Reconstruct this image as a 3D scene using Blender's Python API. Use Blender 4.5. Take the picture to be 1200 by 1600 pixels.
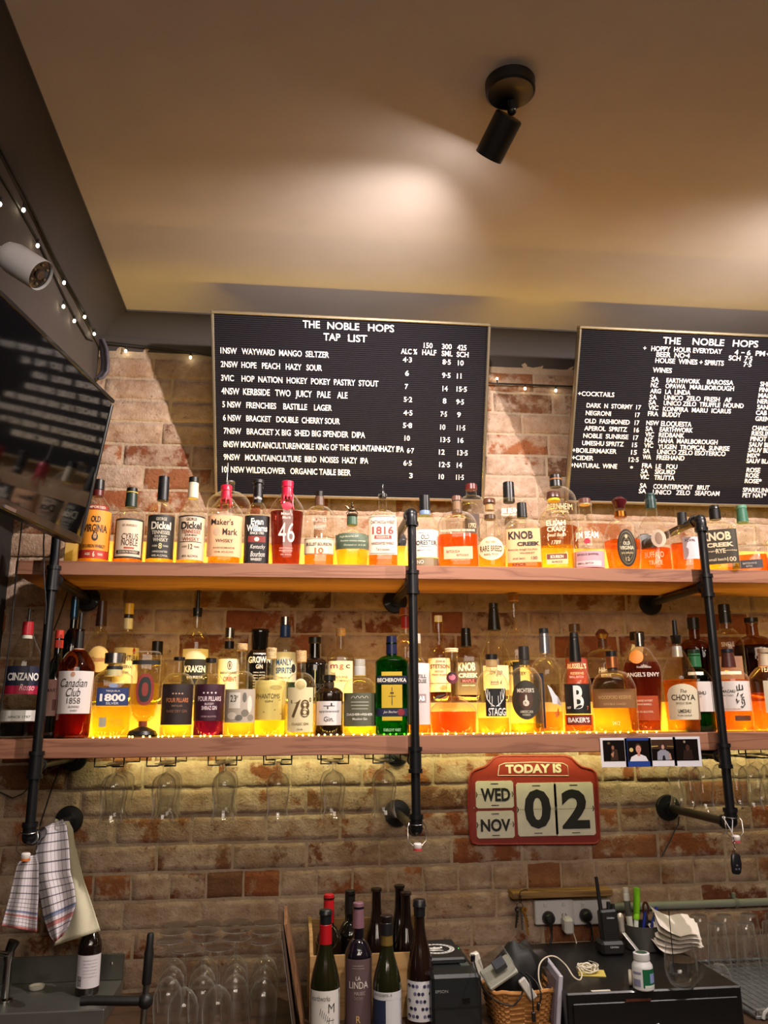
import bpy, math, random
from mathutils import Vector, Matrix, noise
random.seed(7)
S = bpy.context.scene
for o in list(bpy.data.objects): bpy.data.objects.remove(o)
# ------------------------------------------------------------------ camera
PITCH, YAW, ROLL, FPX, CD, CH = 0.24374, 0.11540, -0.007068, 1279.38, 2.8793, 1.72
FW = Vector((math.sin(YAW)*math.cos(PITCH), math.cos(YAW)*math.cos(PITCH), math.sin(PITCH)))
_r = Vector((math.cos(YAW), -math.sin(YAW), 0)); _u = _r.cross(FW)
RT = _r*math.cos(ROLL)+_u*math.sin(ROLL); UP = -_r*math.sin(ROLL)+_u*math.cos(ROLL)
CAM = Vector((0, -CD, CH))
cd = bpy.data.cameras.new('camera'); cam = bpy.data.objects.new('camera', cd); S.collection.objects.link(cam)
cam.matrix_world = Matrix(((RT.x, UP.x, -FW.x, CAM.x), (RT.y, UP.y, -FW.y, CAM.y), (RT.z, UP.z, -FW.z, CAM.z), (0, 0, 0, 1)))
cd.sensor_fit = 'VERTICAL'; cd.sensor_height = 24.0; cd.lens = FPX/1600*24.0; cd.clip_start = .02
S.camera = cam
# ------------------------------------------------------------------ look, world, lights
S.view_settings.view_transform = 'Standard'; S.view_settings.look = 'None'
S.view_settings.gamma = 1; S.view_settings.use_curve_mapping = False
S.view_settings.exposure = 0.0
S.cycles.use_denoising = True
S.cycles.transparent_max_bounces = 40; S.cycles.max_bounces = 7; S.cycles.diffuse_bounces = 3
S.cycles.glossy_bounces = 3; S.cycles.sample_clamp_indirect = 3.0
S.cycles.caustics_reflective = False; S.cycles.caustics_refractive = False
W = bpy.data.worlds.new('world'); S.world = W; W.use_nodes = True
W.node_tree.nodes['Background'].inputs[0].default_value = (1.0, .86, .72, 1)
W.node_tree.nodes['Background'].inputs[1].default_value = 0.15
def light(name, kind, loc, aim, energy, col, **k):
    d = bpy.data.lights.new(name, kind); d.energy = energy; d.color = col
    for a, b in k.items(): setattr(d, a, b)
    o = bpy.data.objects.new(name, d); S.collection.objects.link(o); o.location = loc
    v = Vector(aim)-Vector(loc); o.rotation_euler = v.to_track_quat('-Z', 'Y').to_euler()
    return o
AMB = (1.0, .82, .65)
# the room's downlights behind the viewer
for i, (x, y) in enumerate(((-1.1, -4.0), (.3, -4.2), (1.7, -4.0), (.9, -5.4), (-.6, -5.4))):
    light('downlight_glow', 'AREA', (x, y, 3.10), (x, y, 0), 17.0, AMB, shape='DISK', size=.16)
for i, (x, y) in enumerate(((-.75, -3.15), (-.25, -3.05), (.35, -3.1), (.95, -3.05), (1.55, -3.15), (.05, -3.5), (.7, -3.5))):
    light('downlight_glow', 'AREA', (x, y, 3.10), (x, y, 0), 2.6, (1.0, .90, .80), shape='DISK', size=.055)
light('room_glow', 'AREA', (.3, -4.2, 2.6), (.2, -.5, 1.5), 30.0, (1.0, .84, .70), shape='RECTANGLE', size=2.4, size_y=.7)
YEL = (1.0, .66, .06); GRN = (1.0, .95, .42)
STRIPS = [  # x0,x1,y,z,dy,dz, energy, colour
    (-.62, 2.1, -.300, 1.668, .45, 1.0, 11.5, YEL),
    (-.62, 2.1, -.300, 2.175, .45, 1.0, 8.5, YEL),
    (-.62, 2.1, -.236, 1.764, 1.0, .55, 3.6, YEL),
    (-.62, 2.1, -.236, 2.271, .35, 1.0, 1.6, YEL),
    (-.58, 2.1, -.075, 1.604, .75, -1.0, 3.0, GRN)]
for x0, x1, y, z, dy, dz, e, c in STRIPS:
    light('led_strip_glow', 'AREA', ((x0+x1)/2, y, z), ((x0+x1)/2, y+dy, z+dz), e, c, shape='RECTANGLE', size=x1-x0, size_y=.008)
SPOTC = (1.0, .88, .83)
# ------------------------------------------------------------------ helpers
def at(px, py, Y):
    v = FW+RT*((px-600)/FPX)-UP*((py-800)/FPX)
    return CAM+v*((Y+CD)/v.y)
def atz(px, py, Z):
    v = FW+RT*((px-600)/FPX)-UP*((py-800)/FPX)
    return CAM+v*((Z-CH)/v.z)
def lin(h):
    h = h.lstrip('#'); r = []
    for i in (0, 2, 4):
        c = int(h[i:i+2], 16)/255; r.append(c/12.92 if c < .04045 else ((c+.055)/1.055)**2.4)
    return tuple(r)
MATS = {}
def newmat(name):
    m = bpy.data.materials.new(name); m.use_nodes = True; nt = m.node_tree; nt.nodes.clear()
    return m, nt, nt.nodes.new, nt.links.new
def P(col, rough=.5, metal=0., coat=0., bump=0., bs=200., emit=None, es=0., vary=0., spec=.5):
    key = ('P', col, rough, metal, coat, bump, bs, emit, es, vary, spec)
    if key in MATS: return MATS[key]
    m, nt, N, Lk = newmat('surface_'+col.lstrip('#')); o = N('ShaderNodeOutputMaterial'); b = N('ShaderNodeBsdfPrincipled'); Lk(b.outputs[0], o.inputs[0])
    b.inputs['Base Color'].default_value = (*lin(col), 1); b.inputs['Roughness'].default_value = rough; b.inputs['Metallic'].default_value = metal
    b.inputs['Coat Weight'].default_value = coat; b.inputs['Specular IOR Level'].default_value = spec
    if emit: b.inputs['Emission Color'].default_value = (*lin(emit), 1); b.inputs['Emission Strength'].default_value = es
    if bump or vary:
        tc = N('ShaderNodeTexCoord'); nz = N('ShaderNodeTexNoise'); nz.inputs['Scale'].default_value = bs; nz.inputs['Detail'].default_value = 4; Lk(tc.outputs['Object'], nz.inputs['Vector'])
        if bump:
            bp = N('ShaderNodeBump'); bp.inputs['Strength'].default_value = bump; bp.inputs['Distance'].default_value = .002; Lk(nz.outputs[0], bp.inputs['Height']); Lk(bp.outputs[0], b.inputs['Normal'])
        if vary:
            mx = N('ShaderNodeMix'); mx.data_type = 'RGBA'; c = lin(col)
            mx.inputs[6].default_value = (*[v*(1-vary) for v in c], 1); mx.inputs[7].default_value = (*[min(1, v*(1+vary)) for v in c], 1)
            Lk(nz.outputs[0], mx.inputs[0]); Lk(mx.outputs[2], b.inputs['Base Color'])
    MATS[key] = m; return m
def GL(tint='#ffffff', edge=.85, refl=.75, rim=.45):
    key = ('G', tint, edge, refl, rim)
    if key in MATS: return MATS[key]
    m, nt, N, Lk = newmat('glass_'+tint.lstrip('#')); o = N('ShaderNodeOutputMaterial')
    lw = N('ShaderNodeLayerWeight'); lw.inputs[0].default_value = .5
    pw = N('ShaderNodeMath'); pw.operation = 'POWER'; pw.inputs[1].default_value = 3.5; Lk(lw.outputs['Facing'], pw.inputs[0])
    cm = N('ShaderNodeMix'); cm.data_type = 'RGBA'; t = lin(tint); t = tuple(1-(1-c)*.35 for c in t) if min(t) > .3 else t
    cm.inputs[6].default_value = (*t, 1); cm.inputs[7].default_value = (*[c*(.55+.45*edge) for c in t], 1); Lk(pw.outputs[0], cm.inputs[0])
    tr = N('ShaderNodeBsdfTransparent'); Lk(cm.outputs[2], tr.inputs[0])
    gl = N('ShaderNodeBsdfGlossy'); gl.inputs['Roughness'].default_value = .015
    ma = N('ShaderNodeMath'); ma.operation = 'MULTIPLY_ADD'; ma.inputs[1].default_value = refl*.5; ma.inputs[2].default_value = .045*refl/.75; Lk(pw.outputs[0], ma.inputs[0])
    hz = N('ShaderNodeBsdfTranslucent'); hz.inputs[0].default_value = (*t, 1); hm = N('ShaderNodeMixShader'); ha = N('ShaderNodeMath'); ha.operation = 'MULTIPLY_ADD'; ha.inputs[1].default_value = rim; ha.inputs[2].default_value = .010+max(0, rim-.5)*.04; Lk(pw.outputs[0], ha.inputs[0]); Lk(ha.outputs[0], hm.inputs[0]); Lk(tr.outputs[0], hm.inputs[1]); Lk(hz.outputs[0], hm.inputs[2])
    mx = N('ShaderNodeMixShader'); Lk(ma.outputs[0], mx.inputs[0]); Lk(hm.outputs[0], mx.inputs[1]); Lk(gl.outputs[0], mx.inputs[2]); Lk(mx.outputs[0], o.inputs[0])
    MATS[key] = m; return m
def LQ(col, solid=.3):
    key = ('L', col, solid)
    if key in MATS: return MATS[key]
    m, nt, N, Lk = newmat('liquid_'+col.lstrip('#')); o = N('ShaderNodeOutputMaterial'); c = (*lin(col), 1)
    tr = N('ShaderNodeBsdfTransparent'); tr.inputs[0].default_value = (*[q**.30 for q in c[:3]], 1)
    tl = N('ShaderNodeBsdfTranslucent'); tl.inputs[0].default_value = c
    di = N('ShaderNodeBsdfDiffuse'); di.inputs[0].default_value = c
    gl = N('ShaderNodeBsdfGlossy'); gl.inputs['Roughness'].default_value = .05
    a = N('ShaderNodeMixShader'); a.inputs[0].default_value = .15; Lk(tl.outputs[0], a.inputs[1]); Lk(di.outputs[0], a.inputs[2])
    b = N('ShaderNodeMixShader'); b.inputs[0].default_value = solid; Lk(tr.outputs[0], b.inputs[1]); Lk(a.outputs[0], b.inputs[2])
    e = N('ShaderNodeMixShader'); e.inputs[0].default_value = .04; Lk(b.outputs[0], e.inputs[1]); Lk(gl.outputs[0], e.inputs[2]); Lk(e.outputs[0], o.inputs[0])
    MATS[key] = m; return m
def EM(col, s):
    key = ('E', col, s)
    if key in MATS: return MATS[key]
    m, nt, N, Lk = newmat('lit_'+col.lstrip('#')); o = N('ShaderNodeOutputMaterial'); e = N('ShaderNodeEmission'); e.inputs[0].default_value = (*lin(col), 1); e.inputs[1].default_value = s; Lk(e.outputs[0], o.inputs[0])
    MATS[key] = m; return m
def WOOD(col, dark, scale=6., axis='x', rough=.55):
    key = ('W', col, dark, scale, axis, rough)
    if key in MATS: return MATS[key]
    m, nt, N, Lk = newmat('wood_'+col.lstrip('#')); o = N('ShaderNodeOutputMaterial'); b = N('ShaderNodeBsdfPrincipled'); Lk(b.outputs[0], o.inputs[0]); b.inputs['Roughness'].default_value = rough
    tc = N('ShaderNodeTexCoord'); mp = N('ShaderNodeMapping'); Lk(tc.outputs['Object'], mp.inputs[0])
    sc = {'x': (.35, 5, 5), 'z': (5, 5, .35), 'y': (5, .35, 5)}[axis]; mp.inputs['Scale'].default_value = sc
    nz = N('ShaderNodeTexNoise'); nz.inputs['Scale'].default_value = scale; nz.inputs['Detail'].default_value = 5; nz.inputs['Distortion'].default_value = .6; Lk(mp.outputs[0], nz.inputs['Vector'])
    mu = N('ShaderNodeMath'); mu.operation = 'MULTIPLY'; mu.inputs[1].default_value = 9; Lk(nz.outputs[0], mu.inputs[0])
    fr = N('ShaderNodeMath'); fr.operation = 'PINGPONG'; fr.inputs[1].default_value = 1; Lk(mu.outputs[0], fr.inputs[0])
    cr = N('ShaderNodeValToRGB'); cr.color_ramp.elements[0].color = (*lin(dark), 1); cr.color_ramp.elements[1].color = (*lin(col), 1); cr.color_ramp.elements[1].position = .45; Lk(fr.outputs[0], cr.inputs[0])
    Lk(cr.outputs[0], b.inputs['Base Color']); bp = N('ShaderNodeBump'); bp.inputs['Strength'].default_value = .15; bp.inputs['Distance'].default_value = .001; Lk(fr.outputs[0], bp.inputs['Height']); Lk(bp.outputs[0], b.inputs['Normal'])
    MATS[key] = m; return m
class MB:
    def __init__(s): s.v = []; s.f = []; s.m = []; s.mats = []
    def add(s, v, f, mat):
        if mat not in s.mats: s.mats.append(mat)
        i = s.mats.index(mat); n = len(s.v); s.v += [tuple(p) for p in v]
        s.f += [tuple(k+n for k in q) for q in f]; s.m += [i]*len(f); return s
    def box(s, c, d, mat, rot=None, bev=0.):
        x, y, z = d[0]/2, d[1]/2, d[2]/2
        if bev:
            b = min(bev, x*.9, y*.9, z*.9); v = []; f = []
            # bevelled box from three inset shells
            for sx in (-1, 1):
                for sy in (-1, 1):
                    for sz in (-1, 1):
                        v += [(sx*x, sy*(y-b), sz*(z-b)), (sx*(x-b), sy*y, sz*(z-b)), (sx*(x-b), sy*(y-b), sz*z)]
            I = lambda a, bb, cc, k: ((a*4+bb*2+cc)*3+k)
            for a in (0, 1):
                f.append((I(a, 0, 0, 0), I(a, 0, 1, 0), I(a, 1, 1, 0), I(a, 1, 0, 0)))
                f.append((I(0, a, 0, 1), I(0, a, 1, 1), I(1, a, 1, 1), I(1, a, 0, 1)))
                f.append((I(0, 0, a, 2), I(0, 1, a, 2), I(1, 1, a, 2), I(1, 0, a, 2)))
                for c2 in (0, 1):
                    f.append((I(a, c2, 0, 0), I(a, c2, 1, 0), I(a, c2, 1, 1), I(a, c2, 0, 1)))
                    f.append((I(a, 0, c2, 0), I(a, 1, c2, 0), I(a, 1, c2, 2), I(a, 0, c2, 2)))
                    f.append((I(0, a, c2, 1), I(1, a, c2, 1), I(1, a, c2, 2), I(0, a, c2, 2)))
                    for d2 in (0, 1): f.append((I(a, c2, d2, 0), I(a, c2, d2, 1), I(a, c2, d2, 2)))
        else:
            v = [(i*x, j*y, k*z) for i in (-1, 1) for j in (-1, 1) for k in (-1, 1)]
            f = [(0, 1, 3, 2), (4, 6, 7, 5), (0, 4, 5, 1), (2, 3, 7, 6), (0, 2, 6, 4), (1, 5, 7, 3)]
        R = rot or Matrix.Identity(3); c = Vector(c)
        return s.add([R @ Vector(p)+c for p in v], f, mat)
    def lathe(s, prof, mat, c=(0, 0, 0), seg=24, rot=None, n=2., dr=1., cap0=False, cap1=False):
        v = []; f = []; R = rot or Matrix.Identity(3); c = Vector(c)
        for q in prof:
            r, z = q[0], q[1]; nn = q[2] if len(q) > 2 else n; dd = q[3] if len(q) > 3 else dr
            for i in range(seg):
                a = 2*math.pi*i/seg; ca, sa = math.cos(a), math.sin(a)
                x = math.copysign(abs(ca)**(2/nn), ca)*r; y = math.copysign(abs(sa)**(2/nn), sa)*r*dd
                v.append(R @ Vector((x, y, z))+c)
        for j in range(len(prof)-1):
            for i in range(seg):
                k = (i+1) % seg; f.append((j*seg+i, j*seg+k, (j+1)*seg+k, (j+1)*seg+i))
        if cap0: f.append(tuple(range(seg-1, -1, -1)))
        if cap1: f.append(tuple((len(prof)-1)*seg+i for i in range(seg)))
        return s.add(v, f, mat)
    def cyl(s, a, b, r, mat, r2=None, seg=16):
        a, b = Vector(a), Vector(b); d = b-a; R = d.to_track_quat('Z', 'Y').to_matrix(); r2 = r if r2 is None else r2
        return s.lathe([(r, 0), (r2, d.length)], mat, a, seg, R, cap0=True, cap1=True)
    def tube(s, pts, r, mat, seg=8):
        pts = [Vector(p) for p in pts]; v = []; f = []; up = None
        for i, p in enumerate(pts):
            t = (pts[min(i+1, len(pts)-1)]-pts[max(i-1, 0)]).normalized()
            if up is None: up = t.orthogonal().normalized()
            up = (up-t*up.dot(t)); up = up.normalized() if up.length > 1e-6 else t.orthogonal().normalized()
            w = t.cross(up)
            for k in range(seg):
                a = 2*math.pi*k/seg; v.append(p+up*(math.cos(a)*r)+w*(math.sin(a)*r))
        for j in range(len(pts)-1):
            for i in range(seg):
                k = (i+1) % seg; f.append((j*seg+i, j*seg+k, (j+1)*seg+k, (j+1)*seg+i))
        f.append(tuple(range(seg-1, -1, -1))); f.append(tuple((len(pts)-1)*seg+i for i in range(seg)))
        return s.add(v, f, mat)
    def sph(s, c, r, mat, sc=(1, 1, 1), seg=16, rings=9, rot=None):
        v = []; f = []; R = rot or Matrix.Identity(3); c = Vector(c)
        for j in range(rings+1):
            t = math.pi*j/rings
            for i in range(seg):
                a = 2*math.pi*i/seg; v.append(R @ Vector((math.sin(t)*math.cos(a)*r*sc[0], math.sin(t)*math.sin(a)*r*sc[1], math.cos(t)*r*sc[2]))+c)
        for j in range(rings):
            for i in range(seg):
                k = (i+1) % seg; f.append((j*seg+i, (j+1)*seg+i, (j+1)*seg+k, j*seg+k))
        return s.add(v, f, mat)
    def prism(s, poly, y0, y1, mat):   # poly in x,z ; extruded in y
        n = len(poly); v = [(x, y0, z) for x, z in poly]+[(x, y1, z) for x, z in poly]
        f = [tuple(range(n)), tuple(range(2*n-1, n-1, -1))]+[(i, (i+1) % n, n+(i+1) % n, n+i) for i in range(n)]
        return s.add(v, f, mat)
    def build(s, name, parent=None, smooth=True, sub=0):
        me = bpy.data.meshes.new(name); me.from_pydata(s.v, [], s.f)
        for m in s.mats: me.materials.append(m)
        me.polygons.foreach_set('material_index', s.m)
        if smooth:
            me.polygons.foreach_set('use_smooth', [True]*len(s.f))
            me.update()
            try: me.set_sharp_from_angle(angle=math.radians(38))
            except Exception: pass
        me.update(); o = bpy.data.objects.new(name, me); S.collection.objects.link(o)
        if parent: o.parent = parent
        if sub: md = o.modifiers.new('sub', 'SUBSURF'); md.levels = sub; md.render_levels = sub
        return o
def tag(o, label, cat, group=None):
    o['label'] = label; o['category'] = cat
    if group: o['group'] = group
    return o
def thing(name, label, cat, loc=(0, 0, 0), rz=0., group=None):
    o = bpy.data.objects.new(name, None); S.collection.objects.link(o); o.location = loc; o.rotation_euler = (0, 0, rz); o.empty_display_size = .05
    return tag(o, label, cat, group)
def structure(o): o['kind'] = 'structure'; return o
# --- text as flat mesh, fitted into a w x h box centred at 0
TX = {}; CAPH = 0.
def text(body, bold=0., shear=0.):
    k = (body, bold, shear)
    if k in TX: return TX[k]
    c = bpy.data.curves.new('t', 'FONT'); c.body = body; c.resolution_u = 3; c.offset = bold; c.shear = shear; c.fill_mode = 'FRONT'
    o = bpy.data.objects.new('t', c); me = bpy.data.meshes.new_from_object(o)
    v = [(p.co.x, p.co.y) for p in me.vertices]; f = [tuple(p.vertices) for p in me.polygons]
    bpy.data.objects.remove(o); bpy.data.meshes.remove(me); bpy.data.curves.remove(c)
    if not v: v = [(0, 0), (1, 0), (0, 1)]; f = []
    x0, x1 = min(p[0] for p in v), max(p[0] for p in v); y0, y1 = min(p[1] for p in v), max(p[1] for p in v)
    if body.upper() == body and any(q.isalnum() for q in body) and y0 < -.06:   # letters that hang below the line keep the capital height
        y0 = 0.
        y1 = min(y1, CAPH) if CAPH else y1
    v = [((a-(x0+x1)/2)/max(x1-x0, 1e-6), (b-(y0+y1)/2)/max(y1-y0, 1e-6)) for a, b in v]
    TX[k] = (v, f); return TX[k]
def solid_text(mb, body, fn, w, h, depth, mat, bold=.0, shear=0.):
    """fn(x, y, d) -> 3D point ; letters with thickness"""
    v, f = text(body, bold, shear); n = len(v)
    V = [fn(a*w, b*h, depth) for a, b in v]+[fn(a*w, b*h, 0) for a, b in v]
    ec = {}
    for q in f:
        for i in range(len(q)):
            e = (q[i], q[(i+1) % len(q)]); ec[e] = 1
    F = list(f)+[(a+n, a, b, b+n)[::-1] for (a, b) in ec if (b, a) not in ec]
    mb.add(V, F, mat)
BLK = '#0a0908'
_c = bpy.data.curves.new('cap_height', 'FONT'); _c.body = 'H'; _o = bpy.data.objects.new('cap_height', _c); _m = bpy.data.meshes.new_from_object(_o); CAPH = max(p.co.y for p in _m.vertices); bpy.data.objects.remove(_o); bpy.data.meshes.remove(_m); bpy.data.curves.remove(_c)
# ------------------------------------------------------------------ the room
CZ = 3.145
def brick_mat():
    m, nt, N, Lk = newmat('old_brick'); o = N('ShaderNodeOutputMaterial'); b = N('ShaderNodeBsdfPrincipled'); Lk(b.outputs[0], o.inputs[0]); b.inputs['Roughness'].default_value = .9; b.inputs['Specular IOR Level'].default_value = .15
    at_ = N('ShaderNodeAttribute'); at_.attribute_name = 'tint'; sp = N('ShaderNodeSeparateColor'); Lk(at_.outputs['Color'], sp.inputs[0])
    tc = N('ShaderNodeTexCoord')
    def nz(scale, det=6, rough=.6):
        n = N('ShaderNodeTexNoise'); n.inputs['Scale'].default_value = scale; n.inputs['Detail'].default_value = det; n.inputs['Roughness'].default_value = rough; Lk(tc.outputs['Object'], n.inputs['Vector']); return n
    def ramp(inp, stops):
        r = N('ShaderNodeValToRGB'); e = r.color_ramp.elements
        while len(e) < len(stops): e.new(.5)
        for i, (p, c) in enumerate(stops): e[i].position = p; e[i].color = (*lin(c), 1) if isinstance(c, str) else (c, c, c, 1)
        Lk(inp, r.inputs[0]); return r
    def mix(fac, a, bb):
        x = N('ShaderNodeMix'); x.data_type = 'RGBA'; Lk(fac, x.inputs[0]); Lk(a, x.inputs[6]); Lk(bb, x.inputs[7]); return x.outputs[2]
    def math_(op, a, bb):
        x = N('ShaderNodeMath'); x.operation = op
        for i, q in enumerate((a, bb)):
            if isinstance(q, (int, float)): x.inputs[i].default_value = q
            else: Lk(q, x.inputs[i])
        x.use_clamp = True; return x.outputs[0]
    n1, n2, n3, n4 = nz(8, 5, .6), nz(34), nz(120, 3), nz(19, 8, .7)
    base = ramp(sp.outputs[0], ((0, '#63382a'), (.3, '#85492f'), (.55, '#9a5c3a'), (.8, '#8c5f42'), (1, '#5e4638')))
    base2 = mix(math_('MULTIPLY', n4.outputs[0], .55), base.outputs[0], ramp(n2.outputs[0], ((.3, '#55301f'), (.7, '#a06a48'))).outputs[0])
    w1 = ramp(n2.outputs[0], ((.25, '#9c8470'), (.5, '#b69e8a'), (.8, '#c8b4a2')))
    nw = nz(4.5, 7, .68); wf = ramp(nw.outputs[0], ((.46, 0.), (.62, .75)))
    class wash: outputs = [mix(wf.outputs[0], w1.outputs[0], ramp(n4.outputs[0], ((.3, '#7a5f48'), (.7, '#a5805f'))).outputs[0])]
    def raw(op, a, bb):
        q = math_(op, a, bb); q.node.use_clamp = False; return q
    f = raw('ADD', sp.outputs[1], raw('MULTIPLY', raw('SUBTRACT', n1.outputs[0], .5), 2.3)); f = raw('ADD', f, raw('MULTIPLY', raw('SUBTRACT', n4.outputs[0], .5), 1.3))
    fr = ramp(f, ((.25, 0.), (.46, 1.)))
    col = mix(math_('MULTIPLY', fr.outputs[0], .88), base2, wash.outputs[0])
    spot = ramp(math_('ADD', math_('MULTIPLY', n4.outputs[0], .62), math_('MULTIPLY', n3.outputs[0], .42)), ((.36, 1.), (.43, 0.)))
    dk = N('ShaderNodeRGB'); dk.outputs[0].default_value = (*lin('#3d2f26'), 1)
    col = mix(math_('MULTIPLY', spot.outputs[0], .8), col, dk.outputs[0])
    mo = math_('GREATER_THAN', sp.outputs[2], 1.5); mc = N('ShaderNodeRGB'); mc.outputs[0].default_value = (*lin('#b8a68c'), 1); col = mix(math_('MULTIPLY', mo, .55), col, mc.outputs[0])
    Lk(col, b.inputs['Base Color'])
    h = math_('ADD', math_('MULTIPLY', n2.outputs[0], .6), math_('MULTIPLY', n3.outputs[0], .35)); h2 = math_('ADD', h, math_('MULTIPLY', fr.outputs[0], .12))
    bp = N('ShaderNodeBump'); bp.inputs['Strength'].default_value = .75; bp.inputs['Distance'].default_value = .014; Lk(h2, bp.inputs['Height']); Lk(bp.outputs[0], b.inputs['Normal'])
    return m
def brick_wall(name, x0, x1, z0, z1):
    rnd = random.Random(11); V = []; F = []; T = []
    def patch(xa, xb, za, zb, nx, nzz, yf, col, edge):
        n0 = len(V)
        for j in range(nzz+1):
            for i in range(nx+1):
                u, w = i/nx, j/nzz
                if edge:
                    if 0 < i < nx: u = .018+(i-1)/(nx-2)*.964
                    if 0 < j < nzz: w = .05+(j-1)/(nzz-2)*.90
                x = xa+(xb-xa)*u; z = za+(zb-za)*w
                if edge:
                    wob = noise.noise(Vector((x*14, z*14, 3.1)))*.006
                    if j in (0, nzz): z += wob
                    if i in (0, nx): x += wob
                e = 1.0
                if edge and (i in (0, nx) or j in (0, nzz)): e = 0.
                y = yf*e+noise.noise(Vector((x*9, z*9, 1.7)))*.004+noise.noise(Vector((x*35, z*35, 5.)))*.004
                if e == 0.: y = -.001
                V.append((x, y, z))
        for j in range(nzz):
            for i in range(nx):
                a = n0+j*(nx+1)+i; F.append((a, a+1, a+nx+2, a+nx+1)); T.append(col)
    patch(x0, x1, z0, z1, 130, 110, -.004, (.5, 1., 2.), False)
    z = 1.2395; ph = .0842
    k0 = math.floor((z0-z)/ph)+1; k1 = math.floor((z1-z)/ph)
    for k in range(k0, k1):
        za = z+k*ph; hdr = rnd.random() < .28; x = x0+rnd.uniform(0, .24)
        while x < x1-.25:
            L = .117 if hdr or rnd.random() < .12 else .24
            r = rnd.random()
            wash = rnd.choice((.12, .3, .42, .5, .58, .66, .75, .85, .95, 1.))
            if za > 2.2: wash = rnd.choice((.30, .45, .62, .72, .82, .9, 1.))
            patch(x+.003, x+L-.003, za+.003, za+ph-.003, 13 if L > .2 else 8, 7, -.0065-rnd.random()*.0035, (r, wash, rnd.random()), True)
            x += L
    me = bpy.data.meshes.new(name); me.from_pydata(V, [], F); me.materials.append(brick_mat())
    ca = me.color_attributes.new('tint', 'FLOAT_COLOR', 'CORNER'); d = []
    for p, t in zip(me.polygons, T): d += [t[0], t[1], t[2], 1.]*len(p.vertices)
    ca.data.foreach_set('color', d); me.polygons.foreach_set('use_smooth', [True]*len(F)); me.update()
    o = bpy.data.objects.new(name, me); S.collection.objects.link(o); return structure(o)
brick_wall('wall_back', -1.3, 2.6, .35, 3.08)
PLASTER = P('#8a8078', .9, bump=.15, bs=60, vary=.10)
DARKW = P('#4a423e', .85, bump=.1, bs=40)
structure(MB().box((.6, -3.0, CZ+.02), (4.6, 6.4, .04), P('#c9beb4', .95, bump=.12, bs=9., vary=.07)).build('ceiling', smooth=False))
structure(MB().box((.6, -3.0, -.02), (4.6, 6.4, .04), P('#3b2c22', .6)).build('floor', smooth=False))
structure(MB().box((.6, .05, 1.57), (4.6, .08, 3.14), P('#6b5b4c', .9)).build('wall_backing', smooth=False))
structure(MB().box((.6, -6.18, 1.57), (4.6, .08, 3.14), P('#5a4c42', .9)).build('wall_front', smooth=False))
structure(MB().box((2.84, -3.0, 1.57), (.08, 6.3, 3.14), P('#5a4c42', .9)).build('wall_right', smooth=False))
structure(MB().box((-1.0, -3.0, 1.22), (.10, 6.2, 2.44), P('#1c1714', .9)).build('wall_left_lower', smooth=False))
structure(MB().box((-.965, -3.02, 2.80), (.50, 6.24, .70), DARKW).build('wall_left', smooth=False))
def cove(name, pts, run0, run1, axis):
    mb = MB(); V = []
    for t in (run0, run1):
        for a, z in pts: V.append((a, t, z) if axis == 'y' else (t, a, z))
    n = len(pts); F = [(i, i+1, n+i+1, n+i) for i in range(n-1)]
    return structure(mb.add(V, F, P('#3f3835', .8, bump=.06, bs=40)).build(name))
R_ = .098
arc = [(R_*(1-math.cos(a)), R_*math.sin(a)) for a in [i*math.pi/2/8 for i in range(9)]]   # (out from wall, up)
prof = [(0, -.012), (.006, -.012), (.006, 0)]+[(.006+o_, u_) for o_, u_ in arc]+[(R_+.012, R_), (R_+.012, R_+.006)]
cove('trim_1', [(-.715+o_, 3.041+u_) for o_, u_ in prof], -6.1, -.0, 'y')
cove('trim_2', [(-o_, 3.041+u_) for o_, u_ in prof], -.72, 2.75, 'x')
# ------------------------------------------------------------------ shelves, risers, pipe brackets
YF = -.41; UZ = 2.170; LZ = 1.663; SX0, SX1 = -.800, 2.45
SHW = WOOD('#99694f', '#7f513c', 5.)
tag(MB().box(((SX0+SX1)/2, (YF-.12)/2, UZ-.0215), (SX1-SX0, .29, .043), SHW, bev=.002).build('wooden_shelf', smooth=False), 'long reddish timber plank shelf below the black menu boards', 'shelf', 'timber bar shelves')
tag(MB().box(((SX0+SX1)/2, (YF-.12)/2, LZ-.0265), (SX1-SX0, .29, .053), SHW, bev=.002).build('wooden_shelf', smooth=False), 'long reddish timber plank shelf above the hanging glasses and calendar', 'shelf', 'timber bar shelves')
RW = P('#b89c5c', .7, bump=.1, bs=80)
RH = .096
for zb, lb in ((UZ, 'pale step running along the back of the top shelf'), (LZ, 'pale step running along the back of the lower shelf behind the bottles')):
    tag(MB().box(((SX0+SX1)/2+.04, -.185, zb+RH/2), (SX1-SX0-.1, .13, RH), RW, bev=.002).build('shelf_riser', smooth=False), lb, 'shelf riser', 'shelf risers')
PM = P('#16171a', .38, .35, coat=.2, bump=.05, bs=300)
PY = -.438; PR = .0135
def flange(mb, x, z, r=.043):
    mb.lathe([(.014, .034), (.021, .034), (.021, .012), (r*.93, .010), (r, .006), (r, 0)], PM, (x, -.016, z), 28, Matrix.Rotation(math.pi/2, 3, 'X'), cap0=True)
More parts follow.
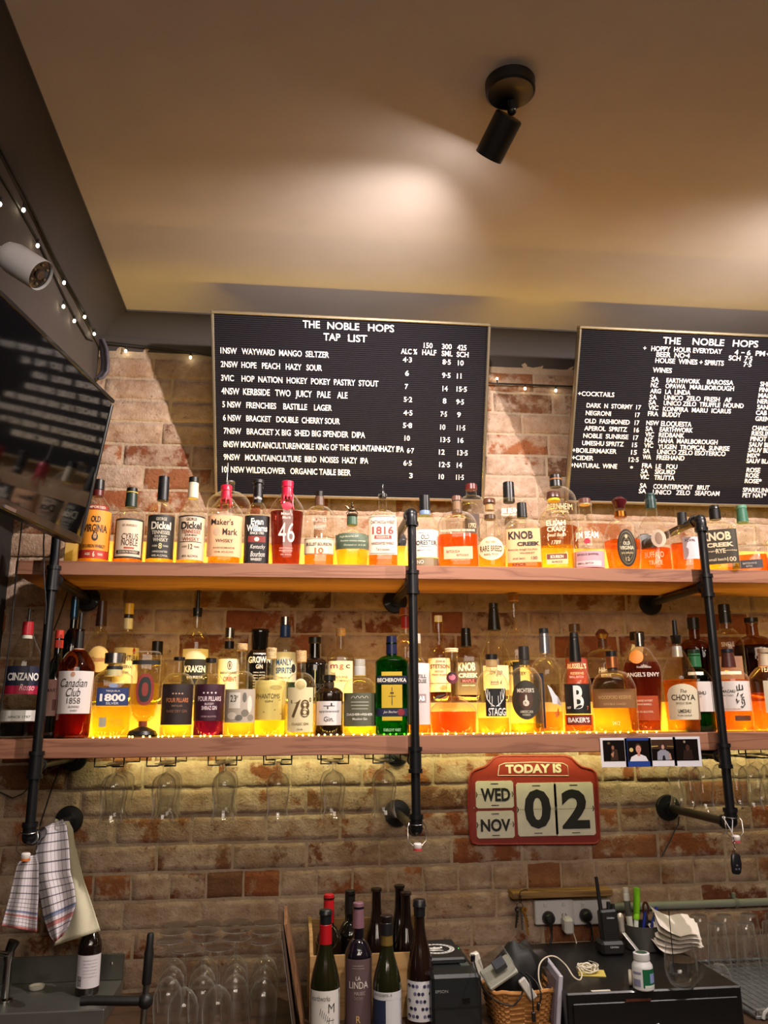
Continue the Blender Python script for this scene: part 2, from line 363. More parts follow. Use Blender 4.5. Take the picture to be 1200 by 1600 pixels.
def bracket(x, topz, lab, screw):
    t = thing('pipe_bracket', lab, 'shelf bracket', (x, PY, 1.40), 0, 'black pipe brackets holding the shelves')
    L = lambda z: z-1.40
    b = MB(); b.cyl((0, 0, 0), (0, 0, L(topz)), PR, PM); b.build('pole', t)
    zs = {'arm_top': topz, 'mid': UZ-.044-PR, 'low': LZ-.054-PR, 'foot': 1.405}
    fx = {'arm_top': x, 'mid': x, 'low': x, 'foot': x}
    for k, z in zs.items():
        y1 = .42 if k != 'arm_top' else .42
        m = MB(); m.cyl((0, 0, L(z)), (0, y1, L(z)), PR, PM); m.build('arm', t)
        f = MB(); flange(f, 0, 0); fo = f.build('flange', t); fo.location = (0, -PY, L(z))
        if k in ('arm_top', 'foot'):
            e = MB(); s = 1 if k == 'foot' else -1
            pts = [(0, 0, s*.042)]+[(0, .018-.018*math.cos(a), s*(.018-.018*math.sin(a))) for a in [i*math.pi/2/6 for i in range(7)]]+[(0, .04, 0)]
            e.tube(pts, PR+.0045, PM, 16); e.cyl((0, 0, s*.03), (0, 0, s*.042), PR+.0075, PM, seg=20); e.cyl((0, .03, 0), (0, .042, 0), PR+.0075, PM, seg=20); e.sph((0, 0.004, s*.004), PR+.006, PM)
            eo = e.build('elbow', t); eo.location = (0, 0, L(z))
        else:
            e = MB(); h = .036
            e.cyl((0, 0, -h), (0, 0, h), PR+.0045, PM, seg=20)
            for q in (-h, h-.011): e.cyl((0, 0, q), (0, 0, q+.011), PR+.0075, PM, seg=20)
            e.cyl((0, 0, 0), (0, .035, 0), PR+.0045, PM, seg=16); e.cyl((0, .026, 0), (0, .037, 0), PR+.0075, PM, seg=16)
            eo = e.build('tee_fitting', t); eo.location = (0, 0, L(z))
    return t
BX = (-.684, .369, 1.312)
bracket(BX[0], 2.33, 'black iron pipe bracket with tea towels over its lowest arm', 0)
bracket(BX[1], 2.33, 'black iron pipe bracket standing left of the red calendar', 0)
bracket(BX[2], 2.33, 'black iron pipe bracket with a key fob hanging from its foot', 0)
# ------------------------------------------------------------------ ceiling spotlights
def spotlight(base, end, lab, first=True):
    bx, by = base; t = thing('ceiling_spotlight', lab, 'spotlight', (bx, by, CZ), 0, 'black ceiling spotlights')
    SB = P('#0d0b0a', .45, coat=.1)
    m = MB(); m.lathe([(.0, -.030), (.052, -.030), (.057, -.026), (.058, 0)], SB, seg=40); m.build('ceiling_base', t)
    e = Vector(end)-Vector((bx, by, CZ)); j = Vector((.012, .035, -.045)); d = (e-j).normalized(); a0 = j+d*.012
    m = MB(); m.cyl((.006, .018, -.028), j, .009, SB, seg=12); m.sph(j, .011, SB); m.sph(j+Vector((.004, -.010, -.004)), .004, P('#c8c8c8', .2, 1.)); m.build('swivel_joint', t)
    R = d.to_track_quat('Z', 'Y').to_matrix(); Lb = (e-a0).length; r = .0345
    m = MB(); m.lathe([(0, 0), (r-.003, 0), (r, .003), (r, Lb), (r-.003, Lb), (r-.003, Lb-.012), (0, Lb-.012)], SB, a0, 32, R); m.build('barrel', t)
    m = MB(); m.lathe([(0, Lb-.010), (r-.004, Lb-.010)], EM('#fff0e2', 14.), a0, 24, R); m.build('lamp_lens', t)
    p = Vector((bx, by, CZ))+a0+d*(Lb+.004)
    light('spotlight_beam', 'AREA', p, p+d, 1.2, SPOTC, shape='DISK', size=.05)
    light('spotlight_beam', 'SPOT', p+d*.004, p+d, 134.0, SPOTC, spot_size=math.radians(129), spot_blend=1.0, shadow_soft_size=.016)
spotlight((.483, -1.317), (.456, -1.200, 3.034), 'black cylinder spotlight on the ceiling above the left menu board')
spotlight((1.78, -1.317), (1.753, -1.200, 3.034), 'black cylinder spotlight on the ceiling beyond the right menu board')
# ------------------------------------------------------------------ letter boards
WHITE = P('#f2eef0', .45)
def letterboard(lab, TL, BLc, width, rows):
    TL, BLc = Vector(TL), Vector(BLc); ex = Vector((1, 0, 0)); ey = (TL-BLc); H = ey.length; ey.normalize(); ez = ex.cross(ey)   # out of the board, toward the viewer
    t = thing('letter_board', lab, 'menu board', BLc, 0, 'black letter boards with white letters')
    M3 = Matrix((ex, ey, ez)).transposed()
    def Lp(x, y, d): return M3 @ Vector((x, y, d))
    felt, nt, N, Lk = newmat('ribbed_felt'); o = N('ShaderNodeOutputMaterial'); b = N('ShaderNodeBsdfPrincipled'); Lk(b.outputs[0], o.inputs[0]); b.inputs['Base Color'].default_value = (*lin('#120d16'), 1); b.inputs['Roughness'].default_value = .8; b.inputs['Specular IOR Level'].default_value = .3
    g = MB(); nr = int(H/.0068); V = []; F = []
    for i in range(nr):
        y0, y1 = H*i/nr, H*(i+1)/nr
        for yy, dd in ((y0, .010), (y0+(y1-y0)*.2, .0125), (y0+(y1-y0)*.8, .0125), (y1, .010)):
            V += [Lp(.008, yy, dd), Lp(width-.008, yy, dd)]
    F = [(2*i, 2*i+1, 2*i+3, 2*i+2) for i in range(len(V)//2-1)]
    g.add(V, F, felt); g.add([Lp(x, y, -.008) for x, y in ((0, 0), (0, H), (width, H), (width, 0))], [(0, 1, 2, 3)], P('#2a2420', .8)); g.build('felt_panel', t, smooth=False)
    fm = P('#b7a98f', .3, .85); f = MB(); w = .010
    for (x0, x1, y0, y1) in ((0, width, 0, w), (0, width, H-w, H), (0, w, w, H-w), (width-w, width, w, H-w)):
        f.box(Lp((x0+x1)/2, (y0+y1)/2, .006), (x1-x0, y1-y0, .026), fm, rot=M3, bev=.0025)
    f.build('frame', t, smooth=False)
    n = ez; P0 = BLc+ez*.0135
    def local(px, py):
        v = FW+RT*((px-600)/FPX)-UP*((py-800)/FPX); s = (P0-CAM).dot(n)/v.dot(n); q = CAM+v*s-BLc; return q.dot(ex), q.dot(ey)
    for (txt, x0, x1, y0, y1, hp) in rows:
        a = local(x0, y0); c = local(x1, y1); up = local((x0+x1)/2, (y0+y1)/2-hp/2); dn = local((x0+x1)/2, (y0+y1)/2+hp/2)
        cx, cy = (a[0]+c[0])/2, (a[1]+c[1])/2; w_ = abs(c[0]-a[0]); h_ = up[1]-dn[1]
        m = MB(); tt = txt
        solid_text(m, tt, lambda x, y, d: Lp(cx+x, cy+y, .0126+d), w_, h_, .0022, WHITE, bold=.016); m.build('lettering', t, smooth=False)
    return t
D = '\u00b7'
rows1 = [('THE', 479.5, 506.5, 503, 503.6, 11.5), ('NOBLE', 518, 568, 504.2, 505.6, 11.5), ('HOPS', 581.6, 622.4, 506, 507, 11.5), ('TAP', 511.5, 538, 522, 522.6, 11.5), ('LIST', 550, 580, 523, 524, 11.5), ('150', 668, 682, 532, 532, 8.5), ('300', 696.6, 712, 533, 533, 8.5), ('425', 720.6, 735, 534, 534, 8.5),
 ('ALC %', 632.4, 657.6, 541.5, 542.5, 8.5), ('HALF', 665.6, 687.6, 542.6, 543, 8.5), ('SML', 696, 713, 543.6, 544, 8.5), ('SCH', 719.4, 738, 544.5, 545, 8.5)]
for tx, x0, x1, a, b in (('1NSW   WAYWARD  MANGO  SELTZER', 350, 519.4, 546.2, 551.3), ('2NSW  HOPE   PEACH   HAZY   SOUR', 350, 508, 567.6, 572), ('3VIC    HOP  NATION  HOKEY  POKEY  PASTRY  STOUT', 350, 595.6, 588.5, 595), ('4NSW  KERBSIDE   TWO   JUICY   PALE    ALE', 350, 547, 609.3, 614), ('5 NSW   FRENCHIES    BASTILLE    LAGER', 351, 522, 630, 634.5), ('6 NSW   BRACKET   DOUBLE  CHERRY SOUR', 351.5, 534, 650.8, 655), ('7NSW   BRACKET X BIG  SHED BIG SPENDER  DIPA', 352, 573, 671, 676), ('8NSW MOUNTAINCULTURE/NOBLE KING OF THE MOUNTAINHAZY IPA', 351, 633, 691, 697.5), ('9NSW   MOUNTAINCULTURE  BIRD  NOISES  HAZY  IPA', 351, 577, 711.5, 716.5), ('10  NSW WILDFLOWER   ORGANIC TABLE BEER', 348, 549, 731.5, 735)):
    rows1.append((tx, x0, x1, a, b, 9.6))
for tx, x0, x1, y in (('4.3', 635, 649, 555), ('6', 638, 644, 576), ('7', 637, 642, 597), ('5.2', 635, 648, 617), ('4.5', 634, 648, 638), ('5.8', 632.6, 647, 657.6), ('10', 634.6, 643, 677.6), ('6.7', 638, 649, 697), ('6.5', 632, 645, 716.6), ('3', 640.6, 646, 736),
  ('8.5', 697, 710, 557), ('9.5', 696, 709, 578), ('14', 696, 704, 598.6), ('8', 696, 701.5, 618), ('7.5', 692, 702, 638.6), ('10', 691, 699, 659), ('13.5', 691, 706, 678.6), ('12', 688, 697, 698), ('12.5', 688, 705, 717.6), ('10', 687, 695, 736.6),
  ('10', 721, 730, 558), ('11', 719, 726, 578.6), ('15.5', 718, 734, 599), ('9.5', 717, 729, 619), ('9', 718, 723.5, 639), ('11.5', 717, 730, 659.6), ('16', 718, 727, 679), ('13.5', 717, 733, 698.6), ('14', 715.6, 723.6, 718), ('11.5', 714, 726, 737)):
    rows1.append((tx.replace('.', D), x0, x1, y, y, 8.2))
letterboard('black ribbed letter board with ten numbered lines and a column of prices', (-.285, -.312, 3.052), (-.270, -.05, 2.476), .961, rows1)
rz = [('THE', 625, 723, 146, 149, 38), ('NOBLE', 788, 962, 151, 157, 38), ('HOPS', 1010, 1150, 159, 164, 38), ('+', 515, 533, 188, 188, 18), ('HOPPY  HOUR EVERYDAY', 560, 950, 190, 206, 28), ('4', 1020, 1040, 209, 210, 28), ('-', 1057, 1074, 211, 211, 6), ('6', 1087, 1108, 211, 212, 28), ('PM', 1136, 1187, 214, 216, 28), ('+', 1196, 1215, 217, 218, 20), ('BEER  NO'+D+'4', 588, 772, 222, 230, 28), ('SCH  7'+D+'5', 987, 1117, 240, 245, 28), ('HOUSE  WINES + SPIRITS', 582, 960, 257, 269, 28), ('7'+D+'5', 1068, 1112, 275, 276, 28), ('WINES', 568, 673, 308, 312, 28)]
for tx, a, b, y, y2 in (('SA', 560, 602, 361, 362), ('EARTHWORK', 643, 828, 366, 371), ('BAROSSA', 866, 1012, 373, 378), ('NZ', 557, 598, 391, 392), ('OPAWA', 637, 748, 396, 400), ('MARLBOROUGH', 772, 1015, 401, 410), ('ARG', 553, 612, 424, 426), ('LA  LINDA', 636, 775, 428, 433), ('SA', 550, 590, 457, 458), ('UNICO  ZELO  FRESH   AF', 630, 1000, 460, 472), ('SA', 545, 586, 487, 488), ('UNICO ZELO  TRUFFLE  HOUND', 627, 1068, 491, 504), ('VIC', 543, 597, 516, 518), ('KONPIRA  MARU  ICARUS', 623, 998, 523, 535), ('FRA', 540, 597, 549, 551), ('BUDDY', 620, 722, 553, 556), ('NSW', 531, 600, 600, 602), ('ELOQUESTA', 612, 780, 603, 609), ('SA', 527, 567, 632, 633), ('EARTHWORK', 605, 787, 635, 641), ('VIC', 524, 572, 663, 665), ('REDBANK', 600, 740, 666, 670), ('NZ', 523, 566, 694, 695), ('HAHA  MARLBOROUGH', 597, 923, 697, 706), ('VIC', 518, 568, 724, 726), ('YUGEN  TROPICAL  SUNRISE', 595, 988, 729, 742), ('SA', 513, 550, 755, 756), ('UNICO ZELO ESOTERICO', 590, 967, 759, 770), ('WA', 510, 556, 788, 789), ('FREEHAND', 587, 740, 790, 795), ('FRA', 506, 562, 836, 837), ('LE   FOU', 582, 700, 839, 843), ('SA', 500, 540, 867, 868), ('SIGURD', 577, 688, 869, 872), ('VIC', 495, 543, 897, 899), ('TRUTTA', 573, 685, 901, 904), ('SA', 494, 532, 946, 947), ('COUNTERPOINT   BRUT', 568, 877, 949, 958), ('SA', 487, 528, 976, 977), ('UNICO   ZELO   SEAFOAM', 565, 932, 979, 991),
  ('+COCKTAILS', 155, 355, 440, 447), ('DARK  N  STORMY', 202, 455, 504, 514), ('17', 475, 502, 515, 516), ('NEGRONI', 197, 336, 547, 551), ('17', 470, 495, 557, 558), ('OLD  FASHIONED', 191, 439, 591, 598), ('17', 467, 492, 600, 601), ('APEROL  SPRITZ', 189, 424, 631, 638), ('16', 463, 490, 640, 641), ('NOBLE  SUNRISE', 183, 431, 671, 680), ('17', 459, 486, 682, 683), ('UMESHU SPRITZ', 176, 405, 713, 719), ('15', 452, 480, 722, 723), ('+BOILERMAKER', 122, 366, 752, 760), ('15', 446, 478, 763, 764), ('+CIDER', 120, 238, 793, 797), ('12'+D+'5', 433, 488, 803, 804), ('+NATURAL  WINE', 114, 368, 835, 841),
  ('SHIRAZ', 1160, 1270, 383, 387), ('PINOT  NOIR', 1155, 1330, 414, 420), ('MALBEC', 1150, 1275, 446, 451), ('NERO', 1145, 1225, 478, 481), ('SANGIOVESE', 1143, 1325, 510, 516), ('CAB', 1136, 1196, 541, 543), ('GRENACHE', 1133, 1290, 574, 579), ('CHARDONNAY', 1116, 1305, 625, 632), ('RIESLING', 1112, 1240, 655, 659), ('PINOT GRIS', 1105, 1265, 685, 690), ('SAUV BLANC', 1098, 1275, 716, 722), ('SAUV BLANC', 1093, 1270, 746, 752), ('MIX*', 1088, 1155, 776, 778), ('SAUV BLANC', 1083, 1260, 806, 812), ('ROSE', 1083, 1158, 857, 859), ('ROSE', 1078, 1150, 887, 889), ('ROSE*', 1073, 1165, 917, 919), ('SPARKLING', 1062, 1215, 966, 971), ('PET NAT*', 1060, 1190, 995, 998)):
    rz.append((tx, a, b, y, y2, 26))
rz.append(('*', 440, 456, 846, 846, 16))
letterboard('black ribbed letter board with a cocktail list beside columns of wines', (.996, -.312, 3.060), (.999, -.05, 2.480), .961, [(t_, 860+a/3.529, 860+b/3.529, 490+y/3.529, 490+y2/3.529, h/3.529) for t_, a, b, y, y2, h in rz])
PLACED = []
# ------------------------------------------------------------------ bottles
def prof_fn(sh):
    rb, hs, he, rn, ht, n, k, dr, nb = sh
    def r(t):
        if t <= hs:
            q = rb+(1-rb)*(t/hs)
            if t < .03: q *= 1-.10*(1-t/.03)**2
            return q
        if t <= he:
            u = (t-hs)/(he-hs)
            el = math.sqrt(max(0, 1-u*u)); co = .5+.5*math.cos(math.pi*u)
            return rn+(1-rn)*(k*el+(1-k)*co)
        return rn*(1-nb*(t-he)/max(1e-3, ht-he))
    def nn(t):
        if t <= hs: return n
        if t >= he: return 2.
        return n+(2-n)*((t-hs)/(he-hs))**.7
    def dd(t):
        if t <= hs: return dr
        if t >= he: return 1.
        return dr+(1-dr)*((t-hs)/(he-hs))
    return r, nn, dd
# shape presets: (base ratio, shoulder start, neck start, neck ratio, glass top, squareness, convexity, depth ratio, neck taper)
def SH(hs=.55, he=.74, rn=.33, ht=.94, n=2., k=.45, dr=1., rb=1., nb=.08): return (rb, hs, he, rn, ht, n, k, dr, nb)
def bottle(kind, label, group, px0, px1, ytop, ym, Y, zb, sh, glass='#fbfaf0', liquid=None, fill=.4, tops=(), labels=(), cat='bottle', ro=0., opaque=None, solid=.3, zt=None, extra=None, lean=0.):
    a, b = at(px0, ym, Y), at(px1, ym, Y); xc = (a.x+b.x)/2; R = (b.x-a.x)/2
    H = (zt if zt else at((px0+px1)/2, ytop, Y).z)-zb
    t = thing(kind, label, cat, (xc, Y, zb), math.atan2(-xc, Y+CD)+ro, group)
    PLACED.append([t, R, R*sh[7], zb])
    if lean: t.rotation_euler.y = lean
    r, nn, dd = prof_fn(sh); ht = sh[4]
    ts = [0, .012, .03]+[.03+(sh[1]-.03)*i/4 for i in range(1, 5)]+[sh[1]+(sh[2]-sh[1])*(i/9) for i in range(1, 10)]+[sh[2]+(ht-sh[2])*i/3 for i in range(1, 4)]
    gm = P(opaque, .08, coat=.6, spec=.6) if opaque else GL(glass)
    seg = 32
    pr = [(R*r(q), H*q, nn(q), dd(q)) for q in ts]
    lip = ht-.018
    pr = [p for p in pr if p[1] <= H*(lip-.004)]+[(R*r(lip), H*lip, 2, 1), (R*r(lip)*1.14, H*(lip+.003), 2, 1), (R*r(lip)*1.14, H*ht, 2, 1), (R*r(lip)*.85, H*ht, 2, 1)]
    m = MB(); m.lathe([(0, H*.004, pr[0][2], pr[0][3])]+pr, gm, seg=seg); m.build('glass_body', t)
    if liquid:
        q = [.022, .03]+[x for x in ts if .03 < x < fill]+[fill]
        m = MB(); pl = [(max(R*r(x)-.0022, .002)*.985, H*x, nn(x), dd(x)) for x in q]
        m.lathe([(0, H*.022, pl[0][2], pl[0][3])]+pl+[(0, H*fill, pl[-1][2], pl[-1][3])], LQ(liquid, solid), seg=seg); m.build('liquid', t)
    for tp in tops:
        nm, z0, z1, r0, r1, col = tp[:6]; rough = tp[6] if len(tp) > 6 else .35; met = tp[7] if len(tp) > 7 else 0.
        m = MB(); h = (z1-z0)*H; e = min(.0012, h*.2); ra, rb_ = r0*R, r1*R
        mt = GL(col[1:], .5) if col.startswith('g#') else (WOOD(col[1:], '#8a6a45', 30.) if col.startswith('w#') else P(col, rough, met))
        m.lathe([(0, 0), (ra-e, 0), (ra, e), (rb_, h-e), (rb_-e, h), (0, h)], mt, (0, 0, z0*H), 24); m.build(nm, t)
    def surf(x, z, off):
        q = min(max(z/H, 0), 1); rr = R*r(q); n_, d_ = nn(q), dd(q)
        u = min(abs(x)/rr, .992); return Vector((x, -(rr*d_*(1-u**n_)**(1/n_))-off, z))
    for Ld in labels:
        z0, z1, w, col = Ld['z0']*H, Ld['z1']*H, Ld.get('w', .9)*R*2, Ld.get('col')
        cx = Ld.get('cx', 0)*R; m = MB(); h = z1-z0; zc = (z0+z1)/2; nm = Ld.get('name', 'label'); of = Ld.get('off', .0006)
        def pt(u, v, off): return surf(cx+u*w/2, z0+v*h, off)
        def patch(u0, u1, v0, v1, off, mat, shp='r', bow=0.):
            nx, nz_ = max(4, int(18*(u1-u0)/2)), max(1, int(8*(v1-v0)))
            V = []; F = []
            if shp == 'o':
                K = 36; V.append(pt((u0+u1)/2, (v0+v1)/2, off))
                for j in (1, 2, 3, 4):
                    for i in range(K):
                        an = 2*math.pi*i/K; V.append(pt((u0+u1)/2+(u1-u0)/2*j/4*math.cos(an), (v0+v1)/2+(v1-v0)/2*j/4*math.sin(an), off))
                for i in range(K): F.append((0, 1+i, 1+(i+1) % K))
                for j in range(3):
                    for i in range(K): F.append((1+j*K+i, 1+(j+1)*K+i, 1+(j+1)*K+(i+1) % K, 1+j*K+(i+1) % K))
            elif shp == 'd':
                nx = 2; V = [pt((u0+u1)/2, v0, off), pt(u1, (v0+v1)/2, off), pt((u0+u1)/2, v1, off), pt(u0, (v0+v1)/2, off), pt((u0+u1)/2, (v0+v1)/2, off)]; F = [(4, 0, 1), (4, 1, 2), (4, 2, 3), (4, 3, 0)]
            else:
                for j in range(nz_+1):
                    for i in range(nx+1):
                        u = u0+(u1-u0)*i/nx; v = v0+(v1-v0)*j/nz_
                        if shp == 'a' : v = v0+(v1-v0)*j/nz_*(.72+.28*math.sqrt(max(0, 1-((u-(u0+u1)/2)/((u1-u0)/2))**2)))
                        V.append(pt(u, v, off))
                for j in range(nz_):
                    for i in range(nx): a_ = j*(nx+1)+i; F.append((a_, a_+1, a_+nx+2, a_+nx+1))
            m.add(V, F, mat)
        if col: patch(-1, 1, 0, 1, of, GL(col[1:], .9, .2) if col.startswith('g#') else P(col, Ld.get('rough', .55)), Ld.get('shape', 'r'))
        for bd in Ld.get('bars', ()): patch(bd[0]-bd[2]/2, bd[0]+bd[2]/2, bd[1]-bd[3]/2, bd[1]+bd[3]/2, of+.0004, P(bd[4], .55), bd[5] if len(bd) > 5 else 'r')
        for tx in Ld.get('tx', ()):
            s_, u, v, tw, th, tc = tx[:6]; bo = tx[6] if len(tx) > 6 else .012; sr = tx[7] if len(tx) > 7 else 0.
            V, F = text(s_, bo, sr); m.add([pt(u+a_*tw, v+b_*th, of+.0010) for a_, b_ in V], F, P(tc, .5))
        if m.f: m.build(nm, t, smooth=True)
    if extra: extra(t, R, H, surf)
    return t
def lab(z0, z1, w, col, *tx, **k): return dict(z0=z0, z1=z1, w=w, col=col, tx=tx, **k)
GU = 'spirit bottles on the top shelf'; GLo = 'spirit bottles on the lower shelf'
YF_, YB_ = -.355, -.185
def up(kind, label, x0, x1, yt, sh, back=False, **k): return bottle(kind, label, GU, x0, x1, yt, 845 if not back else 820, YB_ if back else k.pop('Y', YF_), UZ+(RH if back else 0), sh, **k)
def lo(kind, label, x0, x1, yt, sh, back=False, **k): return bottle(kind, label, GLo, x0, x1, yt, 1105 if not back else 1045, YB_ if back else k.pop('Y', YF_), LZ+(RH if back else 0), sh, **k)
INK = '#1c1613'; CR = '#e6d3b6'; AMB_ = '#f07a18'
def pourer(z0, z1, col='#111111', bent=0.):
    def fn(t, R, H, surf):
        m = MB(); m.lathe([(0, 0), (.011, 0), (.012, .004), (.010, .010), (.011, .014), (.007, .026), (.004, .030), (.0038, (z1-z0)*H), (0, (z1-z0)*H)], P(col, .3), (0, 0, z0*H), 14); m.build('pour_spout', t)
    return fn
def thinspout(z0, z1):
    def fn(t, R, H, surf):
        m = MB(); m.cyl((0, 0, z0*H), (0, 0, z0*H+.012), .010, P('#1a1816', .4)); m.cyl((0, 0, z0*H+.010), (0.001, 0, z1*H), .0028, P('#9a9a98', .25, 1.), r2=.0022, seg=10); m.build('pour_spout', t)
    return fn
def wax(z0, z1, col, rn, seed=1, n=7, tail=.10):
    def fn(t, R, H, surf):
        rnd = random.Random(seed); m = MB(); r0 = rn*R; mt = P(col, .32, coat=.4)
        m.lathe([(r0*1.13, z0*H), (r0*1.16, (z0+.02)*H), (r0*1.08, (z0+(z1-z0)*.6)*H), (r0*1.2, (z0+(z1-z0)*.64)*H), (r0*1.2, z1*H-.002), (r0*1.1, z1*H), (0, z1*H)], mt, seg=24)
        for i in range(n):
            an = 2*math.pi*i/n+rnd.uniform(-.2, .2); l = rnd.uniform(.02, tail)*H; p0 = Vector((math.cos(an)*r0*1.06, math.sin(an)*r0*1.06, (z0+.02)*H)); k = 1.1 if l < .05*H else 1.25
            m.tube([p0, p0+Vector((0, 0, -l*.6)), Vector((math.cos(an)*r0*k, math.sin(an)*r0*k, (z0+.02)*H-l))], .0028, mt, 7); m.sph((math.cos(an)*r0*k, math.sin(an)*r0*k, (z0+.02)*H-l), .0032, mt, seg=8, rings=5)
        m.build('wax_seal', t)
    return fn
def antlers(t, R, H, surf):
    m = MB(); mt = P('#efeae0', .5)
    for sx in (-1, 1):
        c = [(.05, .34), (.30, .37), (.52, .43), (.60, .52), (.56, .58)]
        m.tube([surf(R*(.15+sx*a*.95), H*b, .0016) for a, b in c], .0014, mt, 5)
        for (a, b, a2, b2) in ((.22, .36, .20, .47), (.38, .39, .36, .52), (.52, .43, .46, .55), (.12, .345, .30, .345)):
            m.tube([surf(R*(.15+sx*a*.95), H*b, .0016), surf(R*(.15+sx*(a+a2)/2*.9), H*(b+b2)/2, .0016), surf(R*(.15+sx*a2*.95), H*b2, .0016)], .0010, mt, 5)
    m.build('antler_print', t)
# ---- top shelf, front and back rows, from the television rightward
up('whiskey_bottle', 'bourbon bottle with an orange label, red base band and small bearded figure', 123, 172, 750, SH(.60, .80, .34, .93, k=.35), liquid='#f59a2a', fill=.20,
   tops=[('neck_sleeve', .80, .875, .37, .36, '#5c1a16'), ('cap', .875, 1., .37, .36, '#17120f')],
   labels=[lab(.04, .60, .94, '#f0982c', ('OLD', 0, .81, .62, .13, '#2a1408', .03), ('VIRGINIA', 0, .62, 1.55, .16, '#2a1408', .02), ('BOURBON WHISKEY', 0, .25, 1.45, .07, '#2a1408'), ('6', 0, .085, .14, .11, '#f7e6c8'), ('AGED', -.4, .085, .35, .05, '#f7e6c8'), ('YEARS', .42, .085, .35, .05, '#f7e6c8'), bars=[(0, .085, 2, .17, '#b8321e'), (0, .44, .42, .17, '#3a1c0c', 'o'), (0, .46, .22, .12, '#caa070', 'o'), (0, .51, .26, .05, '#2a1408')]),
           lab(.605, .665, .72, '#8e2a1c', ('IMPORTED', 0, .5, 1.5, .5, '#f0dcc0'))])
up('whiskey_bottle', 'round shouldered bourbon bottle with a cream label and dark green neck sleeve', 177, 225, 763, SH(.60, .74, .36, .94, k=.75), liquid='#e0641c', fill=.40,
   tops=[('neck_sleeve', .745, .93, .40, .37, '#233328'), ('neck_band', .93, .945, .40, .40, '#c9b45a'), ('cap', .945, 1., .36, .36, '#12110f')],
   labels=[lab(.05, .56, .90, '#2b2a22', rough=.6), lab(.075, .535, .82, '#e2c9ac', ('CYRUS', .08, .55, 1.25, .17, '#4a2416', .0), ('NOBLE', .08, .38, 1.25, .17, '#4a2416', .0), ('EST. FRANCISCO', 0, .86, 1.1, .06, '#7a5a40'), ('BOURBON WHISKEY', 0, .12, 1.5, .06, '#e2c9ac'), off=.001, bars=[(0, .12, 1.8, .1, '#3a241a'), (0.05, .23, .8, .05, '#b0503a')])])
up('whiskey_bottle', 'whisky bottle with a charcoal label and a tall black neck seal', 228, 273, 745, SH(.52, .70, .38, .94, k=.7), liquid='#f2a428', fill=.10,
   tops=[('cap', .72, 1., .40, .38, '#0f1013')],
   labels=[lab(.05, .53, .92, '#26241f', ('GEORGE', 0, .90, .8, .07, '#d8cdb4'), ('Dickel', 0, .75, 1.45, .18, '#e6dcc4', .03), ('TENNESSEE', 0, .59, 1.35, .085, '#d8cdb4'), ('SOUR MASH', 0, .50, .9, .05, '#d8cdb4'), ('WHISKY', 0, .42, 1.1, .085, '#d8cdb4'), ('8', 0, .28, .25, .13, '#e0cf8c'), ('AGED         YEARS', 0, .28, 1.2, .04, '#d8cdb4'), ('HANDCRAFTED', 0, .15, 1.1, .045, '#d8cdb4'), ('40% ALC/VOL', 0, .06, 1.2, .045, '#d8cdb4'))])
up('whiskey_bottle', 'whisky bottle with a pale label and white paper strip over its cap', 276, 320, 746, SH(.52, .70, .37, .93, k=.55), liquid='#f2a030', fill=.20,
   tops=[('neck_strip', .755, .935, .39, .37, '#d8cbb0'), ('cap', .935, 1., .36, .36, '#14110f')],
   labels=[lab(.04, .53, .94, '#e3c6a6', ('GEORGE', 0, .91, .8, .07, INK), ('Dickel', 0, .77, 1.5, .17, INK, .03), ('TENNESSEE', 0, .63, 1.4, .085, '#8a3a24'), ('SOUR MASH', 0, .55, .9, .05, INK), ('WHISKY', 0, .46, 1.25, .085, '#8a3a24'), ('12', 0, .29, .3, .11, INK), ('AGED            YEARS', 0, .29, 1.3, .04, INK), ('45% ALC/VOL', 0, .08, 1.2, .05, INK), bars=[(0, .985, 2, .03, INK), (-.0, .40, 1.6, .015, INK)])])
up('whiskey_bottle', 'wide clear fluted bottle behind the first red wax bottle', 322, 391, 752, SH(.60, .83, .22, .97, k=.95, rb=.85), back=True, glass='#f4f0e6', tops=[('cap', .97, 1., .24, .24, '#4a423a')], labels=[lab(.1, .5, .5, None)])
up('whiskey_bottle', 'red wax topped whisky bottle with a cream label and thin steel pour spout', 322, 379, 757, SH(.60, .84, .27, .90, n=3., k=.35, dr=.72, rb=.88), liquid='#f08018', fill=.18, extra=lambda t, R, H, s: (wax(.80, .985, '#c01838', .27, 3, tail=.12)(t, R, H, s), thinspout(.98, 1.27)(t, R, H, s)),
   labels=[lab(.09, .58, .95, '#f0b98a', ("Maker's", -.15, .84, 1.25, .15, '#2a1a10', .01), ('Mark', .3, .60, .85, .16, '#2a1a10', .01), ('WHISKY', 0, .38, 1.0, .085, '#5a3420'), ('HANDMADE', 0, .21, 1.2, .04, '#7a5a40'), ('750 ML  45% ALC/VOL', 0, .11, 1.1, .04, '#7a5a40'), bars=[(-.45, .60, .34, .2, '#c8a888', 'o')])])
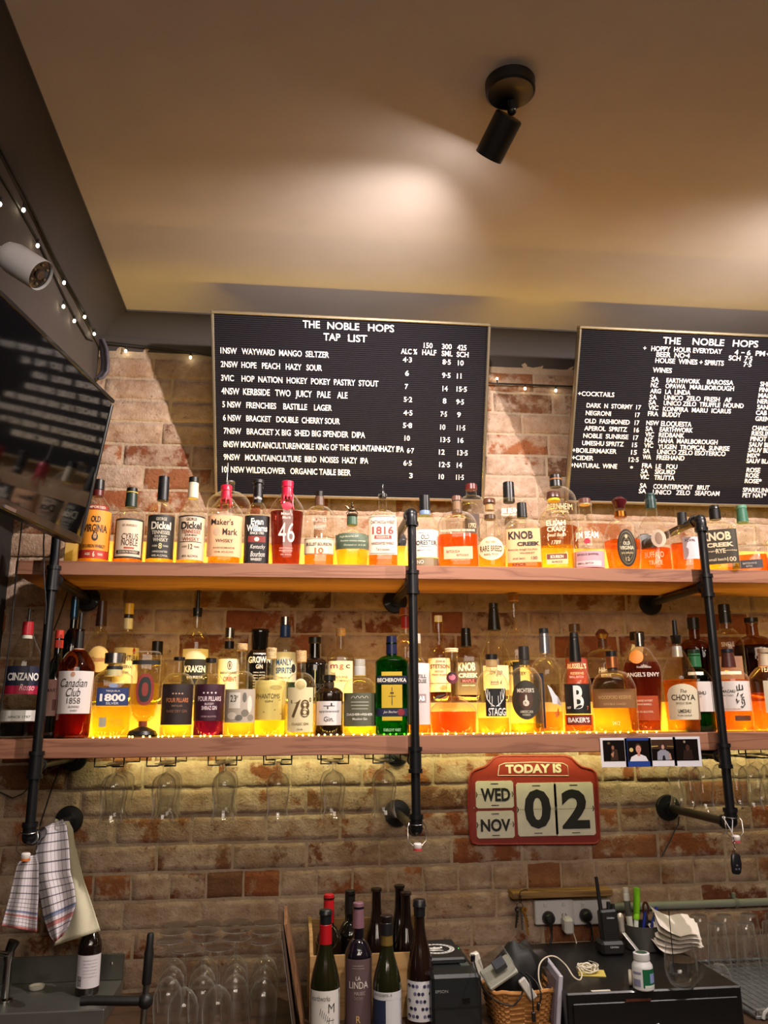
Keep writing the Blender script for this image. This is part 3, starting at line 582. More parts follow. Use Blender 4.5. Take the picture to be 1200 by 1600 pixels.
up('whiskey_bottle', 'slim bourbon bottle with a black label and tall black cap', 381, 421, 749, SH(.54, .74, .38, .92, n=3.5, k=.4, dr=.85), liquid='#e07a1c', fill=.3,
   tops=[('neck_sleeve', .72, .955, .41, .37, '#0d0d0d'), ('cap', .955, 1., .47, .47, '#1b1b1b')],
   labels=[lab(.02, .56, .97, '#14110f', ('Evan', 0, .87, 1.0, .14, '#efe6da', .03), ('Williams', 0, .73, 1.65, .14, '#efe6da', .03), ('SINCE 1783', 0, .625, 1.1, .05, '#efe6da'), ('Kentucky', .1, .33, 1.2, .11, '#efe6da', .0, .3), ('Bourbon', .1, .19, 1.15, .11, '#efe6da', .0, .3), ('WHISKEY', 0, .08, .9, .06, '#efe6da'), bars=[(0, .50, 1.4, .13, '#8a2a22'), (0, .50, .4, .09, '#e8d9c4', 'o')]), lab(.76, .80, .36, None, ('Evan Williams', 0, .5, 1.7, .8, '#efe6da'))])
up('whiskey_bottle', 'red wax topped bottle nearly full of dark red whisky with a big printed number', 420, 474, 753, SH(.63, .86, .27, .90, n=2.6, k=.45, dr=.8, rb=.80), liquid='#6a0f06', fill=.62, solid=.14, extra=wax(.80, .995, '#c8173c', .30, 8, 9, .16),
   labels=[lab(.20, .52, .8, None, ('46', 0, .5, 1.15, .7, '#f6ded0', .0)), lab(.50, .60, .8, None, ("Maker's", 0, .75, .8, .32, '#f0d0c0'), ('Mark', 0, .3, .6, .32, '#f0d0c0')), lab(.08, .2, .8, None, ('KENTUCKY STRAIGHT', 0, .85, .95, .13, '#f0c0b0'), ('BOURBON WHISKY', 0, .62, .95, .13, '#f0c0b0'), ('750 ML   47% ALC/VOL', 0, .25, .8, .13, '#f0c0b0')),
           lab(.615, .71, .30, '#c01a38', shape='o', off=.004, name='wax_medallion')])
up('whiskey_bottle', 'empty flask shaped clear bottle with a narrow cream label around its base', 475, 522, 768, SH(.62, .80, .26, .93, n=2.6, k=.95, dr=.55), liquid='#e86a1c', fill=.16,
   tops=[('cork_stopper', .80, .93, .33, .30, '#5a4030'), ('cap', .93, 1., .26, .26, '#17130f')],
   labels=[lab(.15, .36, .97, '#e6cfae', ('BULLEIT BOURBON', 0, .62, 1.7, .20, '#2a211a'), ('10', 0, .22, .6, .36, '#d8602a', .02), bars=[(0, .95, 2, .04, '#8a7a5a'), (0, .03, 2, .04, '#8a7a5a')]), lab(.42, .72, .8, None, ('FRONTIER', 0, .6, 1.2, .22, '#cfc6b8', .0), ('WHISKEY', 0, .25, 1.0, .22, '#cfc6b8', .0))])
def horse(t, R, H, surf):
    m = MB(); mt = P('#5a4a36', .35, .8); z = H*.84; s = .0085
    m.lathe([(0, 0), (.017, 0), (.018, .003), (.014, .008), (0, .009)], mt, (0, 0, z), 20); z += .018
    m.sph((0, 0, z+.004), .011, mt, (1.25, .55, .6)); m.tube([(-.010, 0, z+.005), (-.017, 0, z+.014), (-.022, 0, z+.015)], .0035, mt)
    for x, q in ((-.011, -.02), (-.007, -.012), (.010, .02), (.012, .014)): m.tube([(x, 0, z), (x+q*.4, 0, z-.007), (x+q*.1, 0, z-.013)], .0016, mt, 6)
    m.tube([(.012, 0, z+.006), (.021, 0, z+.008), (.025, 0, z+.002)], .0018, mt, 6)
    m.sph((.001, 0, z+.016), .005, mt, (.9, .8, 1.3)); m.sph((-.001, 0, z+.026), .0033, mt); m.tube([(.001, 0, z+.018), (-.009, 0, z+.013)], .0017, mt, 6); m.tube([(0, .003, z+.010), (.003, .005, z)], .002, mt, 6)
    m.build('horse_stopper', t)
up('whiskey_bottle', 'squat round bottle with a horse and rider stopper and green band label', 524, 577, 793, SH(.36, .66, .30, .84, n=3., k=.9, dr=.85, rb=.86), liquid='#f2c43a', fill=.34, solid=.2,
   tops=[('neck_sleeve', .69, .83, .32, .30, '#46604a')], extra=horse,
   labels=[lab(.26, .52, .97, '#4c5a44', ('Single Barrel No 214', -.2, .75, 1.1, .16, '#d8d8b8', .0, .3), ('Bourbon whiskey selected', .05, .48, 1.5, .14, '#d8d8b8', .0, .3), ('Dumped on  6-2-20', .15, .22, 1.3, .14, '#d8d8b8', .0, .3))])
up('whiskey_bottle', 'square shouldered bottle with a cream label bearing a red year and a black pour spout', 575, 622, 771, SH(.62, .78, .28, 1.0, n=4., k=.85, dr=.85), liquid='#ee6a22', fill=.17, extra=lambda t, R, H, s: (pourer(.95, 1.14)(t, R, H, s)),
   labels=[lab(.16, .68, .93, '#ead2bc', ('CHATTANOOGA WHISKEY', 0, .82, 1.7, .09, '#3a2a20'), ('1816', 0, .61, 1.5, .2, '#a83a34', .02), ('RESERVE', 0, .44, .9, .06, '#ead2bc'), ('HANDCRAFTED WHISKEY', 0, .28, 1.6, .07, '#3a2a20'), ('Tennessee', 0, .13, 1.0, .07, '#6a4a38', .0, .3), bars=[(0, .44, 1.2, .09, '#a83a34'), (0, .97, 1.8, .012, '#6a4a38'), (0, .03, 1.8, .012, '#6a4a38')])])
up('whiskey_bottle', 'bourbon bottle with white label and blue neck band, just right of the centre pipe', 646, 689, 772, SH(.57, .76, .34, .94, k=.4), liquid='#d8c49a', fill=.1,
   tops=[('neck_band', .725, .79, .42, .40, '#6f86a8'), ('cap', .79, 1., .40, .38, '#101012')],
   labels=[lab(.14, .50, .95, '#e9e2d6', ('OLD', 0, .73, .62, .16, '#2a2620'), ('FORESTER', 0, .52, 1.7, .16, '#2a2620'), ('KENTUCKY STRAIGHT', 0, .25, 1.2, .05, '#6a6258'), bars=[(0, .88, 1.0, .015, '#6a6258'), (0, .38, 1.0, .015, '#6a6258')]), lab(.02, .13, .93, '#8c7a5c', ('NO', -.4, .5, .5, .45, '#f0e6d4'))])
up('whiskey_bottle', 'broad flat bottle half full of orange bourbon with a tall brown cork', 681, 743, 778, SH(.52, .78, .25, .93, n=3., k=1., dr=.5), liquid='#f06c12', fill=.45, solid=.4,
   tops=[('neck_collar', .75, .80, .25, .24, '#5a4032'), ('cork_stopper', .80, .93, .20, .20, '#8a6a50'), ('cap', .93, 1., .25, .23, '#6a4636')],
   labels=[lab(.46, .52, .96, None, ('WOODFORD RESERVE', 0, .5, 1.75, .5, '#efe0c4')), lab(.10, .27, .70, '#f4b48a', ('BATCH 0214', -.35, .6, .9, .22, '#7a4028'), ('BOTTLE NO 8', .3, .3, .8, .16, '#7a4028'))])
up('whiskey_bottle', 'clear bottle on the back step with a dark red stopper behind the broad orange one', 716, 760, 757, SH(.66, .82, .38, .93, k=.8), back=True, glass='#f6f3ea', tops=[('stopper', .91, 1., .42, .40, '#5c1c1c')], labels=[lab(.15, .5, .5, '#3a2a22', ('1792', 0, .5, 1., .2, '#d0c0a0'))])
up('whiskey_bottle', 'bourbon bottle with an oval cream label and flat brown cork top', 745, 790, 779, SH(.46, .82, .34, .93, k=.15), liquid='#f28a24', fill=.28,
   tops=[('neck_band', .70, .77, .39, .37, '#4a3222'), ('cork', .83, .93, .30, .30, '#b08a5c'), ('cap', .93, 1., .44, .40, '#54301e')],
   labels=[lab(.10, .42, .86, '#ecd3a8', ('RARE BREED', 0, .5, 1.7, .24, '#4a2c18', .01), ('WILD TURKEY', 0, .78, .8, .09, '#7a5a38'), ('BARREL PROOF', 0, .25, 1.1, .09, '#7a5a38'), shape='o')])
up('whiskey_bottle', 'tall clear bottle with a black cap on the back step between two boards', 772, 822, 754, SH(.62, .76, .34, .94, n=3.5, k=.8), back=True, tops=[('cap', .70, 1., .36, .33, '#121212')], glass='#f6f3ea', labels=[lab(.42, .60, .9, None, ('JIM BEAM', 0, .6, 1.1, .4, '#efe9dc', .02), ('KENTUCKY STRAIGHT', 0, .25, .9, .14, '#efe9dc'))])
up('whiskey_bottle', 'rectangular bourbon bottle with a big peach label and a black wax neck', 790, 843, 787, SH(.63, .76, .27, .93, n=5., k=.7, dr=.6), liquid='#f46a14', fill=.22, solid=.35,
   tops=[('wax_cap', .77, 1., .30, .27, '#17140f')],
   labels=[lab(.08, .58, .95, '#f0b07a', ('KNOB', -.15, .80, 1.45, .24, '#1c120a', .04), ('CREEK', .3, .54, 1.35, .12, '#1c120a', .05), ('Kentucky straight bourbon', -.05, .37, 1.7, .08, '#3a2416'), ('WHISKEY', .2, .27, .9, .055, '#3a2416'), ('small batch', -.3, .12, .7, .06, '#3a2416'), ('100', .6, .12, .35, .09, '#3a2416')), lab(.0, .07, .95, None, ('KNOB', -.3, .7, .8, .6, '#2a1408', .04))])
up('whiskey_bottle', 'largest clear bottle on the back step with a black cap against the second menu board', 843, 901, 743, SH(.66, .84, .30, .93, k=.85), back=True, glass='#f2ede2', liquid='#b85a20', fill=.30,
   tops=[('neck_sleeve', .84, .93, .33, .32, '#141414'), ('neck_band', .93, .955, .33, .33, '#8a5a34'), ('cap', .955, 1., .32, .32, '#1a1512')], labels=[lab(.42, .60, .9, None, ('BERNHEIM', .15, .6, 1.4, .42, '#d8c49a', .0), ('ORIGINAL', .15, .25, 1.0, .18, '#d8c49a'))])
up('whiskey_bottle', 'tall shouldered bottle holding yellow lit bourbon, gold lettering on clear glass', 843, 895, 769, SH(.60, .82, .24, .93, n=3.5, k=.7, dr=.6, rb=1.), liquid='#f8c02c', fill=.30, solid=.22, glass='#fdf3d0',
   tops=[('neck_foil', .88, .92, .38, .34, '#d8b830'), ('stopper', .92, 1., .42, .38, '#4c2a20')],
   labels=[lab(.38, .62, .9, None, ('ELIJAH', .05, .80, 1.2, .26, '#f2e2b8', .02), ('CRAIG', .05, .48, 1.15, .26, '#f2e2b8', .02), ('Small Batch', .05, .18, 1.2, .18, '#f2e2b8', .0, .3)), lab(.28, .38, .6, None, ('1789', 0, .5, .9, .5, '#f2e2b8', .0, .3)), lab(.06, .19, .60, '#e0c890', ('BOURBON', 0, .7, 1.2, .3, '#fff0d0'), ('94 PROOF', 0, .2, 1.0, .2, '#5a3a20'), bars=[(0, .72, 1.9, .5, '#7a3a22')])])
up('whiskey_bottle', 'small whisky bottle with bulging neck, purple red liquid and a lilac lower label', 896, 945, 778, SH(.40, .62, .42, .93, k=.5, dr=.8), liquid='#7a1420', fill=.24, solid=.45, glass='#fdf6e0',
   tops=[('cork', .91, .93, .34, .34, '#c9a878'), ('stopper', .93, 1., .37, .36, '#6a4034')],
   labels=[lab(.36, .54, .92, None, ('JIM BEAM', 0, .6, 1.5, .5, '#efe9dc', .02), bars=[(0, .1, .42, .42, '#b8203a', 'o')]), lab(.03, .25, .94, '#c49aa0', ('SINGLE BARREL', 0, .8, 1.4, .12, '#5a2028'), ('SMALL BATCH', -.2, .25, 1.0, .12, '#5a2028'), bars=[(0, .25, 1.6, .3, '#d8c0bc')])])
up('whiskey_bottle', 'round decanter of orange whisky with oval black label and flared dark red stopper', 943, 997, 778, SH(.34, .70, .27, .88, k=1., dr=.75, rb=.84), liquid='#f07418', fill=.40, solid=.35,
   tops=[('neck_collar', .72, .80, .34, .32, '#b06a2a', .25, 1.), ('stopper', .84, .95, .26, .42, '#4a0f14'), ('stopper_top', .95, 1., .42, .20, '#4a0f14')],
   labels=[lab(.03, .52, .50, '#17120d', ('OLD', 0, .62, .7, .09, '#efe2c0', .02), ('VIRGINIA', 0, .50, 1.45, .10, '#efe2c0', .02), ('12', 0, .2, .4, .1, '#d8c08a'), ('BOURBON', 0, .36, 1.2, .05, '#d8c08a'), shape='o', cx=.22, bars=[(0, .5, 1.7, .9, '#6a5a3a', 'o'), (0, .5, 1.55, .83, '#1c1610', 'o'), (0, .80, .3, .1, '#c8b890', 'o')])])
up('whiskey_bottle', 'pear shaped bourbon bottle with a dark green cap and faint bison drawing', 998, 1045, 772, SH(.46, .70, .36, .92, k=.6, dr=.8), liquid='#ee6814', fill=.28, solid=.38,
   tops=[('neck_sleeve', .80, .97, .35, .30, '#1c3c3a'), ('cap', .97, 1., .30, .30, '#2a4a46')],
   labels=[lab(.14, .24, .9, None, ('BUFFALO', -.05, .5, 1.25, .7, '#f4c8a0', .0)), lab(.05, .13, .9, None, ('TRACE', 0, .5, .9, .7, '#f4c8a0', .0)), lab(.28, .50, .45, '#c0a890', shape='o', cx=.3, bars=[(0, .5, 1.0, .7, '#8a6a52', 'o')])])
up('whiskey_bottle', 'bottle of orange whisky with a pale lilac label, partly behind a black pipe elbow', 1056, 1097, 799, SH(.60, .72, .33, .93, n=3.5, k=.7, dr=.75), liquid='#e86414', fill=.48, solid=.38,
   tops=[('cap', .78, 1., .36, .34, '#1b191a')], labels=[lab(.20, .56, .55, '#e2cfd0', ('KOVAL', 0, .85, 1.3, .12, '#2a2430'), cx=.42)])
up('whiskey_bottle', 'rectangular rye bottle with a dark olive label and black wax neck', 1088, 1143, 792, SH(.64, .78, .27, .93, n=5., k=.7, dr=.6), liquid='#f6c832', fill=.12, solid=.25,
   tops=[('wax_cap', .78, .94, .30, .29, '#15120f'), ('cap', .94, 1., .28, .24, '#15120f')],
   labels=[lab(.09, .60, .95, '#3a3222', ('KNOB', -.05, .80, 1.5, .25, '#e8d0a8', .04), ('CREEK', .1, .55, 1.4, .13, '#e8d0a8', .05), ('RYE', .1, .37, .5, .13, '#e8d0a8', .03), ('straight        whiskey', .1, .37, 1.7, .05, '#e8d0a8'), ('small batch', -.1, .13, .9, .08, '#e8d0a8'), ('100', .62, .12, .45, .13, '#e8d0a8'))])
up('whiskey_bottle', 'broad clear flat bottle with a green neck sleeve and a low level of orange rye', 1142, 1199, 788, SH(.50, .76, .25, .93, n=3., k=1., dr=.5), liquid='#ee6814', fill=.26, solid=.38,
   tops=[('neck_sleeve', .74, .95, .30, .26, '#3c6a56'), ('cap', .95, 1., .27, .27, '#5c8a72')],
   labels=[lab(.06, .18, .72, '#3c3a3c', ('RYE', -.7, .6, .3, .4, '#cfc6b8'), ('BATCH 0112', .15, .6, .9, .22, '#cfc6b8'), ('BOTTLE', .1, .25, .4, .2, '#cfc6b8')), lab(.34, .42, .9, None, ('WOODFORD RESERVE', .1, .5, 1.5, .4, '#7a6a58'))])
up('whiskey_bottle', 'bottle with a domed black cap cut by the right edge of the top shelf', 1190, 1240, 818, SH(.50, .74, .30, .84, n=3., k=.9, dr=.6), liquid='#e8701c', fill=.30, tops=[('cap', .80, 1., .42, .30, '#1a1713')], labels=[lab(.1, .4, .7, '#d8c4a0')])
# ---- lower shelf
lo('vermouth_bottle', 'vermouth bottle with red cap and navy and red label, leftmost on the lower shelf', 6, 63, 950, SH(.56, .80, .27, .86, k=.3), liquid='#1a0604', fill=.12, solid=.7, glass='#eef0d8', Y=-.34,
   tops=[('neck_collar', .755, .785, .30, .29, '#d8d0c8'), ('cap', .785, .89, .31, .30, '#a81e28'), ('pour_spout', .89, 1., .09, .07, '#17130f')],
   labels=[lab(.33, .54, .98, '#171c34', ('CINZANO', 0, .62, 1.65, .28, '#f0ece6', .03), ('Rosso', .25, .24, .8, .22, '#f0c8d0', .0, .3), bars=[(0, .15, 2, .30, '#a8183c')]), lab(.13, .21, .96, '#d8d6ce', ('SINCE 1757', 0, .4, 1.2, .2, '#4a4a48'))])
lo('vermouth_bottle', 'dark vermouth bottle with a red screw cap, seen just right of the left pipe', 66, 111, 985, SH(.52, .74, .29, .92, k=.4), opaque='#0e120c', Y=-.29,
   tops=[('cap', .83, 1., .31, .30, '#b83426')], labels=[lab(.20, .53, .97, '#b89a8e', ('MARTELLI', .1, .7, 1.4, .1, '#4a2a26'), bars=[(.2, .3, .6, .3, '#7a4a44')])])
lo('liqueur_bottle', 'tall black bottle with a blue foil neck strip behind the leftmost bottles', 92, 126, 932, SH(.50, .70, .34, .93, k=.6), back=True, opaque='#080a10', tops=[('cap', .78, 1., .38, .36, '#101a2a'), ('foil_strip', .80, .97, .40, .38, '#2a4a66', .2, .6)], labels=[lab(.28, .48, .7, '#a8a890', shape='o', bars=[(0, .5, 1.5, .6, '#17150f', 'o')])])
lo('whiskey_bottle', 'dark whisky bottle with a white label above a glowing red base and black pour spout', 83, 140, 957, SH(.54, .70, .26, .86, n=2., k=.6, rb=.93), opaque=None, glass='#b87850', liquid='#d83a18', fill=.52, solid=.45,
   tops=[('neck_sleeve', .70, .865, .28, .25, '#120e0c'), ('neck_band', .685, .705, .31, .30, '#b08a68'), ('pour_spout', .865, 1., .13, .09, '#17130f')],
   labels=[lab(.19, .52, .94, '#dcd4d0', ('Canadian', -.1, .72, 1.5, .2, INK, .0, .3), ('Club', -.1, .50, .8, .2, INK, .0, .3), ('1858', -.05, .30, .75, .14, '#4a4440', .0), ('BLENDED', 0, .16, .6, .05, '#7a7470'), ('WHISKY', 0, .07, .4, .05, '#7a7470'), bars=[(-.2, .92, .25, .12, '#b8886a', 'o')])])
lo('rum_bottle', 'clear rum bottle with a dark wooden cap, behind the whisky with black pour spout', 134, 176, 940, SH(.50, .72, .33, .92, k=.5, rb=.95), back=True, glass='#f2e6b8', liquid='#d8a83a', fill=.2, tops=[('cap', .75, 1., .42, .33, '#3a2016')], labels=[lab(.30, .55, .8, '#c8a860', ('Matusalem', 0, .5, 1.3, .2, '#8a2a1c', .0, .3), shape='o')])
lo('rum_bottle', 'rum bottle with a gold cap and pale yellow label on the back step', 173, 214, 942, SH(.52, .72, .33, .93, k=.5), back=True, glass='#f4ecc8', liquid='#e8b83a', fill=.2, tops=[('neck_sleeve', .74, .85, .36, .35, '#e8dcb0'), ('neck_band', .85, .89, .365, .36, '#2a241a'), ('cap', .89, 1., .37, .35, '#c8a030')], labels=[lab(.20, .55, .96, '#dcc890', ('ANGOSTURA', .05, .70, 1.8, .15, INK, .01), ('RESERVA', .0, .46, 1.0, .09, '#6a5a3a'), ('RUM', 0, .3, .5, .07, '#6a5a3a'), bars=[(.6, .9, .2, .18, '#a83a24', 'o')])])
lo('tequila_bottle', 'pyramid shaped clear bottle with blue label and broad silver cap', 137, 197, 1019, SH(.70, .80, .36, .88, n=4.5, k=.6, dr=.8, rb=1.0), liquid='#f8d23a', fill=.36, solid=.2, extra=None,
   tops=[('neck_ring', .72, .80, .42, .42, '#d8cfa0'), ('neck_band', .80, .84, .43, .43, '#2a2a30'), ('cap', .87, 1., .56, .56, '#b8b4b0', .22, 1.)],
   labels=[lab(.37, .58, .82, '#1f3468', ('1800', 0, .45, 1.6, .42, '#f0ece4', .04), ('SILVER', 0, .13, .8, .13, '#d8d4d0'), ('TEQUILA', 0, .82, .9, .09, '#d8d4d0')), lab(.58, .63, .25, '#8a98b8', shape='o'), lab(.12, .24, .72, None, ('100% AGAVE', .4, .7, .9, .14, '#8a6a20'), ('TEQUILA RESERVA', .4, .45, .9, .12, '#8a6a20'), ('HECHO EN MEXICO', .4, .2, .9, .12, '#8a6a20'), bars=[(-.6, .5, .5, .9, '#9a9a8c')])])
# upside-down bottle on its stand
def upside():
    Y = -.33; a, b = at(205, 1060, Y), at(250, 1060, Y); xc = (a.x+b.x)/2; R = (b.x-a.x)/2; zt = at(228, 1018, Y).z; H = zt-LZ
    t = thing('tequila_bottle', 'bottle standing upside down on a black foot, with a red and black oval label', 'bottle', (xc, Y, LZ), math.atan2(-xc, Y+CD), GLo)
    pr = [(.010, .10), (.011, .16), (.018, .19), (R*.80, .26), (R*.92, .36), (R, .62), (R*1.02, .93), (R*.96, .985), (R*.8, 1.)]
    m = MB(); m.lathe([(r_, z*H, 2.6, .7) for r_, z in pr], GL('#fdf6d8'), seg=32, cap1=True); m.build('glass_body', t)
    m = MB(); pl = [(max(.006, r_-.003), z*H, 2.6, .7) for r_, z in pr if z <= .63]; m.lathe([(0, pl[0][1], 2.6, .7)]+pl+[(0, pl[-1][1], 2.6, .7)], LQ('#f6d038', .22), seg=32); m.build('liquid', t)
    m = MB(); m.lathe([(0, 0), (.041, 0), (.043, .008), (.038, .018), (.020, .026), (.012, .030), (0, .031)], P('#11100f', .4), seg=28); m.build('stand', t)
    m = MB(); m.lathe([(0, .031), (.0125, .031), (.0125, .046), (0, .046)], P('#7a3a2a', .4), seg=20); m.build('cap', t)
    def sf(x, z, off): u = min(abs(x)/R, .99); return Vector((x, -.7*R*(1-u**2.6)**(1/2.6)-off, z))
    m = MB()
    def ov(rx, rz, off, mat):
        V = [sf(0, H*.55, off)]+[sf(math.copysign(abs(math.cos(q))**.7, math.cos(q))*rx, H*.55+math.sin(q)*rz, off) for q in [2*math.pi*i/32 for i in range(32)]]; m.add(V, [(0, 1+i, 1+(i+1) % 32) for i in range(32)], mat)
    ov(R*.62, H*.185, .001, P('#8a2a22', .5)); ov(R*.42, H*.145, .0016, P('#17201c', .5)); ov(R*.22, H*.08, .0022, P('#8a3028', .5)); m.build('label', t)
    m = MB(); m.add([sf(R*.96*(i/8-1), H*z, .0012) for z in (.84, .89) for i in range(17)], [(i, i+1, 18+i, 17+i) for i in range(16)], P('#1c1813', .5)); m.build('band', t)
upside()
lo('liqueur_bottle', 'bottle behind the upside-down one with only its dark cap clear of it', 226, 262, 1002, SH(.56, .72, .42, .92, k=.6), back=True, glass='#e8d8a0', tops=[('cap', .78, 1., .48, .48, '#15110f')])
lo('gin_bottle', 'clear gin bottle with a black brown square label over glowing yellow', 252, 302, 1027, SH(.62, .80, .34, .96, k=.9), liquid='#f8d040', fill=.16, solid=.2, tops=[('stopper', .955, 1., .36, .36, '#17110e')],
   labels=[lab(.155, .655, .95, '#2a1a18', ('FOUR PILLARS', 0, .60, 1.4, .11, '#c87a4a', .02), ('RARE DRY GIN', 0, .33, 1.3, .07, '#8a5a44'), ('DISTILLED', 0, .46, .7, .04, '#a87a5a'), bars=[(q, .76, .12, .04, '#c8a080', 'o') for q in (-.3, -.1, .1, .3)])])
lo('rum_bottle', 'clear bottle on the back step with black label and the tallest black pour spout', 283, 326, 922, SH(.52, .66, .32, .80, k=.7), back=True, glass='#f0ead4', tops=[('pour_collar', .76, .84, .32, .36, '#141414'), ('pour_spout', .83, 1., .15, .13, '#141414')], labels=[lab(.16, .38, .92, '#17140f', ('KRAKEN', 0, .62, 1.6, .26, '#e8e2d4', .03), ('BLACK SPICED RUM', 0, .3, 1.2, .1, '#e8e2d4')), lab(.38, .47, .92, '#e0d2a8')])
lo('gin_bottle', 'gin bottle holding magenta red liquid, with a dark plum label and white stars', 302, 351, 1028, SH(.62, .80, .34, .95, k=.9), liquid='#8a0a5a', fill=.30, solid=.75, tops=[('stopper', .935, 1., .36, .36, '#17110e')],
   labels=[lab(.20, .66, .96, '#3a1326', ('FOUR PILLARS', 0, .60, 1.5, .13, '#f0d8dc', .02), ('BLOODY', 0, .46, .6, .06, '#f0d8dc'), ('SHIRAZ GIN', 0, .35, 1.0, .11, '#f0d8dc', .02), ('37.8% ALC/VOL', 0, .12, 1.0, .04, '#c8a0a8'), bars=[(q, .76, .12, .05, '#f0d8dc', 'o') for q in (-.39, -.13, .13, .39)])])
lo('gin_bottle', 'gin bottle with black neck sleeve, silver cap and red capitals on a white label', 340, 374, 981, SH(.58, .72, .40, .93, k=.7), back=True, glass='#f0ead4', tops=[('neck_sleeve', .72, .82, .44, .44, '#17140f'), ('cap', .86, 1., .44, .44, '#a8a49c', .25, 1.)], labels=[lab(.10, .58, .98, '#e4dcc4', ('ORIENT', .15, .45, 1.2, .13, '#b83a2a', .02), ('BASS & FLINDERS', 0, .62, 1.5, .06, INK), bars=[(.1, .82, .45, .24, '#2a2620', 'o'), (.1, .82, .36, .19, '#e4dcc4', 'o'), (.1, .82, .16, .12, '#2a2620', 'o')])])
lo('gin_bottle', 'gin bottle with a wooden stopper and grey leaf pattern label with a white square', 351, 400, 1006, SH(.56, .70, .30, .93, k=.9), liquid='#f0b43a', fill=.16, solid=.2, tops=[('stopper', .925, 1., .38, .38, 'w#d8b078')],
   labels=[lab(.15, .50, .95, '#b8aa98', ('23', -.45, .72, .4, .2, '#3a3a36', .0), ('ST', -.2, .76, .16, .07, '#3a3a36'), bars=[(-.35, .66, .75, .48, '#e4dccb'), (.3, .75, .28, .3, '#6a655a', 'o'), (.65, .55, .3, .5, '#e0d6c4', 'o'), (.35, .28, .5, .22, '#7a7264', 'o'), (-.5, .2, .6, .22, '#e0d6c4', 'o'), (-.05, .14, .5, .18, '#6a655a', 'o'), (.72, .14, .4, .2, '#8a8274', 'o')]), ])
lo('gin_bottle', 'black gin bottle with white capitals and flared top on the back step', 385, 426, 984, SH(.60, .72, .60, .97, k=.7, nb=-.1), back=True, opaque='#0d0c0b', tops=[('cap', .96, 1., .68, .66, '#141210')], labels=[lab(.45, .68, .92, None, ('GROWN', 0, .55, 1.8, .38, '#efeade', .03), ('GIN', 0, .15, .55, .24, '#efeade'), ('FARMERS', 0, .9, 1.0, .1, '#efeade')), lab(.15, .43, .8, None, *[('SMALL BATCH FARM'[:10+i % 5], 0, .92-.13*i, 1.1, .06, '#cfc9bc') for i in range(7)])])
lo('gin_bottle', 'gin bottle with a translucent yellow speckled label and pale cork', 397, 448, 1011, SH(.56, .68, .32, .93, k=.85), liquid='#f8d844', fill=.30, solid=.2, tops=[('stopper', .87, 1., .33, .33, 'w#dcc08a')],
   labels=[lab(.18, .62, .96, '#d4bf6a', ('PHANTOMS', -.15, .60, 1.5, .12, '#5a5030', .0), ('GIN', -.1, .47, .5, .05, '#5a5030'), *[], bars=[(.35, .82, .8, .12, '#b8a458', 'o'), (.6, .5, .1, .03, '#8a7a44', 'o'), (.3, .25, .12, .03, '#8a7a44', 'o'), (-.4, .2, .1, .03, '#8a7a44', 'o'), (.7, .15, .1, .03, '#8a7a44', 'o')])])
lo('gin_bottle', 'clear gin bottle with blue neck sleeve and silver cap on the back step', 424, 464, 963, SH(.58, .76, .38, .94, k=.9), back=True, glass='#eaf2ee', liquid='#7ab8b0', fill=.28, tops=[('neck_sleeve', .76, .90, .42, .40, '#1c3c70'), ('cap', .90, 1., .40, .40, '#b0aaa4', .2, 1.)], labels=[lab(.24, .58, .93, '#e4e0cc', ('MANLY', -.05, .66, 1.3, .22, '#2a5a8a', .02), ('SPIRITS', -.05, .38, 1.3, .2, '#2a5a8a', .02), ('AUSTRALIAN DRY', 0, .14, 1.0, .06, '#4a4a40'), bars=[(.75, .45, .35, .3, '#2a2a28', 'o')])])
lo('gin_bottle', 'gin bottle with cork and tall cream label carrying large bronze numerals', 444, 493, 1017, SH(.56, .74, .30, .93, k=.8), liquid='#f8d444', fill=.40, solid=.2, tops=[('stopper', .86, 1., .36, .36, 'w#d8b078')],
   labels=[lab(.05, .56, .80, '#e0cfa0', ('78', 0, .52, 1.45, .40, '#5a4420', .02), ('\u00b0', .78, .72, .16, .10, '#5a4420'), ('CLASSIC GIN', 0, .18, 1.3, .055, '#6a5a34'), ('700 ML', 0, .06, .5, .03, '#6a5a34')), lab(.52, .66, .38, '#d8c690', shape='o', bars=[(0, .5, 1.5, .75, '#b8a468', 'o')])])
lo('gin_bottle', 'black apothecary bottle with a tilted diamond label on the back step', 470, 513, 996, SH(.56, .68, .40, .94, k=.85), back=True, opaque='#0b0b0a', tops=[('cap', .90, 1., .46, .46, '#121110')], labels=[lab(.08, .50, .96, '#d8cfb0', ("HENDRICK'S", .25, .42, 1.3, .16, '#1c1a14', .03), shape='d', cx=.05)])
lo('gin_bottle', 'tall clear gin bottle with a long cream label and pink and grey initials', 511, 553, 981, SH(.60, .72, .30, .93, n=3.5, k=.8), back=True, glass='#f4ecd0', tops=[('cork', .90, 1., .36, .36, 'w#c8a070')], labels=[lab(.03, .55, .90, '#e6d6a8', ('m', -.52, .86, .6, .10, '#8a2a4a', .01), ('g', .08, .84, .36, .14, '#c86a4a', .01), ('c', .62, .86, .36, .10, '#4a3a34', .01), ('THE', -.6, .68, .4, .06, '#6a5a44'), ('MELBOURNE', -.1, .59, 1.4, .06, '#6a5a44'), ('GIN COMPANY', -.05, .50, 1.5, .06, '#6a5a44'))])
lo('gin_bottle', 'small dark brown bottle with a black stopper and square white label', 491, 536, 1054, SH(.68, .80, .34, .95, k=.85), opaque='#1a0f07', tops=[('stopper', .90, 1., .46, .46, '#100d0b'), ('neck_band', .80, .88, .36, .36, '#3a2c1c')],
   labels=[lab(.17, .56, .86, '#dcd8d6', ('applewood', 0, .57, 1.6, .12, INK, .0), ('Gin.', 0, .26, .8, .2, INK, .0), bars=[(0, .80, .9, .03, INK), (.2, .86, .12, .12, INK), (-.1, .72, .1, .1, INK)])])
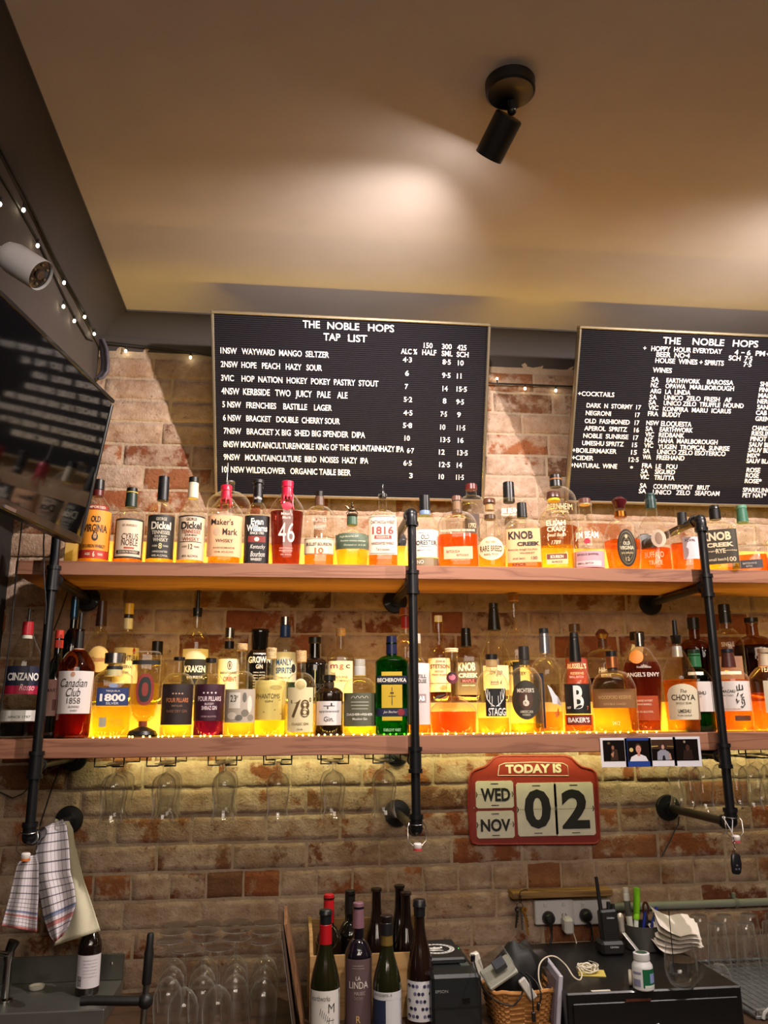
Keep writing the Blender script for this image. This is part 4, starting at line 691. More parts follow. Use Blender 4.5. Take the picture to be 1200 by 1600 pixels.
lo('gin_bottle', 'clear gin bottle with a sage grey label of white zigzags and a pale cap', 537, 588, 1030, SH(.60, .76, .32, .94, k=.85), liquid='#f8d03c', fill=.22, solid=.2, tops=[('neck_strip', .78, .90, .36, .36, '#d8d4cc'), ('cap', .88, 1., .34, .34, '#c8c2b4')],
   labels=[lab(.12, .55, .97, '#5c5c48', ('/\\/\\/\\/\\', 0, .87, 1.1, .07, '#d8d8c8', .0), ('DASHER+FISHER', 0, .35, 1.6, .075, '#e8e6d8', .02), ('Meadow Gin', 0, .22, .9, .07, '#e8e6d8'), bars=[(0, .72, 1.1, .03, '#a8a894'), (0, .62, 1.1, .03, '#a8a894'), (0, .52, 1.0, .03, '#a8a894')])])
lo('liqueur_bottle', 'bright green flat bottle with a blue and yellow label and navy cap', 586, 637, 995, SH(.72, .80, .32, .93, n=3.5, k=.7, dr=.6), glass='#2fae3a', liquid='#1f8a2a', fill=.55, solid=.3, tops=[('cap', .81, 1., .34, .31, '#161a3c')],
   labels=[lab(.51, .59, .97, '#141a3a', ('BECHEROVKA', 0, .45, 1.8, .5, '#f2ecd8', .03)), lab(.59, .63, .62, '#d8b830'), lab(.27, .50, .62, '#d8b42c', ('\u2020', 0, .5, .35, .8, '#4a3a14', .0), bars=[(0, .5, .7, .03, '#4a3a14')]), lab(.19, .265, .97, '#171c40', ('Jan Becher', -.1, .5, .9, .4, '#e8e0d0', .0, .3), bars=[(.55, .5, .45, .9, '#8a2030', 'o')]), lab(.145, .185, .6, '#d8b830'), lab(.03, .08, .85, None, ('KARLOVY VARY', 0, .5, 1.2, .6, '#b8e8b0'))])
lo('whiskey_bottle', 'clear bottle with an amber stopper and red neck behind the centre pipe', 611, 658, 950, SH(.56, .72, .26, .93, k=.8), back=True, glass='#f4ead0', liquid='#d8641c', fill=.12, tops=[('neck_sleeve', .78, .91, .30, .28, '#8a1c24'), ('stopper', .92, 1., .42, .38, '#7a3a1a')])
lo('whiskey_bottle', 'bottle with a tall white label immediately right of the centre pipe', 633, 674, 990, SH(.60, .76, .30, .93, n=3., k=.5), liquid='#d87a2a', fill=.32, solid=.35, tops=[('cap', .90, 1., .30, .30, '#c8bca8')], labels=[lab(.10, .70, .9, '#d8ccc8', ('STILL', .3, .78, .9, .06, '#3a3438'), ('HOUSE', .3, .70, .9, .06, '#3a3438'), ('AB', .35, .42, .5, .08, '#f8f8f8', .04), bars=[(.3, .42, .8, .14, '#a8908c')])])
lo('whiskey_bottle', 'clear back row bottle with a brown lettered cream label, right of the centre pipe', 669, 704, 962, SH(.52, .66, .42, .93, k=.7), back=True, glass='#f4ecd4', liquid='#8a3a1c', fill=.12, tops=[('cap', .93, 1., .36, .36, '#cfc6b0')], labels=[lab(.12, .50, .96, '#dfcfae', ('JOHN B.', .1, .90, .9, .06, '#6a4a30'), ('STETSON', .05, .75, 1.75, .12, '#8a4a2c', .02), ('KENTUCKY', 0, .60, .8, .06, '#6a4a30'), ('STRAIGHT BOURBON', 0, .50, 1.4, .06, '#6a4a30'), bars=[(0, .25, 1.8, .02, '#8a6a4a'), (.3, .12, .7, .14, '#b8a07c', 'o')])])
def leather(t, R, H, surf):
    m = MB(); m.add([surf(-R*.5+x, H*.44+z, .012) for x, z in ((-.028, -.014), (-.010, .002), (.014, .006), (.012, .002), (-.006, -.006))], [(0, 1, 2, 3, 4)], P('#3a2a20', .7)); m.build('leather_tag', t)
lo('whiskey_bottle', 'bell shaped decanter with a long thin neck and red orange whisky in its base', 676, 750, 1012, SH(.26, .44, .27, 1.0, k=.45, rb=.94, nb=.1), liquid='#f06a30', fill=.26, solid=.3, tops=[], glass='#fdf4d4', extra=lambda t, R, H, s: (wax(.955, 1.0, '#e8d8a8', .25, 2, 0)(t, R, H, s), leather(t, R, H, s)),
   labels=[lab(.58, .72, .24, '#6a2a3a', shape='o', off=.002, bars=[(0, .55, 1.2, .5, '#d87a8a', 'o'), (0, .8, 1.3, .3, '#2a2020', 'o')])])
lo('whiskey_bottle', 'clear rectangular bottle with black wax cap and raised white capitals on the back step', 715, 757, 980, SH(.60, .76, .36, .93, n=4., k=.8), back=True, glass='#f0e8d4', liquid='#6a2a14', fill=.10, tops=[('wax_cap', .74, 1., .40, .34, '#14110f')], labels=[lab(.10, .54, .95, '#6a5a44', ('KNOB', 0, .84, 1.3, .26, '#e8dcc4', .04), ('CREEK', .1, .58, 1.5, .14, '#e8dcc4', .05), ('MAPLE', .1, .42, .9, .08, '#d87a7a'), ('smoked maple', .1, .28, 1.0, .06, '#e8dcc4'), bars=[(.1, .42, 1.2, .1, '#5a2028')])])
lo('whiskey_bottle', 'tallest dark capped clear bottle on the back step, tapering shoulders and handwritten tag', 752, 797, 943, SH(.40, .74, .31, .93, k=.1), back=True, glass='#f0e8d4', tops=[('wax_cap', .72, .95, .45, .31, '#0f0d0c'), ('cap', .95, 1., .31, .31, '#17130f')], labels=[lab(.12, .36, .85, '#dccfa4', ('low gap', 0, .7, 1.0, .3, '#4a3a2a', .0, .4), ('batch 4', 0, .3, .9, .2, '#4a3a2a', .0, .4))])
lo('whiskey_bottle', 'clear bottle with white antlers printed on a dark front', 749, 798, 1022, SH(.62, .80, .36, .93, k=.7), liquid='#e8a83a', fill=.20, solid=.25, tops=[('cork', .84, .94, .36, .36, '#b09060'), ('cap', .93, 1., .38, .38, '#17110e')],
   labels=[lab(.22, .56, .62, '#0f0e10', ('STAGG', .1, .16, 1.7, .28, '#efeae0', .02), cx=.18)],
   extra=lambda t, R, H, s: antlers(t, R, H, s))
lo('whiskey_bottle', 'very tall clear bottle with a wooden stopper and long neck on the back step', 787, 829, 927, SH(.46, .72, .25, .94, k=.45), back=True, glass='#f4ecd8', tops=[('stopper', .94, 1., .42, .40, '#8a5a34')], labels=[lab(.06, .38, .96, '#d8bf7c', ('LARCH', 0, .86, 1.6, .13, INK, .02), ('WHISKEY', 0, .62, 1.4, .09, INK), bars=[(0, .4, .55, 1.1, '#1c1c24')])])
lo('whiskey_bottle', 'yellow lit bottle with a big grey oval label ringed by lettering', 797, 848, 1010, SH(.58, .76, .30, .93, k=.8), liquid='#f6c63a', fill=.12, solid=.25, glass='#fdf4d0', tops=[('neck_sleeve', .78, .84, .33, .32, '#3a352c'), ('cap', .84, 1., .33, .31, '#2a2622')],
   labels=[lab(.16, .60, .82, '#3a3428', ("MICHTER'S", 0, .74, 1.2, .11, '#e8dcc4', .02), ('AMERICAN', 0, .20, .9, .07, '#d8ccb0'), ('WHISKEY', 0, .12, .6, .05, '#d8ccb0'), shape='o', bars=[(0, .5, 1.0, .52, '#54392c', 'o'), (0, .42, .45, .16, '#e8dcc4', 'o'), (.02, .54, .14, .18, '#e8dcc4', 'o')])])
def eagle(t, R, H, surf):
    m = MB(); mt = P('#cfd2d6', .5)
    m.add([surf(R*x, H*z, .0016) for x, z in ((.05, .45), (.30, .42), (.55, .36), (.75, .33), (.95, .25), (.62, .27), (.35, .27), (.30, .33))], [(0, 1, 7), (1, 2, 6, 7), (2, 3, 5, 6), (3, 4, 5)], mt)
    m.add([surf(R*x, H*z, .0016) for x, z in ((.40, .20), (.55, .14), (.75, .17), (.70, .24), (.60, .20))], [(0, 1, 4), (1, 2, 3, 4)], P('#c86a2a', .5)); m.build('eagle_print', t)
lo('whiskey_bottle', 'slender bottle with silver neck and pale eagle in flight on dark glass', 839, 885, 979, SH(.58, .72, .34, .93, k=.75), liquid='#f0a030', fill=.20, solid=.25, glass='#e4e4e8', tops=[('neck_foil', .75, .95, .36, .32, '#a8a8ac', .25, .9), ('cap', .95, 1., .32, .32, '#1a1a1a')],
   labels=[lab(.05, .56, .34, '#20283c', cx=-.5)], extra=eagle)
lo('whiskey_bottle', 'red labelled bourbon bottle with a brown cap on the back step', 886, 919, 975, SH(.62, .78, .42, .93, k=.7), back=True, glass='#d8b89a', liquid='#5a2414', fill=.3, tops=[('cap', .90, 1., .52, .50, '#4a3626')], labels=[lab(.22, .55, .97, '#8a3430', ("RUSSELL'S", 0, .70, 1.7, .2, '#e8d8c4', .03), ('RESERVE', 0, .42, 1.2, .1, '#e8c8b4')), ])
lo('whiskey_bottle', 'slim bottle with a long black wax neck and huge white B on a black label', 885, 929, 988, SH(.46, .80, .30, .93, k=.1), liquid='#e8501c', fill=.18, solid=.35, glass='#f4e0cc', tops=[('wax_cap', .70, .95, .42, .31, '#0d0b0a'), ('cap', .95, 1., .31, .28, '#15110f')],
   labels=[lab(.19, .48, .84, '#14110f', ('B', .08, .55, .8, .78, '#f0ece4', .03), ('7', .75, .18, .12, .14, '#d8642a'), ('107', -.7, .2, .3, .08, '#f0ece4')), lab(.08, .18, .84, '#7a2418', ("BAKER'S", 0, .5, 1.7, .5, '#f0ece4', .03)), lab(.50, .66, .8, None, ('SMALL BATCH', 0, .3, 1.2, .15, '#d8a894'))])
lo('whiskey_bottle', 'wide round bottle with a brown ball stopper and dark whisky on the back step', 919, 978, 982, SH(.48, .72, .22, .86, k=1.), back=True, glass='#d8c4a0', liquid='#4a1c0c', fill=.32, solid=.5, tops=[('neck_band', .74, .84, .24, .23, '#5a3a28'), ('ball_stopper', .86, .93, .22, .34, '#5a2a18'), ('stopper_top', .93, 1., .34, .16, '#5a2a18')], labels=[lab(.30, .50, .8, None, ('Hillrock', .1, .6, .9, .35, '#d8cfc0', .0, .3), ('ESTATE', .1, .25, .6, .2, '#d8cfc0'))])
lo('whiskey_bottle', 'broad yellow lit bottle with a bronze band label and copper neck', 923, 988, 1018, SH(.50, .76, .24, .93, n=3., k=1., dr=.5), liquid='#f8b838', fill=.50, solid=.25, glass='#fdf4d4', tops=[('neck_band', .73, .79, .24, .24, '#2a1c14'), ('neck_foil', .79, .93, .29, .27, '#a8683c', .3, .8), ('cap', .93, 1., .26, .26, '#17120f')],
   labels=[lab(.30, .53, .97, '#8a5e34', ('WOODFORD RESERVE', 0, .55, 1.5, .2, '#c89a5a'), ('DOUBLE OAKED', 0, .2, 1.0, .12, '#c89a5a')), lab(.08, .16, .4, None, ('0412', 0, .5, .8, .6, '#f0dca0'))])
lo('whiskey_bottle', 'bottle with a blank white tag on its black capped neck behind the leaf shaped one', 976, 1018, 988, SH(.56, .76, .30, .93, k=.7), back=True, glass='#e8d8b0', liquid='#c8702a', fill=.3, tops=[('cap', .88, 1., .52, .50, '#15120f')], extra=lambda t, R, H, s: MB().box((-.006, -.030, H*.68), (.038, .0012, .055), P('#e4e0d8', .6), Matrix.Rotation(.25, 3, 'Y')).build('paper_tag', t))
lo('whiskey_bottle', 'leaf shaped bottle of dark amber whisky narrowing to the base, silver topped', 984, 1042, 988, SH(.58, .86, .22, .93, n=2.2, k=.65, dr=.7, rb=.74), liquid='#7a2408', fill=.70, solid=.4, glass='#f4dcb0', tops=[('cap', .86, 1., .24, .24, '#b0aca8', .2, 1.)],
   labels=[lab(.54, .62, .98, None, ("ANGEL'S ENVY", .05, .4, 1.65, .55, '#efe8dc', .02)), lab(.62, .68, .6, None, ('Kentucky Bourbon', .2, .4, 1.2, .5, '#e8dccb', .0, .3)), lab(.12, .36, .7, '#b0481c', ('FINISHED IN PORT', .0, .8, 1.2, .08, '#f0d8b8'), ('WINE BARRELS', .0, .65, 1.0, .08, '#f0d8b8'), ('43.3% ALC/VOL', 0, .35, 1.2, .08, '#f0d8b8')), lab(.68, .82, .36, '#d8822a', shape='o', cx=-.22, off=.004)])
lo('plum_wine_bottle', 'plum liqueur bottle with round cream label, silver neck foil and black pour spout', 1046, 1096, 969, SH(.46, .74, .25, .82, k=.45, rb=.92), liquid='#f08a1c', fill=.46, solid=.3, glass='#fdf0c8', tops=[('neck_foil', .66, .76, .31, .29, '#d0ccc6', .3, .6), ('pour_collar', .78, .86, .26, .32, '#17140f'), ('pour_spout', .86, 1., .15, .13, '#141210')],
   labels=[lab(.11, .42, .88, '#dfd2b4', ('The', .05, .80, .4, .1, '#4a4438', .0, .3), ('CHOYA', 0, .62, 1.5, .16, '#2a241c', .01), ('SINGLE YEAR', 0, .46, 1.0, .06, '#6a5a44'), ('UMESHU', 0, .24, .8, .10, '#2a241c'), ('PLUM LIQUEUR', 0, .12, .9, .04, '#6a5a44'), shape='a', cx=.12)])
lo('whiskey_bottle', 'dark brown bottle on the back step half hidden by the right pipe', 1082, 1126, 963, SH(.66, .74, .36, .93, n=4., k=.8), back=True, glass='#c89a6a', liquid='#3a120a', fill=.62, solid=.6, tops=[('cap', .86, 1., .40, .40, '#141212')])
lo('whiskey_bottle', 'green glass bottle with a white label and green cap beside the right pipe', 1090, 1134, 1013, SH(.62, .78, .38, .93, k=.6), glass='#1c5a2a', liquid='#3aa018', fill=.22, solid=.4, tops=[('neck_sleeve', .78, .95, .42, .40, '#2c6a40'), ('cap', .95, 1., .40, .40, '#162a1c')],
   labels=[lab(.24, .60, .97, '#e4dcd4', ('THE', -.5, .75, .3, .08, '#4a4a44'), ('HAKUSHU', -.05, .62, 1.2, .12, '#2a2a28'), ('SINGLE MALT', -.2, .50, .9, .05, '#6a6a64')), lab(.68, .72, .5, '#d8d4c4')])
def calli(t, R, H, surf):
    m = MB(); mt = P('#14110f', .5); X = lambda x, z: surf(R*x, H*z, .002)
    for pts in ([(.42, .50), (.44, .56)], [(.30, .54), (.31, .49), (.60, .50)], [(.58, .55), (.60, .495)], [(.28, .42), (.34, .46)], [(.45, .43), (.58, .45), (.48, .41), (.62, .41), (.48, .38), (.60, .38), (.62, .32), (.50, .29), (.42, .30)], [(.22, .39), (.26, .34), (.34, .37)], [(.48, .36), (.52, .33)]):
        m.tube([X(*p) for p in pts], .0016, mt, 6)
    m.build('brush_lettering', t)
lo('whiskey_bottle', 'amber whisky bottle with a white label and two black brushed characters', 1125, 1178, 1013, SH(.62, .78, .32, .93, k=.6), liquid='#e8742a', fill=.62, solid=.25, glass='#f8f0d8', tops=[('neck_sleeve', .77, .95, .40, .32, '#4a241e'), ('cap', .95, 1., .33, .33, '#1a1a22')],
   labels=[lab(.245, .60, .97, '#e8e0d8', ('THE', -.55, .78, .3, .07, '#4a4a44'), ('YAMAZAKI', -.30, .66, 1.0, .10, '#2a2a28'), ('SINGLE MALT WHISKY', -.35, .52, .9, .05, '#6a6a64'), ('SUNTORY SINGLE MALT', 0, .07, .9, .04, '#c87a44')), lab(.68, .72, .62, '#d8ccb0'), lab(.13, .19, .4, '#6a3a1c', cx=.45)], extra=calli)
lo('whiskey_bottle', 'clear empty bottle with the tallest black cap on the back step near the right edge', 1115, 1159, 945, SH(.56, .74, .40, .93, k=.8), back=True, glass='#ece6dc', tops=[('cap', .80, 1., .40, .38, '#121110')], labels=[lab(.5, .62, .8, None, ('SINGLE', 0, .6, 1.0, .4, '#dcd6cc')), lab(.1, .45, .8, '#8a6a5a')])
lo('whiskey_bottle', 'dark bottle with white capitals on the back step at the right edge', 1159, 1217, 964, SH(.62, .78, .30, .93, n=3., k=.8), back=True, glass='#d8b08a', liquid='#3a100a', fill=.66, solid=.6, tops=[('cap', .94, 1., .34, .34, '#1a1715')], labels=[lab(.30, .52, .9, None, ('WRITERS', .6, .7, 1.0, .3, '#efe8dc', .02), ('TEARS', .6, .3, .8, .3, '#efe8dc'))])
lo('whiskey_bottle', 'amber whisky bottle with a cream neck sleeve at the right edge of the lower shelf', 1168, 1220, 1013, SH(.62, .78, .34, .93, k=.6), liquid='#e8702a', fill=.46, solid=.3, glass='#f4e8d0', tops=[('neck_sleeve', .78, .93, .40, .35, '#c8b496'), ('cap', .94, 1., .36, .36, '#a89478')], labels=[lab(.22, .60, .7, '#dcccae', ('THE CHITA', 0, .7, 1.2, .1, INK), cx=.45)])
# bottles that would touch are set a little apart
for it in range(60):
    for i, (a, ra, da, za) in enumerate(PLACED):
        for (b, rb_, db, zb_) in PLACED[i+1:]:
            if za != zb_ or za < 1.5: continue
            dx, dy = b.location.x-a.location.x, b.location.y-a.location.y; sx, sy = ra+rb_+.001, da+db+.001
            if abs(dx) >= sx: continue
            need = sy*math.sqrt(1-(dx/sx)**2)
            if abs(dy) >= need: continue
            s_ = 1 if dy > 0 or (dy == 0 and rb_ < ra) else -1; p = (need-abs(dy))*.5; q = (sx-abs(dx))*.15*(1 if dx > 0 else -1)
            riser = abs(za-UZ) > .05 and abs(za-LZ) > .05; lo_, hi_ = (-.245, -.05) if riser else (YF, -.25)
            a.location.y = min(max(a.location.y-s_*p, lo_+da+.003), hi_-da-.002); b.location.y = min(max(b.location.y+s_*p, lo_+db+.003), hi_-db-.002)
            a.location.x -= q; b.location.x += q
# ------------------------------------------------------------------ fairy lights on the lower shelf
def fairy():
    t = thing('fairy_lights', 'string of tiny warm yellow lights lying along the lower shelf between the bottle bases', 'string lights', (.1, -.40, LZ)); rnd = random.Random(5)
    x = -.57; pts = []; bulbs = []
    while x < 1.20:
        pts.append((x-.1, .0+rnd.uniform(-.004, .004), .002)); x += .02
    m = MB(); m.tube(pts, .0007, P('#b08a3a', .4), 5); m.build('wire', t)
    mt = EM('#ffd65a', 16.); k = 0; x = -.575
    while x < 1.19 and k < 84:
        x += rnd.choice((.010, .012, .018, .024, .03)); k += 1
        m = MB(); m.sph((0, 0, 0), .0028, mt, seg=8, rings=5); b = m.build('bulb', t); b.location = (x-.1, rnd.uniform(-.005, .006), .0035)
fairy()
# ------------------------------------------------------------------ television on the left wall
def television():
    dirv = (FW+RT*((685-600)/FPX)-UP*((1038-800)/FPX)); dirv.z = 0; dirv.normalize()
    TR = at(178, 625, -.56)
    best = min((abs((TR-at(125, 851, y)).dot(dirv)), y) for y in [-.9+i*.002 for i in range(300)])
    BR = at(125, 851, best[1]); upv = (TR-BR); h = upv.length; upv.normalize(); ez = dirv.cross(upv); ex = dirv    # ex toward far edge
    ez = ez if ez.x > 0 else -ez; w = .80; M3 = Matrix((ex, upv, ez)).transposed(); C = (TR+BR)/2-ex*w/2
    t = thing('television', 'large black flat television tilted down from the left wall, mirroring the menu board', 'television', C)
    L = lambda x, y, d: M3 @ Vector((x, y, d))
    cm = P('#0b0a0a', .35, coat=.3); m = MB()
    m.box(L(0, 0, -.026), (w, h, .045), cm, M3, .006); m.build('back_case', t, smooth=False)
    m = MB(); b = .011
    for (x, y, a, c) in ((0, h/2-b/2, w, b), (0, -h/2+b, w, 2*b), (-w/2+b/2, 0, b, h-3*b), (w/2-b/2, 0, b, h-3*b)): m.box(L(x, y, 0), (a, c, .008), cm, M3, .002)
    m.build('bezel', t, smooth=False)
    m = MB(); m.box(L(0, b/2, -.0015), (w-2*b, h-3*b, .004), P('#050506', .06, coat=.0, spec=.45), M3); m.build('screen', t, smooth=False)
    m = MB(); m.box(L(0, -h/2+.004, .006), (.05, .008, .004), P('#8a8a8a', .3, .8), M3); m.build('badge', t, smooth=False)
    m = MB(); wx = -.715-C.x; m.cyl(L(.05, .02, -.07), (wx+.02, L(.05, .02, -.07).y, L(.05, .02, -.07).z+.02), .016, cm); m.box((wx+.008, L(.05, .02, -.07).y, L(.05, .02, -.07).z+.06), (.014, .12, .22), cm); m.build('wall_bracket', t, smooth=False)
television()
# ------------------------------------------------------------------ security camera
def seccam():
    Y = -1.25; c = at(44, 418, Y); front = at(60, 424, Y-.0); ax = (at(62, 425, Y-.05)-at(24, 404, Y+.03)); ax = Vector((.80, -.14, -.55)).normalized()
    t = thing('security_camera', 'white bullet security camera with a dark round face under the cornice', 'camera', c)
    R = ax.to_track_quat('Z', 'Y').to_matrix(); r = .034
    WM = P('#e2e0e6', .35, coat=.2); m = MB(); m.lathe([(0, -.070), (r*.55, -.068), (r*.85, -.058), (r, -.038), (r, .035), (r*.97, .037), (r*.92, .030), (0, .030)], WM, seg=32, rot=R); m.build('housing', t)
    m = MB(); m.lathe([(0, .031), (r*.92, .031)], P('#14100c', .12, coat=.5), seg=32, rot=R); m.build('front_glass', t)
    m = MB(); m.lathe([(0, .036), (r*.30, .036), (r*.34, .031)], P('#4a4038', .2), seg=20, rot=R); m.build('lens', t)
    m = MB()
    for i in range(6):
        a = i*math.pi/3; m.sph(R @ Vector((math.cos(a)*r*.62, math.sin(a)*r*.62, .032)), .0035, P('#8a7a5a', .2, .4), seg=8, rings=5)
    m.build('infrared_lamps', t)
    m = MB(); p0 = R @ Vector((0, 0, -.066)); wl = -.715-c.x; m.tube([p0, (wl+.03, p0.y+.02, p0.z+.03), (wl+.005, p0.y+.03, p0.z+.05)], .011, WM, 10); m.lathe([(.03, 0), (.028, .012), (0, .012)], WM, (wl+.0, p0.y+.03, p0.z+.05), 24, Matrix.Rotation(math.pi/2, 3, 'Y')); m.build('mount', t)
seccam()
# ------------------------------------------------------------------ party light string under the cornice and cable bundle
def lightstring():
    t = thing('string_lights', 'dark wire of small warm bulbs running under the cornice and across the brick', 'string lights', (-.70, -.06, 3.03))
    o = Vector((-.70, -.06, 3.03)); W_ = P('#12100e', .6); B = EM('#fff0c8', 18.)
    p1 = [Vector((-.704, -2.6+i*.15, 3.03+.006*math.sin(i*1.3)))-o for i in range(17)]+[at(152, 533, -.03)-o, at(215, 540, -.025)-o, at(295, 550, -.025)-o, at(340, 558, -.03)-o, at(420, 565, -.03)-o, at(770, 599, -.025)-o, at(895, 604, -.025)-o, Vector((1.4, -.025, 2.98))-o, Vector((2.2, -.025, 2.99))-o]
    p2 = [Vector((-.711, -2.6+i*.15, 2.985+.010*math.sin(i*1.1+1)))-o for i in range(17)]+[at(150, 536, -.03)-o]
    for p in (p1, p2):
        m = MB(); m.tube(p, .0035, W_, 7); m.build('wire', t)
    def bulb(p, up=-1):
        m = MB(); m.cyl((0, 0, 0), (0, 0, up*.014), .0035, W_, seg=8); m.build('bulb_socket', t).location = p-o
        m = MB(); m.sph((0, 0, 0), .0046, B, (1, 1, 1.3), 10, 7); m.build('bulb', t).location = p-o+Vector((0, 0, up*.019))
    def atx(px, py, X):
        v = FW+RT*((px-600)/FPX)-UP*((py-800)/FPX); return CAM+v*(X/v.x)
    for px, py in ((1, 308), (38, 318), (60, 374), (101, 433), (100, 470), (117, 493), (133, 487), (148, 514)): bulb(atx(px, py, -.700))
    for px, py, u in ((197, 541, -1), (298, 551, -1), (777, 599, 1), (820, 600, -1), (868, 603, -1)): bulb(at(px, py, -.025), u)
lightstring()
def cables():
    t = thing('cable_bundle', 'loop of grey cables hanging in the corner beside the television', 'cables', at(158, 560, -.04)); o = at(158, 560, -.04)
    for k in range(4):
        m = MB(); pts = [at(a+k*3, b, -.03-.008*k)-o for a, b in ((152, 530), (158, 545), (160, 565), (159, 580), (152, 590), (146, 592))]; m.tube(pts, .006, P(('#4a4652', '#5a5560', '#3a3640', '#55505c')[k], .45), 8); m.build('cable', t)
cables()
def hang_wire(lab, pts, r=.0022, cat='cable', name='hanging_cable', col='#0c0b0a'):
    pts = [Vector(p) for p in pts]; o = pts[0]; m = MB(); m.tube([p-o for p in pts], r, P(col, .5), 7); ob = m.build(name); ob.location = o; return tag(ob, lab, cat)
hang_wire('thin black cable dropping beside the left end of the shelves', [at(36, 800, -.47), at(33, 830, -.47), at(25, 900, -.465), at(18, 980, -.46), at(8, 1060, -.455), at(0, 1112, -.45)])
hang_wire('thin black cable falling behind the television just left of the left pipe', [at(70, 805, -.47), at(68, 850, -.47), at(69, 905, -.47), at(72, 945, -.465), at(70, 975, -.46)])
hang_wire('thin black cable slanting behind the left pipe between the two shelves', [at(112, 905, -.10), at(104, 930, -.08), at(92, 965, -.06), at(84, 985, -.05)])
hang_wire('black cable slanting from beneath the lower shelf to the towels', [at(75, 1182, -.30), at(72, 1205, -.2), at(95, 1195, -.12), at(80, 1235, -.05), at(62, 1290, -.05)])
hang_wire('black cable looping low across the brick left of the left pipe', [at(0, 1238, -.04), at(20, 1247, -.04), at(36, 1240, -.04), at(60, 1215, -.04), at(70, 1185, -.06)])
hang_wire('short black wire dangling from the flange right of the calendar', [at(1061, 1276, -.03), at(1060, 1288, -.03), at(1054, 1298, -.03), at(1045, 1318, -.028), at(1034, 1338, -.026)])
# ------------------------------------------------------------------ glass racks and hanging glasses
def wineglass(mb_mat, prof): 
    m = MB(); m.lathe(prof, mb_mat, seg=28); return m
HG = [(.0, 0), (.030, .0005), (.031, .002), (.012, .006), (.006, .010), (.0055, .024), (.008, .029), (.022, .036), (.031, .048), (.0345, .066), (.033, .086), (.0285, .112), (.027, .128), (.0295, .145), (.0345, .162)]
hg = wineglass(GL('#fefefc', .8, 1.2, .95), [(r, -z) for r, z in HG]); hgo = None
ords = ('first', 'second', 'third', 'fourth', 'fifth', 'sixth', 'seventh', 'eighth')
def hang_glass(p, lab):
    global hgo
    if hgo is None: hgo = o = hg.build('beer_glass')
    else: o = hgo.copy(); S.collection.objects.link(o)
    o.location = p; return tag(o, lab, 'glass', 'glasses hanging below the lower shelf')
SB_ = LZ-.053
def rack(xc, lab):
    t = thing('glass_rack', lab, 'glass rack', (xc, -.40, SB_), 0, 'wire glass racks under the lower shelf'); wm = P('#101012', .3, .6)
    for s in (-1, 1):
        m = MB(); hw, ln, dp, gp = .040, .26, .024, .010
        m.tube([(s*hw, 0, 0), (s*hw, 0, -dp), (s*gp, 0, -dp), (s*gp, ln, -dp), (s*hw, ln, -dp), (s*hw, ln, 0)], .0024, wm, 8); m.build('rail', t)
LX = [(178, 'first'), (257, 'second'), (350, 'third'), (434, 'fourth'), (521, 'fifth'), (600, 'sixth')]
for i, (px, nm) in enumerate(LX):
    x = at(px, 1200, -.33).x
    rack(x, nm+' wire glass rack from the left pipe, below the shelf')
    hang_glass((x+.002, -.335, SB_-.0195), 'upside-down curved beer glass nearest the viewer in the %s rack from the left pipe' % nm)
    if i != 3: hang_glass((x+(.004 if i % 2 else -.003), -.255, SB_-.0195), 'upside-down curved beer glass second back in the %s rack from the left pipe' % nm)
    if i in (0, 1, 2): hang_glass((x, -.175, SB_-.0195), 'upside-down curved beer glass at the wall end of the %s rack from the left pipe' % nm)
for i, px in enumerate((1094, 1168, 1225)):
    x = at(px, 1200, -.33).x
    rack(x, ('wire glass rack immediately beside the right pipe', 'second wire glass rack right of the right pipe', 'wire glass rack cut off by the right picture edge')[i])
    w = ('rack beside the right pipe', 'second rack right of the right pipe', 'rack at the right picture edge')[i]
    for y, nm in ((-.335, 'nearest the viewer'), (-.255, 'second back'), (-.175, 'at the wall end')): hang_glass((x, y, SB_-.0195), 'upside-down beer glass %s in the %s' % (nm, w))
